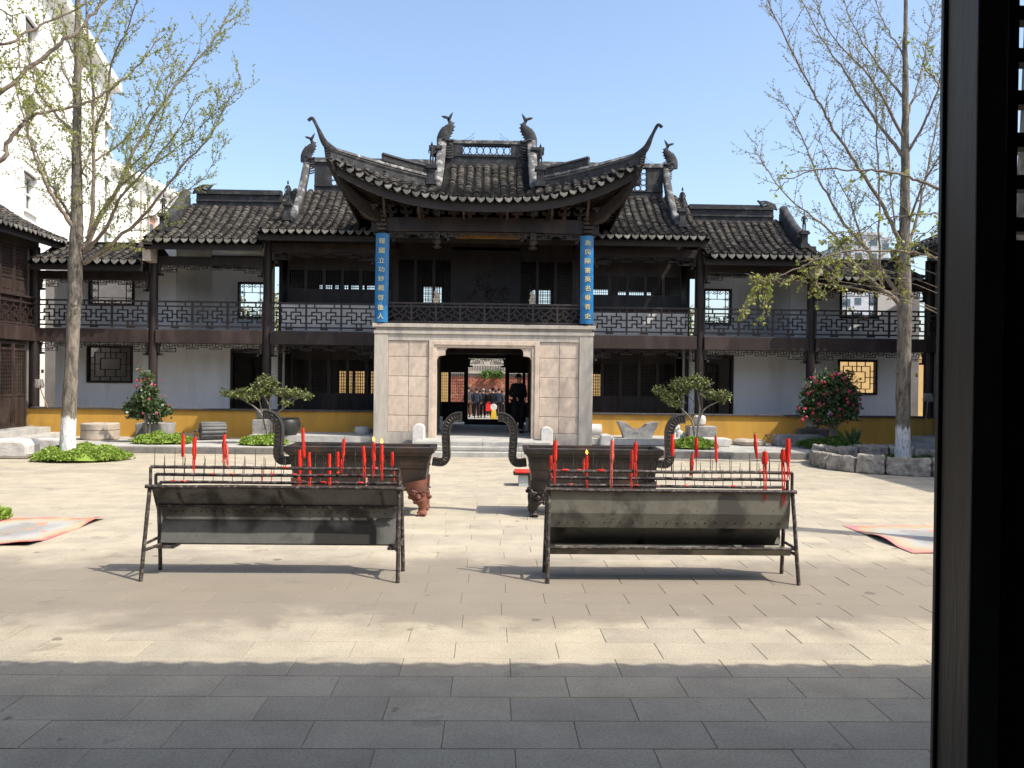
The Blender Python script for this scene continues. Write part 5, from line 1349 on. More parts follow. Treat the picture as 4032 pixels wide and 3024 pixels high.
# ------------------------------------------------------------------ incense burners
def burner(x0, x1, label, tone, legmt, hoff=0):
    cx = (x0+x1)/2; hw = (x1-x0)/2; yf, yb = 12.85, 13.65; cy = (yf+yb)/2; hd = (yb-yf)/2
    B = thing('incense_burner', label, 'incense burner', (cx, cy, 0), 'two great rectangular incense burners')
    zt, zb = 1.04, .42
    def frus(q, z0, z1, s0, s1):
        v = []
        for z, s in ((z0, s0), (z1, s1)):
            for sx, sy in ((-1, -1), (1, -1), (1, 1), (-1, 1)): v.append((cx+sx*(hw*s), cy+sy*(hd-(1-s)*hw*.55), z))
        q.add(v, [(0, 3, 2, 1), (4, 5, 6, 7), (0, 1, 5, 4), (1, 2, 6, 5), (2, 3, 7, 6), (3, 0, 4, 7)])
    m_ = MB(); frus(m_, zb, .72, .875, .90); frus(m_, .735, .90, .905, .935); frus(m_, .72, .735, .915, .915); m_.build('body', tone, B, bevel=.012)
    m_ = MB(); frus(m_, zb-.045, zb, .90, .90); m_.build('foot_rim', tone, B, bevel=.01)
    # rim as an open frame with ash inside
    m_ = MB(); frus(m_, .90, .955, .935, .985)
    t = .09
    for a in ((cx-hw, cx+hw, cy-hd, cy-hd+t), (cx-hw, cx+hw, cy+hd-t, cy+hd), (cx-hw, cx-hw+t, cy-hd+t, cy+hd-t), (cx+hw-t, cx+hw, cy-hd+t, cy+hd-t)): m_.box(a[0], a[1], a[2], a[3], .955, zt)
    m_.build('rim', tone, B, bevel=.008)
    m_ = MB(); m_.box(cx-hw+t, cx+hw-t, cy-hd+t, cy+hd-t, .93, .99); m_.build('ash', 'stone', B)
    # key pattern relief under the rim and lettering rows as relief blocks
    m_ = MB(); n = 26
    for k in range(n):
        xa = cx-hw*.90+2*hw*.90*k/n; wv = 2*hw*.9/n; y = cy-hd+.045
        for (px_, pz_, qx, qz) in ((0, 0, .9, .12), (0, 0, .12, .8), (0, .8, .6, .92), (.48, .4, .6, .92), (.3, .4, .6, .52)): m_.box(xa+wv*px_, xa+wv*qx, y-.010, y+.05, .855+.045*pz_, .855+.045*qz)
    m_.build('key_relief', 'bronze_hi', B)
    m_ = MB(); rr2 = random.Random(int(abs(x0)*10))
    for row in range(6):
        for k in range(30):
            if rr2.random() < .12: continue
            x = cx-hw*.80+hw*1.6*k/30; z = .47+.04*row; y = cy-hd+.055+(zt-z)*.055
            for q in range(3): m_.box(x+rr2.uniform(0, .015), x+.02+rr2.uniform(0, .012), y-.006, y+.03, z+.008*q, z+.008*q+.004)
    m_.build('inscription_relief', 'bronze_hi', B)
    # legs: lion mask and paw
    for sx in (-1, 1):
        for sy in (-1, 1):
            lx, ly = cx+sx*hw*.80, cy+sy*hd*.72; m_ = MB()
            pts = curve([(lx-sx*.06, ly, .52), (lx-sx*.02, ly+sy*.02, .34), (lx+sx*.045, ly+sy*.05, .20), (lx+sx*.055, ly+sy*.04, .10), (lx+sx*.05, ly+sy*.05, .03)], 4)
            rr_ = [.19, .18, .17, .155, .14, .125, .11, .095, .082, .07, .062, .058, .058, .062, .07, .075, .07]
            m_.tube(pts, rr_, 12, True, .8)
            m_.blob((lx+sx*.05, ly+sy*.03-.02, .045), .085, 10, 6, .05, (.9, 1.1, .52))
            for q in (-1, 0, 1): m_.blob((lx+sx*.05+q*.045, ly-.10, .03), .032, 7, 5, .05, (.8, 1.2, .9))
            fy = ly-.13
            m_.blob((lx-sx*.0, fy-.01, .30), .045, 8, 6, .1); 
            for q in (-1, 1): m_.blob((lx+q*.065, fy+.005, .345), .035, 8, 6, .1); m_.tube([(lx+q*.02, fy, .37), (lx+q*.09, fy-.01, .39), (lx+q*.14, fy+.03, .37)], [.02, .022, .01], 6)
            m_.tube([(lx-.07, fy+.01, .245), (lx, fy-.015, .235), (lx+.07, fy+.01, .245)], .016, 6)
            for q in range(6): m_.blob((lx+rr2.uniform(-.13, .13), fy+.04, .22+.035*q), .035, 7, 5, .2)
            m_.build('leg', legmt, B, True)
    # handles
    for sx in (-1, 1):
        hx = cx+sx*hw; c = [(hx-sx*.05, .80), (hx+sx*.10, .79), (hx+sx*.165, .86), (hx+sx*.165, 1.0), (hx+sx*.155, 1.18), (hx+sx*.165, 1.33), (hx+sx*.22, 1.44), (hx+sx*.31, 1.495), (hx+sx*.40, 1.50)]
        c = [(a+sx*0, b) for a, b in c]; pts = curve([(a, cy, b) for a, b in c], 5); n = len(pts)
        m_ = MB(); k = .063; outl = []; inn = []
        for i, p in enumerate(pts):
            tq = (pts[min(i+1, n-1)]-pts[max(i-1, 0)]).normalized(); nn = Vector((-tq.z, 0, tq.x)); wd = k*(1+.35*max(0, (i/n-.55)))
            outl.append((p+nn*wd)); inn.append((p-nn*wd))
        for yy0, yy1 in ((cy-.075, cy+.075),):
            poly = [(p.x, p.z) for p in outl]+[(p.x, p.z) for p in inn[::-1]]
            vs_ = [(p.x, yy0, p.z) for p in outl]+[(p.x, yy0, p.z) for p in inn]+[(p.x, yy1, p.z) for p in outl]+[(p.x, yy1, p.z) for p in inn]; fs = []
            for i in range(n-1):
                fs += [(i, i+1, n+i+1, n+i), (2*n+i, 3*n+i, 3*n+i+1, 2*n+i+1), (i, 2*n+i, 2*n+i+1, i+1), (n+i, n+i+1, 3*n+i+1, 3*n+i)]
            fs += [(0, n, 3*n, 2*n), (n-1, 3*n-1, 4*n-1, 2*n-1)]
            m_.add(vs_, fs)
        hd_ = m_.build('handle', 'bronze_g', B, bevel=.008)
        m_ = MB()   # raised borders and key pattern
        for e in (.86, -.86):
            m_.tube([Vector((0, cy-.078, 0))+Vector((p.x*(.5+e/2)+q.x*(.5-e/2), 0, p.z*(.5+e/2)+q.z*(.5-e/2))) for p, q in zip(outl, inn)], .008, 5)
        for i in range(4, n-2, 2):
            p, q = outl[i], inn[i]; m_.tube([Vector((lerp(p.x, q.x, .25), cy-.078, lerp(p.z, q.z, .25))), Vector((lerp(p.x, q.x, .65), cy-.078, lerp(p.z, q.z, .65)))], .006, 4)
            p2, q2 = outl[i+1], inn[i+1]; s_ = .25 if (i//2) % 2 else .65
            m_.tube([Vector((lerp(p.x, q.x, s_), cy-.078, lerp(p.z, q.z, s_))), Vector((lerp(p2.x, q2.x, s_), cy-.078, lerp(p2.z, q2.z, s_)))], .006, 4)
        m_.build('key_relief', 'bronze_hi', hd_)
    return B
bl0, bl1 = P(1118, 1770, 12.9).x, P(1710, 1770, 12.9).x; br0, br1 = P(2064, 1775, 12.9).x, P(2612, 1775, 12.9).x
burner(bl0, bl1, 'dark rectangular incense burner behind the left candle rack, rusty red lion legs', 'bronze', 'rust')
burner(br0, br1, 'dark rectangular incense burner behind the right candle rack, brown black legs', 'bronze', 'bronze')
# ------------------------------------------------------------------ trees
M['bark_l'] = bark('bark_left_tree', 1.02); M['bark_r'] = bark('bark_right_tree', 1.0)
def cluster(lb, p, size, r, n=3):
    for _ in range(n): lb.leafq(p+Vector((r.uniform(-1, 1), r.uniform(-1, 1), r.uniform(-1, 1)))*size*.5, size, r)
def twig(wb, lb, p, d, L, r0, r, leaf, lsp, depth=0, droop=0.0, dens=1.0):
    """one curved shoot with leaf clusters; spawns side shoots"""
    n = max(3, int(L/.22)); pts = [p]; d = d.normalized(); c = Vector((r.gauss(0, .12), r.gauss(0, .12), .28-droop*1.4))
    for i in range(n):
        d = (d+c*(1/n)*1.6+Vector((r.gauss(0, .07), r.gauss(0, .07), r.gauss(0, .06)))).normalized(); pts.append(pts[-1]+d*(L/n))
    wb.tube(pts, [max(.0022, r0*(1-.85*i/n)) for i in range(n+1)], 4, False)
    k = int(L/lsp)
    for j in range(k):
        if r.random() > dens: continue
        t = (j+r.random())/k*n; i = min(n-1, int(t)); q = pts[i].lerp(pts[i+1], t-i)
        cluster(lb, q+Vector((r.gauss(0, .012), r.gauss(0, .012), r.gauss(0, .012))), leaf, r)
    if depth > 0:
        for j in range(int(L/.27)):
            t = r.uniform(.15, .9)*n; i = min(n-1, int(t)); q = pts[i].lerp(pts[i+1], t-i); dd = (pts[i+1]-pts[i]).normalized()
            side = dd.cross(Vector((r.gauss(0, 1), r.gauss(0, 1), r.gauss(0, 1)))).normalized()
            twig(wb, lb, q, dd*.6+side*.8, L*r.uniform(.3, .55), r0*.55, r, leaf, lsp, depth-1, droop, dens)
def limb(wb, lb, pts, r0, r1, r, leaf, lsp, dens=1.0, every=.30, tl=1.1, start=.12, droop=0.0, depth=1, seg=8):
    pts = curve(pts, 5); n = len(pts); L = sum((b-a).length for a, b in zip(pts, pts[1:]))
    pts = [p+Vector((r.gauss(0, .012), r.gauss(0, .012), r.gauss(0, .012))) for p in pts]
    wb.tube(pts, [r0+(r1-r0)*(i/(n-1))**.8 for i in range(n)], seg, True)
    k = int(L/every)
    for j in range(k):
        t = start+(1-start)*(j+r.random())/k
        if t > .99: continue
        f = t*(n-1); i = int(f); q = pts[i].lerp(pts[i+1], f-i); d = (pts[i+1]-pts[i]).normalized()
        side = d.cross(Vector((r.gauss(0, 1), r.gauss(0, 1), r.gauss(0, 1)))).normalized()
        side.z = side.z*.6
        twig(wb, lb, q, d*.75+side*.75, tl*r.uniform(.45, 1.35)*(1-.40*t), .0075, r, leaf, lsp, depth, droop, dens)
    return pts
def tree(name, label, Yt, trunk, limbs, leafm, barkm, seed, leaf=.045, lsp=.075, conv=lambda x, y: (x, y), dens=1.0, every=.26, tl=1.1, group=None, dz=None, cat='tree'):
    r = random.Random(seed); base = P(*trunk[0][:2], Yt); base.z = .1
    B = thing(name, label, cat, base, group)
    wb = MB(); tp = [P(u, v, Yt) for u, v, _ in trunk]; tp[0].z = min(tp[0].z, .0)
    pts = curve(tp, 6); n = len(pts)
    rr_ = []
    for i in range(n):
        f = i/(n-1)*(len(trunk)-1); a = int(min(f, len(trunk)-2)); rr_.append(lerp(trunk[a][2], trunk[a+1][2], f-a)*(1+r.uniform(-.04, .04)))
    rr_[0] *= 1.12
    wb.tube([p+Vector((r.gauss(0, .008), 0, 0)) for p in pts], rr_, 18, True)
    for _ in range(5):   # knots
        i = r.randrange(5, max(6, n//2)); a = r.uniform(0, 6.28); wb.blob(pts[i]+Vector((math.cos(a), math.sin(a), 0))*rr_[i]*.75, rr_[i]*.5, 8, 6, .15, (1, 1, .8))
    wb.build('trunk', barkm, B, 2)
    bb = MB(); lb = MB()
    for L_ in limbs:
        pp, r0, r1, off, ev, tl_ = L_
        k = len(pp); P3 = []
        for i, (x, y) in enumerate(pp):
            u, v = conv(x, y); P3.append(P(u, v, Yt+off*(i/(k-1))))
        limb(bb, lb, P3, r0*.85, r1*.8, r, leaf, lsp, dens, every, (tl_ or tl)*.95)
    bb.build('branches', 'branch', B, 2); lb.build('leaves', leafm, B)
    return B
z3 = lambda x, y: (x*.6028, y*.6028)
TL = [(265, 1765, .185), (272, 1600, .165), (283, 1400, .15), (292, 1200, .16), (298, 1040, .17), (301, 920, .15), (303, 760, .12), (304, 500, .10), (305, 200, .08), (306, -100, .055), (307, -300, .03)]
LL = [([(545, 1640), (640, 1440), (760, 1250), (830, 1080), (950, 850), (1130, 580), (1290, 390), (1420, 230), (1530, 20)], .085, .010, 1.2, .22, 1.3),
      ([(555, 1640), (690, 1500), (780, 1300), (960, 1100), (1150, 870), (1290, 600)], .065, .008, -1.5, .24, 1.2),
      ([(545, 1720), (650, 1650), (900, 1450), (1050, 1270), (1200, 1080), (1380, 880), (1480, 680), (1580, 490)], .070, .006, -.8, .22, 1.2),
      ([(530, 1560), (420, 1400), (340, 1280), (260, 1100), (190, 900), (120, 640), (60, 420)], .075, .010, -1.2, .24, 1.2),
      ([(520, 1540), (440, 1380), (330, 1200), (240, 1000), (180, 860)], .055, .01, 1.5, .28, 1.1),
      ([(505, 900), (380, 760), (250, 600), (200, 450), (150, 250)], .05, .008, -1.0, .28, 1.1),
      ([(565, 1560), (600, 1450), (612, 1100), (610, 800), (600, 500), (575, 250), (560, -60)], .065, .025, -.5, .30, 1.0),
      ([(612, 860), (700, 650), (740, 380), (830, 200), (890, 0), (920, -120)], .045, .008, -1.2, .26, 1.1),
      ([(530, 1130), (600, 960), (640, 760), (700, 600)], .035, .006, 1.6, .3, .9),
      ([(620, 1050), (760, 960), (900, 800), (1000, 640), (1080, 400), (1140, 280)], .035, .005, 1.5, .25, 1.0),
      ([(560, 1150), (480, 1050), (470, 900), (400, 700), (330, 520)], .035, .006, 2.0, .3, .9),
      ([(505, 650), (420, 480), (360, 280), (280, 60)], .04, .008, 1.4, .3, 1.0),
      ([(505, 500), (600, 330), (700, 120), (780, -60)], .04, .008, 1.2, .28, 1.0),
      ([(505, 400), (440, 250), (400, 60)], .03, .008, -1.2, .3, .9),
      ([(760, 1250), (900, 1120), (1060, 1030), (1240, 900), (1400, 720), (1420, 620)], .03, .004, -.6, .26, .9),
      ([(900, 1450), (1020, 1400), (1180, 1260), (1320, 1170), (1430, 1000), (1470, 920)], .025, .004, -.6, .28, .8),
      ([(820, 1120), (980, 960), (1050, 760), (1100, 560), (1170, 340)], .03, .004, -.9, .26, .9)]
tree('ginkgo_tree', 'tall ginkgo with white painted trunk foot in the green mound, left of the court', 20.9, TL, LL, 'leaf_l', 'bark_l', 11, .036, .052, z3, 1.0, .17, 1.05)
z4 = lambda x, y: (2900+x*.7834, y*.7834)
TR = [(3556, 1800, .19), (3556, 1600, .17), (3560, 1400, .165), (3562, 1200, .17), (3562, 1000, .135), (3563, 800, .12), (3564, 500, .09), (3565, 200, .06), (3566, -50, .04), (3566, -300, .02)]
LR = [([(835, 1545), (770, 1480), (700, 1430), (590, 1320), (490, 1180), (380, 1090), (250, 980), (140, 830), (80, 745)], .075, .005, -1.2, .24, 1.1),
      ([(835, 1500), (740, 1380), (650, 1250), (560, 1150), (470, 1000), (400, 860), (340, 720), (270, 560), (230, 480)], .075, .006, 1.2, .24, 1.2),
      ([(840, 1260), (760, 1080), (650, 900), (560, 760), (470, 620), (390, 470), (300, 300), (190, 80), (150, -20)], .07, .012, -1.0, .22, 1.3),
      ([(840, 790), (750, 670), (640, 520), (540, 360), (430, 200), (330, 0)], .06, .012, 1.0, .22, 1.2),
      ([(842, 700), (760, 540), (700, 430), (590, 300), (480, 180), (390, 0)], .05, .010, -1.4, .24, 1.1),
      ([(845, 500), (730, 350), (620, 190), (540, 0)], .045, .010, 1.3, .24, 1.1),
      ([(725, 1440), (718, 1300), (715, 900), (700, 600), (690, 430), (600, 250)], .040, .008, -1.6, .26, 1.0),
      ([(850, 790), (940, 620), (1000, 480), (1040, 330), (1080, 150)], .05, .012, -1.1, .26, 1.1),
      ([(850, 1280), (920, 1050), (960, 850), (1010, 600), (1050, 400)], .055, .012, 1.2, .26, 1.1),
      ([(855, 590), (920, 400), (960, 200), (1000, 20)], .04, .010, 1.0, .26, 1.0),
      ([(855, 1150), (930, 940), (1010, 800), (1080, 640)], .045, .010, -1.3, .28, 1.0),
      ([(810, 1250), (780, 1000), (760, 760), (720, 520), (640, 420)], .03, .006, 1.6, .26, .9),
      ([(650, 1260), (600, 1100), (560, 1000), (480, 850), (420, 700)], .03, .006, -.8, .26, .9),
      ([(848, 300), (780, 180), (720, 60), (680, -60)], .03, .008, .8, .26, .9)]
tree('ginkgo_tree', 'tall slender ginkgo with chipped white trunk foot inside the rough stone ring', 20.9, TR, LR, 'leaf_far', 'bark_r', 12, .029, .066, z4, 1.0, .16, 1.05)
# near trees outside the frame whose branches hang in
def overhang(name, label, base, limbs, conv, Y0, leafm, seed, leaf, lsp, every, tl, droop, parts_r):
    r = random.Random(seed); B = thing(name, label, 'tree', base)
    m_ = MB(); bx, by = base[0], base[1]
    m_.tube([(bx, by, -.05), (bx+.03, by, 1.5), (bx-.02, by+.05, 3.2), (bx, by, 5.5), (bx, by, 9)], [.21, .18, .17, .12, .05], 14); m_.build('trunk', 'bark_l', B, 2)
    bb = MB(); lb = MB()
    for pp, r0, r1, ya, yb, ev, tl_, dr in limbs:
        k = len(pp); P3 = []
        for i, (x, y) in enumerate(pp):
            u, v = conv(x, y); P3.append(P(u, v, lerp(ya, yb, i/(k-1))))
        root = Vector((bx, by, max(2.2, P3[0].z-1.0)))
        r0 *= .8
        P3 = [root, root.lerp(P3[0], .5)+Vector((0, 0, .25))]+P3
        limb(bb, lb, P3, r0*1.0, r1, r, leaf, lsp, 1.0, ev*1.5, tl_, .3, dr, 1)
    bb.build('branches', 'branch', B, 2); lb.build('leaves', leafm, B)
overhang('ginkgo_tree', 'nearer ginkgo reaching its bare crooked branches in from the left edge', (-9.6, 12.4, 0),
    [([(-40, 620), (180, 450), (400, 280), (500, 210), (620, 90), (700, -40)], .05, .02, 12.6, 13.2, .28, .9, 0),
     ([(-20, 1060), (60, 920), (130, 830), (180, 770), (270, 742), (480, 700), (600, 650), (740, 570), (860, 470), (960, 360), (1020, 250), (1040, 180)], .055, .005, 12.4, 13.0, .26, .8, 0),
     ([(-30, 310), (150, 230), (300, 150), (480, 60), (600, -30)], .035, .012, 12.2, 12.8, .3, .8, 0),
     ([(180, 440), (230, 520), (240, 600), (300, 700)], .015, .004, 12.6, 12.2, .25, .6, .1),
     ([(-40, 60), (100, 180), (130, 400), (110, 560), (60, 700)], .02, .006, 12.0, 12.0, .22, .7, .1)], z3, 12.5, 'leaf_l', 21, .036, .060, .28, .9, 0, None)
overhang('ginkgo_tree', 'near ginkgo hidden by the door post, its drooping leafy twigs crossing the right tree', (6.9, 10.8, 0),
    [([(1100, 1320), (1015, 1300), (870, 1265), (700, 1262), (500, 1270), (350, 1330), (190, 1400), (150, 1440)], .030, .006, 10.8, 11.0, 9, .5, 0),
     ([(350, 1330), (400, 1400), (405, 1480)], .006, .003, 11, 10.9, .12, .25, .8),
     ([(190, 1400), (150, 1480), (130, 1600)], .006, .003, 11, 10.8, .10, .22, .9),
     ([(190, 1400), (100, 1450), (50, 1530), (25, 1570)], .006, .003, 11, 10.8, .10, .22, .9),
     ([(240, 1385), (170, 1420), (100, 1400), (75, 1385)], .006, .003, 11, 10.9, .12, .2, .6),
     ([(400, 1305), (440, 1360), (490, 1430)], .006, .003, 11, 11.0, .10, .25, .7),
     ([(500, 1270), (520, 1320), (480, 1380)], .006, .003, 11, 11.0, .12, .25, .8),
     ([(800, 1265), (830, 1340), (820, 1440), (850, 1480)], .007, .003, 11, 11.0, .08, .3, .6),
     ([(1015, 945), (900, 905), (820, 875), (700, 857), (560, 852), (410, 855), (300, 890), (230, 930), (170, 970)], .035, .004, 10.8, 11.2, .35, .5, .3),
     ([(1060, 1090), (950, 1080), (850, 1080), (720, 1110), (640, 1150), (560, 1170)], .018, .004, 10.8, 11.2, .22, .5, .2),
     ([(540, 1170), (560, 1200), (500, 1230), (440, 1290)], .006, .003, 11.1, 11.2, .12, .3, .5),
     ([(1060, 1130), (960, 1160), (900, 1230), (880, 1290)], .010, .004, 10.8, 11.0, .14, .35, .5),
     ([(1060, 470), (1000, 400), (955, 350), (960, 290)], .02, .008, 10.8, 11.2, .2, .5, .2)], z4, 11, 'leaf_r', 22, .040, .062, .3, .5, .5, None)

# ------------------------------------------------------------------ leafy mounds
def mound(cx, cy, rx_, ry_, h, label, mt='cover', n=5200, z0=0, ang=0, lumps=0, seed=1, soil=False):
    r = random.Random(seed); B = MB(); lob = [(0, 0, 1)]+[(r.uniform(-.6, .6), r.uniform(-.5, .5), r.uniform(.5, .8)) for _ in range(lumps)]
    def H(x, y):
        b = 1-(x*x+y*y)
        if b <= 0: return 0
        e = b**.45
        return h*e*(.78+.22*math.sin(5*x+seed)*math.cos(4*y+seed*2)+.10*math.sin(11*x+3*y+seed))
    rows = []
    for i in range(7):
        rr_ = i/6; rows.append([Vector((cx+rx_*rr_*.97*math.cos(a), cy+ry_*rr_*.97*math.sin(a), z0+H(rr_*.97*math.cos(a), rr_*.97*math.sin(a))*.9-.01)) for a in [2*math.pi*j/20 for j in range(21)]])
    B.grid(rows)
    for _ in range(n):
        a = r.uniform(0, 6.283); q = math.sqrt(r.random()); wob = 1+.07*math.sin(3*a+seed)+.05*math.sin(7*a)+.03*math.sin(13*a); x, y = q*math.cos(a), q*math.sin(a)
        B.leafq((cx+rx_*x*wob, cy+ry_*y*wob, z0+H(x*.97, y*.97)+r.uniform(-.03, .03)), .055, r)
    o = B.build('ground_cover', mt); recenter(o); tag(o, label, 'ground cover'); o['kind'] = 'stuff'; return o
g1 = GP(255, 1824); mound(g1.x+.0, 20.95, 1.08, .95, .36, 'large bright green mound of low plants round the left tree foot', n=9000, seed=2)
g1 = GP(620, 1750, TZ); mound(g1.x, 24.2, .82, .62, .30, 'bright green mound below the left camellia', n=5000, z0=TZ, seed=3)
g1 = GP(1030, 1755, TZ); mound(g1.x, 24.0, .66, .55, .27, 'bright green mound below the small flat crowned tree, left side', n=4000, z0=TZ, seed=4)
g1 = GP(2735, 1770, TZ); mound(P(2735, 1755, 24.2).x, 24.2, .68, .55, .32, 'green mound below the small flat crowned tree, right side', 'cover', n=4200, z0=TZ, seed=5)
mound(P(3275, 1755, 24.6).x, 24.6, .92, .6, .34, 'shaded green mound below the rose flowered camellia', 'cover_d', n=5200, z0=TZ, seed=6)
mound(P(3550, 1800, 20.9).x, 20.8, 1.0, .8, .28, 'green plants growing inside the rough stone ring', 'cover_d', n=4500, z0=.02, seed=8)
g1 = GP(-8, 2050); mound(g1.x-.05, g1.y+.1, .14, .2, .16, 'small clump of green leaves at the left edge beside the rug', 'cover', n=500, seed=9)

# ------------------------------------------------------------------ shrubs
def shrub(name, label, base, stems, blobs, leafm, nleaf, lsize, barkm='branch_g', seed=1, flowers=None, fm=None, cat='shrub', fs=.05):
    r = random.Random(seed); B = thing(name, label, cat, base)
    m_ = MB()
    for pts, r0 in stems: m_.tube(curve(pts, 4), [r0*(1-.55*i/(4*(len(pts)-1))) for i in range(4*(len(pts)-1)+1)], 7)
    tip = [Vector(p[-1]) for p, _ in stems]
    for c, rad in blobs:
        c = Vector(c); nb = min(tip, key=lambda t: (t-c).length)
        for _ in range(9):
            e = c+Vector((r.gauss(0, .5)*rad[0], r.gauss(0, .5)*rad[1], r.gauss(0, .5)*rad[2])); mid = nb.lerp(e, .5)+Vector((r.gauss(0, .04), r.gauss(0, .04), .03)); m_.tube([nb, mid, e], [.012, .008, .003], 4)
    m_.build('stems', barkm, B, 2)
    tot = sum(a*b*c for _, (a, b, c) in blobs); lb = MB()
    for c, (a, b, d) in blobs:
        c = Vector(c); k = int(nleaf*a*b*d/tot)
        # leaves sit in small tufts
        for _ in range(max(1, k//9)):
            while True:
                v = Vector((r.uniform(-1, 1), r.uniform(-1, 1), r.uniform(-1, 1)))
                if .25 < v.length < 1: break
            v = v*(.75+.25*r.random()); q = c+Vector((v.x*a, v.y*b, v.z*d))
            for _ in range(9): lb.leafq(q+Vector((r.gauss(0, .045), r.gauss(0, .045), r.gauss(0, .035))), lsize, r)
    lb.build('leaves', leafm, B)
    if flowers:
        fmh = []
        for v_ in range(3):
            f = MB(); f.blob((0, 0, 0), .45, 7, 5, .15)
            for k in range(9):
                a = k*2.4; rr_ = .35+.05*k; f.cbox((math.cos(a)*rr_*.6, math.sin(a)*rr_*.6, .1+.05*(k % 3)), (.5, .5, .12), Euler((r.uniform(-.7, .7), r.uniform(-.7, .7), a)).to_matrix(), .7)
            fmh.append(f.mesh('flower', fm, True))
        for (u, v, Y) in flowers:
            p = P(u, v, Y); s = fs*r.uniform(.55, 1.15); p = p+Vector((0, r.uniform(-.06, .16), 0)); piece('flower', fmh[r.randrange(3)], p, (R(70)+r.gauss(0, .4), r.gauss(0, .4), r.uniform(0, 6)), B, (s, s, s))
    return B
def W(u, v, Y): return tuple(P(u, v, Y))
# left camellia
Y = 24.4; b = W(578, 1715, Y)
shrub('camellia_bush', 'camellia with pink flowers in its thin top, before the left white wall', (b[0], Y, TZ),
      [([(b[0], Y, TZ), W(574, 1660, Y), W(572, 1600, Y), W(565, 1540, Y)], .04), ([(b[0]+.04, Y, TZ), W(590, 1670, Y), W(600, 1600, Y), W(598, 1500, Y)], .035), ([W(574, 1660, Y), W(590, 1560, Y+.1), W(560, 1470, Y)], .02)],
      [(W(520, 1610, Y), (.30, .26, .18)), (W(600, 1600, Y), (.42, .34, .26)), (W(560, 1570, Y-.1), (.30, .26, .22)), (W(650, 1620, Y), (.18, .2, .14)), (W(590, 1540, Y), (.30, .24, .16)), (W(575, 1490, Y), (.20, .18, .18)), (W(556, 1455, Y), (.07, .07, .10)), (W(540, 1635, Y+.1), (.30, .22, .10)), (W(610, 1650, Y), (.25, .22, .08))],
      'camellia', 3600, .075, seed=31, fm='pink_f', fs=.068,
      flowers=[(541, 1455, Y-.15), (531, 1498, Y-.2), (532, 1521, Y-.2), (552, 1500, Y-.2), (570, 1497, Y-.2), (588, 1490, Y-.2), (592, 1515, Y-.2), (604, 1516, Y-.2), (627, 1497, Y-.2), (642, 1557, Y-.3), (576, 1604, Y-.35), (666, 1597, Y-.2), (618, 1628, Y-.3), (585, 1573, Y-.3), (598, 1517, Y-.1), (560, 1628, Y-.3)])
# right camellia
Y = 24.9; b = W(3290, 1735, Y)
fl = [(3202, 1488), (3222, 1500), (3234, 1506), (3248, 1505), (3252, 1520), (3275, 1480), (3281, 1488), (3302, 1474), (3282, 1473), (3350, 1460), (3333, 1470), (3325, 1488), (3320, 1495), (3336, 1510), (3340, 1528), (3363, 1518), (3296, 1536), (3215, 1507), (3171, 1526), (3181, 1550), (3253, 1553), (3207, 1540), (3197, 1486), (3345, 1541), (3367, 1548),
      (3336, 1571), (3337, 1585), (3358, 1595), (3395, 1572), (3390, 1590), (3370, 1612), (3305, 1608), (3319, 1612), (3330, 1622), (3312, 1637), (3202, 1627), (3222, 1604), (3211, 1612), (3232, 1590), (3244, 1592), (3170, 1610), (3151, 1609), (3177, 1643), (3273, 1630), (3268, 1677), (3159, 1654), (3345, 1665), (3216, 1656), (3323, 1530), (3282, 1547)]
shrub('camellia_bush', 'large camellia covered in rose red flowers, right of the court', (b[0], Y, TZ),
      [([(b[0], Y, TZ), W(3275, 1690, Y), W(3240, 1640, Y), W(3210, 1560, Y)], .06), ([(b[0]+.05, Y, TZ), W(3290, 1680, Y), W(3300, 1600, Y), W(3310, 1520, Y)], .05), ([(b[0], Y, TZ), W(3260, 1680, Y), W(3200, 1650, Y)], .03), ([W(3285, 1690, Y), W(3330, 1640, Y), W(3350, 1580, Y)], .03)],
      [(W(3225, 1555, Y), (.42, .36, .44)), (W(3310, 1540, Y), (.46, .38, .42)), (W(3268, 1590, Y), (.28, .3, .26)), (W(3240, 1625, Y), (.2, .2, .14)), (W(3195, 1630, Y), (.40, .32, .24)), (W(3330, 1620, Y), (.44, .38, .30)), (W(3260, 1500, Y), (.55, .38, .26)), (W(3350, 1560, Y), (.30, .3, .36)), (W(3180, 1560, Y), (.22, .25, .34)), (W(3210, 1462, Y), (.09, .1, .12)), (W(3252, 1465, Y), (.08, .1, .14)), (W(3340, 1475, Y), (.18, .16, .14)), (W(3260, 1660, Y), (.45, .35, .14)), (W(3155, 1605, Y), (.15, .15, .08)), (W(3380, 1600, Y), (.14, .15, .1)), (W(3152, 1640, Y), (.12, .12, .06)), (W(3385, 1545, Y), (.08, .1, .06)), (W(3170, 1500, Y), (.07, .1, .10)), (W(3300, 1462, Y), (.07, .1, .09)), (W(3365, 1500, Y), (.08, .1, .12)), (W(3375, 1650, Y), (.14, .15, .06))],
      'camellia', 7200, .078, 'branch_g', 32, [(u, v, Y-.38) for u, v in fl], 'red_f', fs=.088)
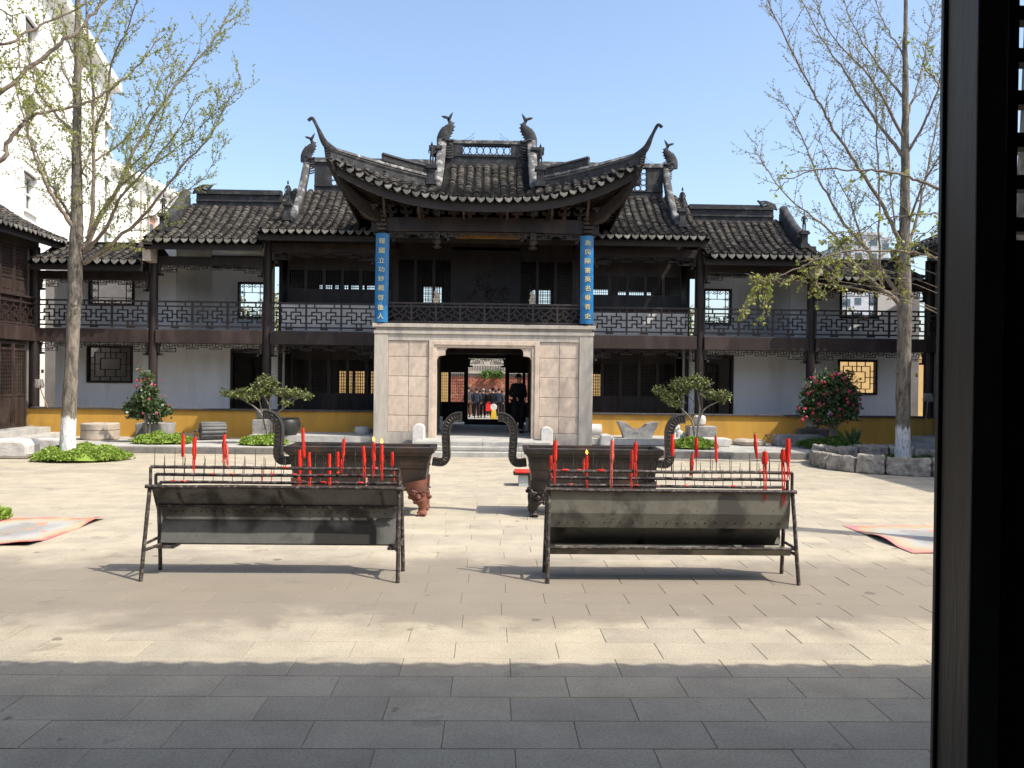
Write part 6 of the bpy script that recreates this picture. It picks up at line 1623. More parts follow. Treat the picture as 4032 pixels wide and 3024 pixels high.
# big dark leaves at its foot
m_ = MB(); rr_ = random.Random(4); c = P(3340, 1735, 24.6)
for k in range(26):
    a = rr_.uniform(0, 6.28); L_ = rr_.uniform(.35, .75); d = Vector((math.cos(a)*.45, math.sin(a)*.3, 1)).normalized(); s_ = d.cross(Vector((rr_.gauss(0, 1), rr_.gauss(0, 1), .1))).normalized()*.07
    p = Vector((c.x+rr_.uniform(-.2, .2), 24.6+rr_.uniform(-.12, .12), TZ)); q1 = p+d*L_*.5+Vector((0, 0, .05)); q2 = p+d*L_+Vector((math.cos(a)*.1, 0, -.02))
    m_.add([p-s_*.3, p+s_*.3, q1+s_, q1-s_, q2], [(0, 1, 2, 3), (3, 2, 4)])
solo(m_, 'broad_leaf_plant', 'camellia', 'dark broad leaved plant at the foot of the rose flowered camellia', 'plant')
# small flat crowned trees
def flat_tree(Y, base, stems, blobs, label, seed):
    shrub('small_tree', label, base, stems, blobs, 'shrub', 4200, .062, 'branch_g', seed, cat='small tree')
Y = 24.2; b = W(1058, 1725, Y)
flat_tree(Y, (b[0], Y, TZ), [([(b[0], Y, TZ), W(1048, 1680, Y), W(1035, 1640, Y), W(1000, 1600, Y-.2), W(940, 1565, Y)], .035), ([W(1046, 1690, Y), W(1030, 1620, Y+.1), W(1020, 1560, Y)], .025), ([(b[0]+.05, Y, TZ), W(1070, 1660, Y), W(1062, 1600, Y), W(1070, 1540, Y)], .035), ([W(1068, 1665, Y), W(1100, 1620, Y), W(1150, 1580, Y), W(1190, 1560, Y)], .028), ([W(1062, 1600, Y), W(1040, 1560, Y), W(1015, 1520, Y-.2)], .02)],
          [(W(900, 1548, Y), (.20, .18, .09)), (W(950, 1550, Y), (.32, .3, .13)), (W(985, 1565, Y-.2), (.28, .25, .10)), (W(1020, 1540, Y), (.40, .35, .16)), (W(1055, 1510, Y), (.34, .32, .16)), (W(1040, 1490, Y), (.22, .2, .09)), (W(1110, 1545, Y+.1), (.30, .28, .12)), (W(1160, 1550, Y), (.32, .28, .12)), (W(1205, 1560, Y), (.18, .2, .10)), (W(1130, 1585, Y-.1), (.22, .2, .07)), (W(870, 1552, Y), (.10, .12, .05))],
          'small spreading tree with flat yellow green crown, left of the stage', 41)
Y = 24.4; b = W(2738, 1725, Y)
flat_tree(Y, (b[0], Y, TZ), [([(b[0], Y, TZ), W(2730, 1680, Y), W(2712, 1640, Y), W(2680, 1605, Y), W(2660, 1570, Y)], .035), ([(b[0]+.04, Y, TZ), W(2750, 1660, Y), W(2755, 1600, Y), W(2745, 1540, Y)], .035), ([W(2750, 1660, Y), W(2775, 1610, Y), W(2830, 1580, Y), W(2860, 1565, Y)], .028), ([W(2715, 1640, Y), W(2735, 1590, Y+.2), W(2700, 1550, Y)], .02)],
          [(W(2600, 1535, Y), (.22, .2, .12)), (W(2640, 1560, Y), (.36, .32, .18)), (W(2690, 1520, Y), (.42, .36, .22)), (W(2750, 1510, Y), (.30, .3, .20)), (W(2740, 1490, Y), (.22, .2, .10)), (W(2800, 1555, Y), (.28, .26, .14)), (W(2850, 1560, Y), (.26, .26, .18)), (W(2665, 1590, Y-.2), (.26, .22, .09)), (W(2800, 1510, Y), (.10, .1, .06))],
          'small spreading tree with flat green crown, right of the stage', 42)

# ------------------------------------------------------------------ stones
def rough(o, amt=.02, lv=2, seed=0):
    s = o.modifiers.new('sub', 'SUBSURF'); s.subdivision_type = 'SIMPLE'; s.levels = lv; s.render_levels = lv
    t = bpy.data.textures.new('rough', 'CLOUDS'); t.noise_scale = .25
    d = o.modifiers.new('disp', 'DISPLACE'); d.texture = t; d.strength = amt; d.texture_coords = 'GLOBAL'; d.mid_level = .5
def stone_thing(fn, name, mt, label, cat, sm=False, bev=.02, r=.03, lv=3):
    m_ = MB(); fn(m_); o = solo(m_, name, mt, label, cat, sm, None, bev)
    if r: rough(o, r, lv)
    return o
def gxy(u, v, z=TZ): p = GP(u, v, z); return p.x, p.y
# far left pair on the court
x, y = gxy(55, 1808, 0); x2, _ = gxy(108, 1808, 0)
stone_thing(lambda m: m.prism([(x-1.0, 0), (x+.25, 0), (x+.33, .12), (x+.33, .33), (x+.22, .47), (x-1.0, .47)], y+.0, y+.62), 'stone_trough', 'stone_w', 'long pale rounded stone trough at the left edge', 'stone', False, .08)
x, y = gxy(172, 1792, 0)
stone_thing(lambda m: m.prism([(x-.32, 0), (x+.45, 0), (x+.45, .40), (x-.26, .42), (x-.34, .2)], y+.1, y+.65), 'stone_block', 'stone_w', 'pale rough stone block left of the whitewashed tree foot', 'stone', False, .05)
# millstone
x, y = gxy(360, 1735)
def f(m):
    c = (x, y+.55, 0); m.lathe([(.50, TZ), (.53, TZ+.03), (.53, TZ+.27), (.50, TZ+.28), (.53, TZ+.30), (.53, TZ+.46), (.50, TZ+.48), (.18, TZ+.48), (.16, TZ+.44)], c, 30)
stone_thing(f, 'millstone', 'stone_b', 'round buff millstone in two layers beside the left tree', 'millstone', True, 0, .02, 1)
# square trough + round basin + ball jar behind left camellia
x, y = P(572, 1700, 25.2).x, 24.7
stone_thing(lambda m: m.box(x-.30, x+.42, y+.5, y+1.1, TZ, TZ+.50), 'stone_trough', 'stone', 'square grey stone trough behind the left camellia', 'stone', False, .03)
x, y = P(632, 1700, 25.2).x, 24.75
stone_thing(lambda m: m.lathe([(.26, TZ), (.36, TZ+.05), (.43, TZ+.25), (.46, TZ+.52), (.40, TZ+.53), (.33, TZ+.3), (.1, TZ+.2)], (x, y+.35, 0), 24), 'stone_basin', 'stone', 'rough round stone basin right of the left camellia stem', 'basin', True, 0, .05, 1)
x = P(596, 1660, 26.3).x
stone_thing(lambda m: (m.box(x-.28, x+.28, 26.1, 26.5, TZ, TZ+.45), m.lathe([(.14, TZ+.45), (.24, TZ+.56), (.27, TZ+.68), (.22, TZ+.80), (.16, TZ+.84)], (x, 26.3, 0), 20)), 'stone_jar', 'stone', 'round stone jar on a block against the ochre wall, left camellia', 'jar', True, 0, .01, 1)
# ribbed roller lying
x, y = gxy(820, 1735)
B = thing('stone_roller', 'dark ribbed stone roller lying on the left terrace', 'stone roller', (x, y+.3, TZ))
m_ = MB(); ax = Vector((.86, .50, 0)).normalized(); sd = Vector((-ax.y, ax.x, 0)); cc = Vector((x, y+.40, TZ+.27)); ring = []
prof_ = []
for k in range(14):
    for a_, rr__ in ((.0, .235), (.22, .27), (.55, .27), (.77, .235)):
        an = 2*math.pi*(k+a_)/14; prof_.append((math.cos(an)*rr__, math.sin(an)*rr__))
for t in (-.36, .36):
    ring.append([cc+ax*t+sd*a+Vector((0, 0, b)) for a, b in prof_])
n_ = len(prof_); m_.add(ring[0]+ring[1], [tuple(range(n_)), tuple(range(n_, 2*n_))[::-1]]+[(i, i+n_, (i+1) % n_+n_, (i+1) % n_) for i in range(n_)]); m_.build('drum', 'stone_d', B, bevel=.012)
m_ = MB(); m_.tube([cc-ax*.50, cc-ax*.35], .03, 8); m_.blob(cc-ax*.50, .045, 8, 6); m_.build('axle', 'iron', B)
x, y = gxy(700, 1728)
stone_thing(lambda m: m.box(x-.28, x+.3, y+.2, y+.6, TZ, TZ+.14), 'stone_slab', 'stone', 'low flat stone slab between left mound and ribbed roller', 'stone', False, .02)
# block + bronze pot behind small tree left
x = P(1062, 1700, 25.8).x
stone_thing(lambda m: m.box(x-.48, x+.25, 25.6, 26.2, TZ, TZ+.62), 'stone_block', 'stone', 'square grey stone block behind the left small tree', 'stone', False, .02)
stone_thing(lambda m: m.lathe([(.12, TZ+.62), (.19, TZ+.70), (.2, TZ+.85), (.14, TZ+.93)], (P(1035, 1650, 25.9).x, 25.9, 0), 16), 'stone_jar', 'stone', 'small stone jar on the block behind the left small tree', 'jar', True, 0, 0)
x = P(1128, 1700, 25.2).x
stone_thing(lambda m: m.lathe([(.22, TZ), (.20, TZ+.06), (.16, TZ+.12), (.30, TZ+.22), (.40, TZ+.40), (.42, TZ+.55), (.36, TZ+.66), (.38, TZ+.70), (.32, TZ+.70), (.30, TZ+.6)], (x, 25.2, 0), 26), 'bronze_pot', 'bronze_g', 'dark round pot standing behind the left burner handle', 'pot', True, 0, 0)
# stones left of the stage
x, y = gxy(1420, 1738)
stone_thing(lambda m: (m.lathe([(.16, TZ+.12), (.22, TZ+.2), (.24, TZ+.32), (.2, TZ+.42), (.17, TZ+.43)], (x, y+.3, 0), 20), m.box(x-.24, x+.24, y+.05, y+.5, TZ, TZ+.12)), 'drum_stone', 'stone_w', 'pale rounded drum stone on a plinth left of the stage pier', 'stone', True, 0, .01, 1)
x, y = gxy(1462, 1735)
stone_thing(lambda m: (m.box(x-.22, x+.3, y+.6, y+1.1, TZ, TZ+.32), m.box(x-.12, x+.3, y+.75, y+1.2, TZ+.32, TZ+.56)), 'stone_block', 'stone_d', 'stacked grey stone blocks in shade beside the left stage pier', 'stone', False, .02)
# door drum stones either side of steps
for u, lb in ((1648, 'upright white rounded stone left of the entrance steps'), (2152, 'upright white rounded stone right of the entrance steps')):
    x = P(u, 1700, 24.3).x; hh = PZ(1672, 24.3) if u < 1900 else PZ(1679, 24.3)
    stone_thing(lambda m: m.prism([(x-.16, TZ-.15), (x+.16, TZ-.15)]+[(x+.17*math.cos(R(a)), hh-.14+.14*math.sin(R(a))) for a in range(0, 181, 20)], 24.12, 24.62), 'gate_stone', 'stone_w', lb, 'gate stone', True, .02, .01, 2)
# right of the stage
x, y = gxy(2352, 1755)
stone_thing(lambda m: m.lathe([(.17, x-.35), (.2, x-.3), (.2, x+.2), (.17, x+.22)], (0, y+.8, TZ+.40), 18, 'X'), 'stone_cylinder', 'stone_w', 'pale stone cylinder lying on blocks right of the stage pier', 'stone', True, 0, .02, 1)
stone_thing(lambda m: m.prism([(x-.35, TZ), (x+.35, TZ), (x+.12, TZ+.26), (x-.30, TZ+.24)], y+.5, y+1.0), 'stone_block', 'stone', 'small grey base stone under the lying cylinder', 'stone', False, .02)
x, y = gxy(2388, 1757)
stone_thing(lambda m: m.prism([(x-.18, TZ), (x+.22, TZ), (x+.25, TZ+.22), (x+.1, TZ+.34), (x-.14, TZ+.32)], y+.1, y+.5), 'stone_block', 'stone_w', 'pale rounded boulder right of the lying stone cylinder', 'stone', False, .04, .03)
x, y = gxy(2512, 1752)
def f(m):
    def ww(u, v): p = P(u, v, y+.2); return (p.x, p.z)
    m.prism([ww(2462, 1750), ww(2548, 1750), ww(2560, 1728), ww(2585, 1680), ww(2590, 1662), ww(2570, 1660), ww(2545, 1668), ww(2535, 1685), ww(2530, 1702), ww(2488, 1702), ww(2480, 1680), ww(2465, 1664), ww(2440, 1657), ww(2430, 1660), ww(2445, 1695), ww(2455, 1725)], y+.05, y+.42)
stone_thing(f, 'ingot_stone', 'stone', 'grey stone with two flaring horns like an ingot, before the ochre wall', 'stone', False, .015, .025)
# small white lion
x = P(2675, 1715, 26).x; B = thing('stone_lion', 'small white carved stone lion beside the right burner handle', 'statue', (x, 26.0, TZ))
m_ = MB(); m_.box(x-.24, x+.26, 25.85, 26.2, TZ, TZ+.1); m_.build('plinth', 'stone_w', B, bevel=.01)
m_ = MB(); m_.tube(curve([(x+.2, 26, TZ+.18), (x+.08, 26, TZ+.24), (x-.04, 26, TZ+.34), (x-.08, 26, TZ+.46)], 4), [.08, .11, .12, .13, .13, .13, .125, .12, .12, .11, .10, .09, .08], 10)
m_.blob((x-.09, 25.97, TZ+.50), .105, 10, 7, .12); m_.blob((x-.15, 25.9, TZ+.47), .06, 8, 6)
for q in (-1, 1): m_.tube([(x-.1+q*.06, 25.92, TZ+.34), (x-.12+q*.06, 25.88, TZ+.12)], [.045, .04], 7); m_.blob((x+.15, 26+q*.1, TZ+.16), .08, 8, 6)
m_.blob((x+.26, 26, TZ+.22), .05, 8, 6, .1); m_.build('body', 'stone_w', B, True)
x = P(2760, 1700, 25.9).x
stone_thing(lambda m: m.box(x-.42, x+.40, 25.6, 26.2, TZ, TZ+.56), 'stone_block', 'stone', 'square stone block behind the right small tree', 'stone', False, .02)
stone_thing(lambda m: m.lathe([(.11, TZ+.56), (.18, TZ+.62), (.2, TZ+.74), (.18, TZ+.84), (.13, TZ+.88)], (P(2754, 1670, 25.9).x, 25.9, 0), 16), 'stone_jar', 'stone_w', 'round pale stone jar on the block behind the right small tree', 'jar', True, 0, 0)
x, y = gxy(2830, 1762)
stone_thing(lambda m: m.prism([(x-.50, TZ), (x+.38, TZ), (x+.44, TZ+.22), (x+.3, TZ+.26), (x-.48, TZ+.25)], y+.15, y+.6), 'stone_slab', 'stone_w', 'pale rough stone slab right of the green mound', 'stone', False, .03)
x, y = gxy(2972, 1758)
stone_thing(lambda m: m.lathe([(.42, TZ), (.50, TZ+.03), (.52, TZ+.12), (.44, TZ+.17)], (x, y+.55, 0), 12), 'flat_stone', 'stone_b', 'flat round buff stone lying below the wall tap', 'stone', True, 0, .05, 2)
x, y = gxy(3160, 1762)
stone_thing(lambda m: m.prism([(x-.66, TZ), (x+.8, TZ), (x+.85, TZ+.2), (x+.8, TZ+.34), (x-.6, TZ+.34), (x-.68, TZ+.2)], y+.35, y+.85), 'stone_slab', 'stone', 'long grey stone trough left of the rose camellia', 'stone', False, .04)
x = P(3196, 1710, 26.2).x
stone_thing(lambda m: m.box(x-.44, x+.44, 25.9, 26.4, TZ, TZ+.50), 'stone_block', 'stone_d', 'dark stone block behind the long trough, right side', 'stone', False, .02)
stone_thing(lambda m: m.lathe([(.15, TZ+.50), (.21, TZ+.56), (.22, TZ+.66), (.19, TZ+.78), (.15, TZ+.80)], (x, 26.15, 0), 16), 'stone_jar', 'stone', 'round grey stone jar on the dark block left of the rose camellia', 'jar', True, 0, 0)
# wall tap
p = P(3016, 1716, 26.6); B = thing('wall_tap', 'small dark water tap low on the ochre wall', 'tap', p)
m_ = MB(); m_.tube([(p.x, 26.62, p.z), (p.x, 26.45, p.z)], .022, 8); m_.tube([(p.x, 26.47, p.z), (p.x+.02, 26.42, p.z-.06)], [.025, .018], 8); m_.build('spout', 'iron', B, True)
m_ = MB(); m_.tube([(p.x-.07, 26.5, p.z+.05), (p.x+.07, 26.5, p.z+.05)], .014, 6); m_.tube([(p.x, 26.5, p.z), (p.x, 26.5, p.z+.05)], .012, 6); m_.build('handle', 'iron', B)
# stone ring planter
rcx, rcy, rr0 = P(3548, 1800, 20.9).x, 20.9, 2.12
B = thing('stone_ring', 'ring of rough weathered stones round the right tree', 'planter', (rcx, rcy, 0)); r = random.Random(77)
a = 0.0
while a < 2*math.pi-.1:
    da = r.uniform(.30, .50); da = min(da, 2*math.pi-a); w_ = rr0*da
    mid = a+da/2; hh = r.uniform(.36, .46); m_ = MB(); nseg = 4
    ro, ri = rr0+r.uniform(-.02, .05), rr0-.38; vs_ = []
    for i in range(nseg+1):
        t = a+.012+(da-.024)*i/nseg
        h1 = hh*(1+r.uniform(-.06, .06)); h2 = hh*(.85+r.uniform(-.1, .1))
        for rad, z in ((ro+.03, 0), (ro+.02, h1*.5), (ro-.03, h1), (ri+.06, h2), (ri, 0)): vs_.append((rcx+math.cos(t)*rad*1.0, rcy+math.sin(t)*rad*.98, z))
    fs = [(i*5+j, i*5+(j+1) % 5, (i+1)*5+(j+1) % 5, (i+1)*5+j) for i in range(nseg) for j in range(5)]+[(0, 1, 2, 3, 4)[::-1], tuple(nseg*5+j for j in range(5))]
    m_.add(vs_, fs); o = m_.build('ring_stone', 'rock', B, bevel=.03); rough(o, .09, 3); o.modifiers['disp'].texture.noise_scale = .16
    a += da
m_ = MB(); m_.lathe([(rr0-.2, .0), (rr0-.2, .06), (.1, .10)], (rcx, rcy, 0), 24); m_.build('soil', 'soil', B)

# ------------------------------------------------------------------ mops, rugs, kneeler
for u, v0, v1, Yv, dx, lb in ((152, 1510, 1604, 26.3, .30, 'grey string mop propped upside down against the left corner'), (3655, 1565, 1700, 26.0, -.16, 'grey string mop leaning upside down in the shaded right corner')):
    a = P(u, v0, Yv); zb = 1.05 if u < 1000 else TZ; B = thing('mop', lb, 'mop', (a.x+dx, Yv, zb))
    m_ = MB(); m_.tube([(a.x+dx, Yv-.05, zb), (a.x, Yv, a.z)], .016, 6); m_.build('handle', 'stick', B)
    m_ = MB(); r = random.Random(int(u))
    for k in range(60):
        an = r.uniform(0, 6.28); rd = r.uniform(.06, .16); m_.tube([(a.x, Yv, a.z+.06), (a.x+math.cos(an)*rd*.7, Yv+math.sin(an)*rd*.7, a.z+.12), (a.x+math.cos(an)*rd, Yv+math.sin(an)*rd, a.z-.05-r.uniform(0, .1))], [.02, .018, .012], 4)
    m_.build('head', 'mop', B)
def rug(name, label, corners, seed, sgn, edge=(.42, .10, .10)):
    m, n, b = nodes(name+'_pattern')
    at = N(n, 'ShaderNodeUVMap'); v = at.outputs[0]
    sp = N(n, 'ShaderNodeSeparateXYZ'); n.links.new(v, sp.inputs[0])
    def ab(i):
        s_ = N(n, 'ShaderNodeMath', operation='SUBTRACT'); n.links.new(sp.outputs[i], s_.inputs[0]); s_.inputs[1].default_value = .5
        a_ = N(n, 'ShaderNodeMath', operation='ABSOLUTE'); n.links.new(s_.outputs[0], a_.inputs[0]); return a_.outputs[0]
    mx = N(n, 'ShaderNodeMath', operation='SMOOTH_MAX'); n.links.new(ab(0), mx.inputs[0]); n.links.new(ab(1), mx.inputs[1]); mx.inputs[2].default_value = .25
    q = N(n, 'ShaderNodeMath', operation='MULTIPLY_ADD'); n.links.new(noise(n, 3.5+seed, 3, .5, v), q.inputs[0]); q.inputs[1].default_value = .22; n.links.new(mx.outputs[0], q.inputs[2])
    col = ramp(n, q.outputs[0], [(.12, (.36, .30, .24)), (.30, (.30, .30, .28)), (.42, (.43, .42, .38)), (.55, (.46, .36, .20)), (.61, edge), (.66, (.52, .22, .20))])
    col = mix(n, ramp(n, noise(n, 6, 3, .5, v), [(.60, 0), (.66, .9)]), col, (.78, .25, .07)); col = mix(n, ramp(n, noise(n, 4.1, 3, .5, v), [(.62, 0), (.68, .7)]), col, (.30, .17, .12))
    n.links.new(col, b.inputs['Base Color']); b.inputs['Roughness'].default_value = .45
    K = 24; r = random.Random(seed); c = [Vector(p) for p in corners]; top = []
    def hgt(i, j):
        s_, t_ = i/K, j/K
        return .012+.05*max(0, math.sin(t_*7+seed))*math.exp(-((s_-sgn)*5)**2)+.006*math.sin(9*s_+4*t_)
    vs_ = []
    for j in range(K+1):
        for i in range(K+1):
            s_, t_ = i/K, j/K; p = c[0].lerp(c[1], s_).lerp(c[3].lerp(c[2], s_), t_); vs_.append((p.x, p.y, hgt(i, j)))
    k = len(vs_); vs_ += [(x, y, z-.006) for x, y, z in vs_]
    fs = [(j*(K+1)+i, j*(K+1)+i+1, (j+1)*(K+1)+i+1, (j+1)*(K+1)+i) for j in range(K) for i in range(K)]; nf = len(fs)
    fs += [tuple(x+k for x in f_[::-1]) for f_ in fs]
    bd = [i for i in range(K)]+[i*(K+1)+K for i in range(K)]+[K*(K+1)+K-i for i in range(K)]+[(K-i)*(K+1) for i in range(K)]
    fs += [(bd[i], bd[i]+k, bd[(i+1) % len(bd)]+k, bd[(i+1) % len(bd)]) for i in range(len(bd))]
    me = bpy.data.meshes.new(name); me.from_pydata(vs_, [], fs); me.materials.append(m); me.materials.append(M['wick'])
    uv = me.uv_layers.new(name='UVMap')
    for pl in me.polygons:
        if nf <= pl.index < 2*nf: pl.material_index = 1
        for li in pl.loop_indices:
            vi = me.loops[li].vertex_index % k; uv.data[li].uv = ((vi % (K+1))/K, (vi//(K+1))/K)
    o = bpy.data.objects.new(name, me); COL.objects.link(o); recenter(o); return tag(o, label, 'rug')
a0, a1, a2, a3 = GP(-420, 2150), GP(118, 2150), GP(416, 2044), GP(-30, 2044)
rug('rug', 'worn printed rug with curled edge on the paving at the left, orange and pink marks', [a0, a1, a2, GP(60, 2040)], 2, 1.0, (.50, .13, .15))
rug('rug', 'worn printed rug with pink border lying on the paving at the right', [GP(3592, 2180), GP(4100, 2182), GP(3900, 2074), GP(3318, 2071)], 5, 0.0, (.60, .22, .22))
p = GP(2070, 1915); B = thing('kneeling_stool', 'low pale box stool with red kneeling cushion left of the right burner', 'stool', (p.x, p.y, 0))
m_ = MB(); m_.box(p.x-.14, p.x+.55, p.y, p.y+.35, 0, .22); m_.build('box', 'steel', B, bevel=.008)
m_ = MB(); m_.box(p.x-.24, p.x+.60, p.y-.06, p.y+.42, .22, .25); m_.build('seat_board', 'blackwood', B, bevel=.008)
m_ = MB(); m_.box(p.x-.22, p.x+.58, p.y-.04, p.y+.40, .25, .30); m_.build('cushion', 'wax', B, bevel=.022)
# small switch box and notice by the left doorway
for u, v, lb in ((168, 1462, 'small yellow green notice plate beside the left doorway'), (3608, 1478, 'small yellow notice plate beside the right doorway')):
    p = P(u, v, 28.55); m_ = MB(); m_.box(p.x-.035, p.x+.035, 28.52, 28.56, p.z-.06, p.z+.06); o = solo(m_, 'notice_plate', 'plastic_y', lb, 'sign')

# ------------------------------------------------------------------ people
def person(x, y, z, h, yaw, coat, trousers, hair, label, arms='down', hat=False, lean=0, coatlen=.42):
    B = thing('person', label, 'person', (x, y, z)); k = h/1.7
    def sk(name, vs, es, rad, mt, root=0):
        me = bpy.data.meshes.new(name); me.from_pydata([Vector(v)*k for v in vs], es, []); me.materials.append(M[mt])
        o = bpy.data.objects.new(name, me); COL.objects.link(o); o.parent = B
        s = o.modifiers.new('skin', 'SKIN'); s.use_smooth_shade = True
        for i, r in enumerate(rad):
            sv = me.skin_vertices[0].data[i]; r = r if isinstance(r, tuple) else (r, r); sv.radius = (r[0]*k, r[1]*k); sv.use_root = (i == root)
        ss = o.modifiers.new('sub', 'SUBSURF'); ss.levels = 2; ss.render_levels = 2; return o
    L = lean
    if arms == 'down': el, wr = (.25, -.02, 1.12), (.24, .05, .88)
    else: el, wr = (.25, -.04, 1.12), (.12, .20, 1.02)
    V = [(0, 0, .93), (0, .0+L*.3, 1.15), (0, L*.6, 1.36), (0, L, 1.47), (0, L+.02, 1.56), (0, L+.03, 1.64),
         (.10, 0, .88), (.11, .02, .50), (.11, -.01, .09), (.11, .10, .04), (-.10, 0, .88), (-.11, .02, .50), (-.11, -.01, .09), (-.11, .10, .04),
         (.17, L*.6, 1.38), el, wr, (wr[0], wr[1]+.03, wr[2]-.09), (-.17, L*.6, 1.38), (-el[0], el[1], el[2]), (-wr[0], wr[1], wr[2]), (-wr[0], wr[1]+.03, wr[2]-.09)]
    E = [(0, 1), (1, 2), (2, 3), (3, 4), (4, 5), (0, 6), (6, 7), (7, 8), (8, 9), (0, 10), (10, 11), (11, 12), (12, 13), (2, 14), (14, 15), (15, 16), (16, 17), (2, 18), (18, 19), (19, 20), (20, 21)]
    RD = [(.14, .10), (.13, .09), (.14, .09), .05, .085, .075, .08, .055, .04, .035, .08, .055, .04, .035, .055, .042, .03, .035, .055, .042, .03, .035]
    sk('body', V, E, RD, 'skin')
    V2 = [(0, 0, .95-coatlen*.35), (0, 0, .98), (0, L*.3, 1.15), (0, L*.6, 1.36), (0, L*.9, 1.45), V[14], (el[0], el[1], el[2]), (wr[0], wr[1], wr[2]+.02), V[18], (-el[0], el[1], el[2]), (-wr[0], wr[1], wr[2]+.02)]
    sk('coat', V2, [(0, 1), (1, 2), (2, 3), (3, 4), (3, 5), (5, 6), (6, 7), (3, 8), (8, 9), (9, 10)], [(.19, .14), (.19, .135), (.18, .125), (.19, .12), (.085, .08), .08, .065, .052, .08, .065, .052], coat, 1)
    sk('trousers', [(0, 0, .93), V[6], V[7], (.11, -.01, .10), V[10], V[11], (-.11, -.01, .10)], [(0, 1), (1, 2), (2, 3), (0, 4), (4, 5), (5, 6)], [(.17, .13), .115, .095, .085, .115, .095, .085], trousers)
    sk('shoes', [(0.11, -.04, .045), (.11, .12, .04)], [(0, 1)], [.05, .042], 'black'); sk('shoes', [(-0.11, -.04, .045), (-.11, .12, .04)], [(0, 1)], [.05, .042], 'black')
    m_ = MB(); hc = Vector((0, L-.012, 1.625))*k
    m_.blob(hc+Vector((0, 0, .01)), .108*k, 14, 9, .03, (.86, 1.0, .95)); hv = [tuple(v) for v in m_.v]
    m_.v = [(a, min(b, hc.y+.05*k) if c < hc.z+.05*k else b, max(c, hc.z-.055*k)) for a, b, c in hv]
    m_.v = [(a+x, b+y, c+z) for a, b, c in m_.v]; m_.build('hair', hair, B, True)
    m_ = MB(); fy = (L+.03+.083)*k
    for s_ in (-1, 1): m_.blob((x+s_*.032*k, y+fy+.0, z+1.635*k), .011*k, 6, 4)
    m_.build('eyes', 'black', B); m_ = MB(); m_.blob((x, y+fy+.012*k, z+1.605*k), .016*k, 6, 5, 0, (.8, 1.1, 1.3)); m_.tube([(x-.022*k, y+fy-.004*k, z+1.568*k), (x+.022*k, y+fy-.004*k, z+1.568*k)], .006*k, 5)
    for s_ in (-1, 1): m_.blob((x+s_*.088*k, y+(L+.02)*k, z+1.615*k), .022*k, 6, 5, 0, (.5, 1, 1.4))
    m_.build('face', 'skin', B, True)
    if hat:
        m_ = MB(); m_.lathe([(.15*k, z+1.665*k), (.15*k, z+1.675*k), (.105*k, z+1.68*k), (.10*k, z+1.76*k), (.06*k, z+1.775*k)], (x, y+L*k, 0), 16); m_.build('hat', 'black', B, True)
    B.rotation_euler = (0, 0, yaw); return B
YP = 45.0
def pp(u, Y=YP): return P(u, 1600, Y).x
for (u, vtop, Y, yaw, ct, tr, hr, lb, hat, cl) in (
    (1843, 1524, 45.5, .5, 'grey_c', 'khaki', 'hair', 'person in dark jacket and brown trousers, cut by the left door edge', False, .35),
    (1876, 1529, 44.6, -.1, 'navy', 'black', 'hair', 'person in blue grey jacket seen from behind, left of centre in the doorway', False, .5),
    (1902, 1532, 45.4, .1, 'black', 'black', 'hair_g', 'person with thinning hair in black coat seen from behind in the doorway', False, .6),
    (1914, 1538, 47.5, .0, 'black', 'black', 'hair', 'person in black standing farther off between two others in the doorway', False, .5),
    (1940, 1530, 45.2, .1, 'black', 'black', 'hair', 'person in black hat and coat seen from behind in the doorway', True, .6),
    (1964, 1529, 44.8, -.15, 'navy', 'black', 'hair', 'person in slate grey jacket seen from behind, rightmost of the backs', False, .5),
    (1856, 1537, 47.0, .2, 'black', 'black', 'hair', 'person in black behind the brown trousered one at the left door edge', False, .6),
    (1890, 1537, 48.5, .0, 'khaki', 'black', 'hair', 'person in brown coat half hidden between the left backs', False, .6),
    (1928, 1536, 47.8, -.1, 'grey_c', 'grey_c', 'hair_g', 'person with grey hair half hidden beside the one with a hat', False, .6),
    (1952, 1535, 48.6, .1, 'black', 'khaki', 'hair', 'person in black half hidden between hat wearer and slate jacket', False, .6),
    (1976, 1538, 48.0, .1, 'grey_c', 'black', 'hair', 'person half hidden behind the slate jacket at the right door edge', False, .5)):
    h = PZ(vtop, Y)-.0; person(pp(u, Y), Y, 0, h, yaw, ct, tr, hr, lb, 'down', hat, 0, cl)
x = pp(1924, 45.0); m_ = MB(); z0 = PZ(1617, 45.0); z1 = PZ(1590, 45.0); m_.cbox((x, 44.75, (z0+z1)/2), (.30, .10, z1-z0)); m_.tube(curve([(x-.08, 44.75, z1), (x-.06, 44.75, z1+.10), (x+.06, 44.75, z1+.10), (x+.08, 44.75, z1)], 4), .012, 5)
solo(m_, 'carrier_bag', 'redbag', 'red carrier bag held low among the people in the doorway', 'bag')
# man in the shade at the right jamb
xm = P(2040, 1550, 27.2).x; mn = person(xm, 27.2, .36, PZ(1474, 27.2)-.36, R(205), 'black', 'black', 'hair', 'person in dark suit and pale shirt standing in shade inside the right door jamb', 'front', False, .03)
m_ = MB(); 
for t in range(5): m_.cbox((xm+.035+.004*t, 27.2-.155, .36+1.42-.055*t), (.05-.006*t, .02, .056))
m_.build('shirt_front', 'shirt', mn)
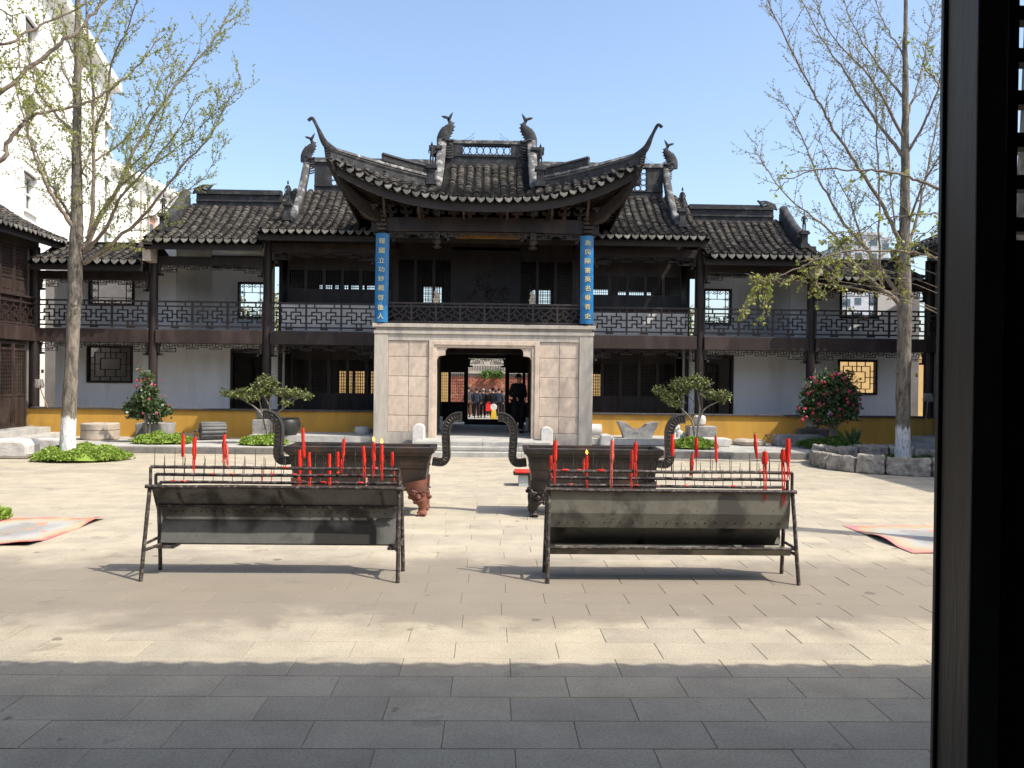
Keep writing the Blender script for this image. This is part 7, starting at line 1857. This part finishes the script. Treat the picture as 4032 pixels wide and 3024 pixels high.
# octagon sign on yellow stand
xs_ = P(1944, 1600, 36.5).x; zb = .0; B = thing('sign_stand', 'pale octagonal board on a yellow tapered stand in the doorway', 'sign', (xs_, 36.5, 0))
z1 = PZ(1614, 36.5); m_ = MB(); m_.cbox((xs_, 36.5, (-.01+z1)/2), (.40, .30, z1+.01), None, .42); m_.build('stand', 'plastic_y', B, bevel=.01)
zc = (PZ(1590, 36.5)+PZ(1616, 36.5))/2; rr_ = (PZ(1590, 36.5)-PZ(1616, 36.5))/2*1.05; m_ = MB(); m_.prism([(xs_+rr_*math.cos(R(22.5+45*q)), zc+rr_*math.sin(R(22.5+45*q))) for q in range(8)], 36.45, 36.52); m_.build('board', 'plastic_w', B, bevel=.01)

# ------------------------------------------------------------------ what stands beyond
m_ = MB(); m_.box(-30, 30, 34.2, 70, -.12, -.01); struct(m_.build('rear_pavement', 'ground_far'))
B = thing('relief_wall', 'long wall with red stone relief below a pale carved band, beyond the doorway', 'wall', (XA, 49.6, 0))
m_ = MB(); m_.box(-9, 9, 49.6, 50.2, -.05, PZ(1483, 49.6)); m_.build('red_relief', 'redwall', B)
m_ = MB(); m_.box(-9.3, 9.3, 49.65, 50.5, PZ(1483, 49.6)+.002, PZ(1471, 49.6)); m_.build('stone_course', 'stone', B)
m_ = MB(); m_.box(-9.3, 9.3, 49.5, 50.5, PZ(1471, 49.6), 5.2); m_.build('upper_wall', 'pale', B)  # white wall; greyer material stands in for the shade lying on it
m_ = MB()
for k in range(40):
    x = -3+6*k/40; m_.tube(curve([(x, 49.48, 2.6), (x+.07, 49.46, 2.85), (x+.16, 49.46, 2.80), (x+.12, 49.48, 2.68)], 3), .03, 5)
m_.build('cloud_carving', 'pale', B)
for u in (1915, 1960, 1863, 1980):
    p = P(u, 1474, 49.2); m_ = MB(); r = random.Random(u)
    for _ in range(500): m_.leafq((p.x+r.gauss(0, .16), 49.2+r.gauss(0, .12), p.z+r.gauss(0, .10)), .10, r)
    if u in (1915, 1960): solo(m_, 'hanging_plant', 'cover_d', 'green plant on the ledge of the relief wall, '+('left of centre' if u < 1930 else 'right of centre'), 'plant')
for s, xa, xb in ((-1, -22, -1.9), (1, 1.75, 22)):
    B = thing('ochre_wall', 'sunlit ochre garden wall behind the hall, '+('left' if s < 0 else 'right')+' of the passage', 'wall', ((xa+xb)/2, 39, 0))
    m_ = MB(); m_.box(xa, xb, 39, 39.3, -.05, 3.6); m_.build('wall_face', 'yellow_rear', B)
    m_ = MB(); m_.box(xa, xb, 38.9, 39.4, 3.6, 3.72); m_.build('coping', 'cap', B)
for i, (x, y, h, rr_) in enumerate(((-16.5, 50, 7.6, 2.6), (-10.5, 47, 7.2, 2.4), (9.3, 46, 6.6, 2.2), (15.8, 48, 7.0, 2.6), (20, 52, 7.5, 2.6))):
    r = random.Random(100+i); B = thing('garden_tree', ('broad pale green tree seen through the left recess window', 'yellow green tree behind the hall left of the stage', 'mixed green tree seen through the right recess window', 'grey green tree seen through the far right upper window', 'tree behind the right wing roof')[i], 'tree', (x, y, 0))
    m_ = MB(); m_.tube([(x, y, -.1), (x+.1, y, 2.2), (x, y, 4)], [.2, .15, .09], 8)
    for k in range(7):
        a = k*.9; m_.tube([(x, y, 2.4+.2*k), (x+math.cos(a)*rr_*.5, y+math.sin(a)*rr_*.5, 3.6+.3*k), (x+math.cos(a)*rr_*.9, y+math.sin(a)*rr_*.9, 4.6+.25*k)], [.07, .04, .015], 5)
    m_.build('trunk', 'branch', B)
    m_ = MB()
    for _ in range(140):
        while True:
            v = Vector((r.uniform(-1, 1), r.uniform(-1, 1), r.uniform(-1, 1)))
            if v.length < 1: break
        c = Vector((x+v.x*rr_, y+v.y*rr_, h*.66+v.z*h*.33))
        for _ in range(22): m_.leafq(c+Vector((r.gauss(0, .22), r.gauss(0, .22), r.gauss(0, .16))), .16, r)
    m_.build('crown', 'bgleaf', B)

# apartment blocks behind, left
def block(name, label, A, Bp, ztop, thick, wins, mt='stucco', eave=True):
    A = Vector(A); Bp = Vector(Bp); d = (Bp-A).normalized(); n = Vector((d.y, -d.x, 0)); L = (Bp-A).length
    if n.x < 0: n = -n
    O = thing(name, label, 'building', A)
    def q(m_, s0, s1, z0, z1, o0, o1):
        c = [A+d*s0+n*o0, A+d*s1+n*o0, A+d*s1+n*o1, A+d*s0+n*o1]
        m_.add([(p.x, p.y, z) for z in (z0, z1) for p in c], [(0, 3, 2, 1), (4, 5, 6, 7), (0, 1, 5, 4), (1, 2, 6, 5), (2, 3, 7, 6), (3, 0, 4, 7)])
    holes = [(a, b, c, e) for a, b, c, e, _ in wins]
    xs = sorted({0, L}|{h[0] for h in holes}|{h[1] for h in holes}); m_ = MB()
    for xa, xb in zip(xs, xs[1:]):
        hs = sorted([h for h in holes if h[0] <= (xa+xb)/2 <= h[1]], key=lambda h: h[2]); z = 0
        for h in hs: q(m_, xa, xb, z, h[2], -.35, 0); z = h[3]
        q(m_, xa, xb, z, ztop, -.35, 0)
    q(m_, 0, L, 0, ztop, -thick, -.36); m_.build('wall', mt, O)
    if eave: m_ = MB(); q(m_, -.6, L+.6, ztop, ztop+.5, -thick-.3, .55); m_.build('cornice', mt, O, bevel=.04); m_ = MB(); q(m_, -.2, L+.2, ztop-.35, ztop, 0, .15); m_.build('cornice_moulding', mt, O)
    for a, b, c, e, kind in wins:
        m_ = MB()
        if kind == 'niche':
            q(m_, a, b, c, e, -.355, -.30); m_.build('recess', 'stucco_b', O); m_ = MB()
            for z in (c+.9,): q(m_, a, b, z, z+.06, -.06, .02)
            for k in range(int((b-a)/.15)): q(m_, a+.15*k, a+.15*k+.03, c, c+.9, -.04, 0)
            m_.build('balcony_rail', 'iron', O); m_ = MB(); q(m_, a+.4, b-.4, c+1.1, e-.6, -.30, -.26); m_.build('window', 'glass', O); continue
        q(m_, a, b, c, c+.07, -.25, -.15); q(m_, a, b, e-.07, e, -.25, -.15); q(m_, a, a+.07, c, e, -.25, -.15); q(m_, b-.07, b, c, e, -.25, -.15); q(m_, (a+b)/2-.03, (a+b)/2+.03, c, e, -.25, -.15); q(m_, a, b, (c+e)/2-.03, (c+e)/2+.03, -.25, -.15)
        w_ = m_.build('window', 'plastic_w', O); m_ = MB(); q(m_, a, b, c, e, -.30, -.26); m_.build('pane', 'glass', w_)
        m_ = MB(); q(m_, a-.15, b+.15, e, e+.12, -.1, .12); q(m_, a-.1, b+.1, c-.12, c, -.1, .12); m_.build('window_moulding', mt, O)
    return O, (A, d, n, q)
wl = []
for s0, zs2 in ((19.2, (2.5, 5.6, 8.7, 11.8, 14.9)), (26.5, (5.6, 8.7, 11.8, 14.9)), (12, (2.5, 5.6, 8.7, 11.8, 14.9))):
    for z in zs2: wl.append((s0, s0+1.5, z, z+1.5, 'w'))
blA, _ = block('apartment_block', 'tall sunlit cream apartment block behind the left ginkgo', (-16.2, 17.0+6, 0), (-22.3, 50, 0), 18.6, 9, wl)
wb_ = [(6.6, 7.6, z, z+1.9, 'w') for z in (7.0, 10.2, 13.2)]+[(9.8, 11.4, z, z+2.7, 'niche') for z in (5.4, 8.6, 11.8)]+[(3.5, 4.6, z, z+1.4, 'w') for z in (6, 9, 12)]
blB, (A_, d_, n_, q_) = block('apartment_block', 'second lower cream apartment block with brown recesses, behind the left roofs', (-27.4, 57, 0), (-26.3, 72, 0), 16.6, 12, wb_, eave=True)
for s_, z in ((5.2, 7.1), (8.6, 10.4)):
    c = A_+d_*s_+n_*.3; m_ = MB(); q_(m_, s_-.4, s_+.4, z, z+.6, .03, .38); o = solo(m_, 'air_conditioner', 'plastic_w', 'white outdoor air conditioning unit on the second cream block, '+('lower' if z < 9 else 'upper')+' one', 'air conditioner', False, None, .02)
    m_ = MB(); ctr = A_+d_*s_+n_*.40; m_.lathe([(.22, 0), (.22, .02)], (0, 0, 0), 16, 'X'); m_.v = [(ctr.x+a, ctr.y+b, z+.3+c2) for a, b, c2 in m_.v]; m_.build('fan_grille', 'wick', o)
for k, (s_, ww_) in enumerate(((8.3, .10), (9.5, .12), (11.8, .10))):
    m_ = MB(); q_(m_, s_, s_+ww_, 0, 16, .03, .14); m_.build('drain_pipe', 'stone_b', blB)
# pale towers far right
for i, (u0, u1, vt, Y, lb) in enumerate(((3310, 3352, 962, 150, 'pale grey distant tower block left of two, above the right roof'), (3352, 3470, 925, 170, 'wider pale distant tower block above the right roof'), (3465, 3500, 945, 175, 'narrow distant block beside the right tree trunk'))):
    xa, xb = P(u0, vt, Y).x, P(u1, vt, Y).x; zt = PZ(vt, Y, (u0+u1)/2); B = thing('tower_block', lb, 'building', ((xa+xb)/2, Y, 0))
    m_ = MB(); m_.box(xa, xb, Y, Y+12, 0, zt); m_.build('wall', 'grey_block', B); k = int((xb-xa)/3)
    for a in range(max(1, k)):
        for f_ in range(3, 9):
            z = zt-3.0*(f_-2.3)
            if z < 2: continue
            m_ = MB(); x = xa+(xb-xa)*(a+.3)/max(1, k); m_.box(x, x+1.3, Y-.08, Y+.1, z, z+1.4); m_.build('window', 'glass', B)
    m_ = MB(); m_.box(xa-.3, xb+.3, Y-.3, Y+.4, zt, zt+.6); m_.build('parapet', 'grey_block', B)

# ------------------------------------------------------------------ hall the photo is taken from
HB = thing('main_hall', 'dark timber hall round the camera whose eave shades the near paving', 'hall', (0, -3, .45))
m_ = MB(); m_.box(-14, 14, -8, 2.3, -.1, .45); m_.build('floor', 'step', HB)
m_ = MB(); m_.box(-14, 14, 2.3, 2.7, -.1, .25); m_.build('step_stone', 'step', HB)
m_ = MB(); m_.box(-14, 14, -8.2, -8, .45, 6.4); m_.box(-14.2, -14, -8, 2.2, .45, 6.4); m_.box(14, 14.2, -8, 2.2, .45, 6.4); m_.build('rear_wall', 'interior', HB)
ze, ye = 5.20, 4.43
m_ = MB(); m_.add([(-17, ye, ze), (17, ye, ze), (17, -3, 8.4), (-17, -3, 8.4), (-17, -10, 5.4), (17, -10, 5.4)], [(0, 1, 2, 3), (3, 2, 5, 4)]); m_.add([(-17, ye, ze-.12), (17, ye, ze-.12), (17, -3, 8.28), (-17, -3, 8.28), (-17, -10, 5.28), (17, -10, 5.28)], [(0, 1, 2, 3), (3, 2, 5, 4)])
hr = m_.build('roof', 'board', HB)
m_ = MB(); m_.box(-17, 17, ye-.12, ye-.06, ze-.34, ze-.04); m_.build('eave_board', 'board', hr)
for i in range(100):
    x = -17+.34*i
    piece('drip_tile', DRIP, (x, ye+.02, ze+.02), (R(-12), 0, 0), hr, (1.5, 1, .55)); 
for i in range(100):
    x = -17+.34*i+.17; piece('tile_row_end', ENDM, (x, ye, ze+.02), (0, 0, 0), hr, (1.3, 1, .7))
for x in (-9.5, -5.2, 5.2, 9.5):
    m_ = MB(); m_.lathe([(.2, .45), (.18, 5.6)], (x, 1.2, 0), 18); m_.build('column', 'wood', HB, True)
m_ = MB(); m_.box(-14, 14, 1.05, 1.35, 4.2, 4.7); m_.build('front_beam', 'wood', HB)
# open door leaf at the right
xd = .795; y0, y1 = 1.395, 1.505
DL = thing('door_leaf', 'dark timber lattice door leaf standing open at the right edge', 'door', (xd, y0, .46))
m_ = MB(); m_.box(xd+.006, xd+.058, y0, y1-.012, .46, 3.6); m_.build('stile', 'postwood', DL, bevel=.003)
m_ = MB(); m_.box(xd, xd+.04, y1-.011, y1, .46, 3.6); m_.build('edge_bead', 'postwood', DL, bevel=.002)
m_ = MB(); m_.box(xd+.0585, xd+.9, y0+.0, y0+.045, .46, 2.34); m_.build('lower_panel', 'blackwood', DL)
zz = PZ(0, y0, 3990)
k = 0
while True:
    zc = PZ(30-130+167*k-20, y0, 3990); k += 1
    if zc < 2.34: break
    m_ = MB(); m_.box(xd+.0585, xd+.9, y0+.002, y0+.032, zc-.012, zc+.012); m_.build('lattice_bar', 'blackwood', DL)
for k in range(5):
    m_ = MB(); x = xd+.063+.078*k; m_.box(x+.0, x+.014, y0+.004, y0+.044, 2.34, 3.6); m_.build('lattice_bar', 'blackwood', DL)
m_ = MB(); m_.box(xd+.0585, xd+.9, y0, y0+.045, 2.95, 3.6); m_.build('top_panel', 'blackwood', DL)
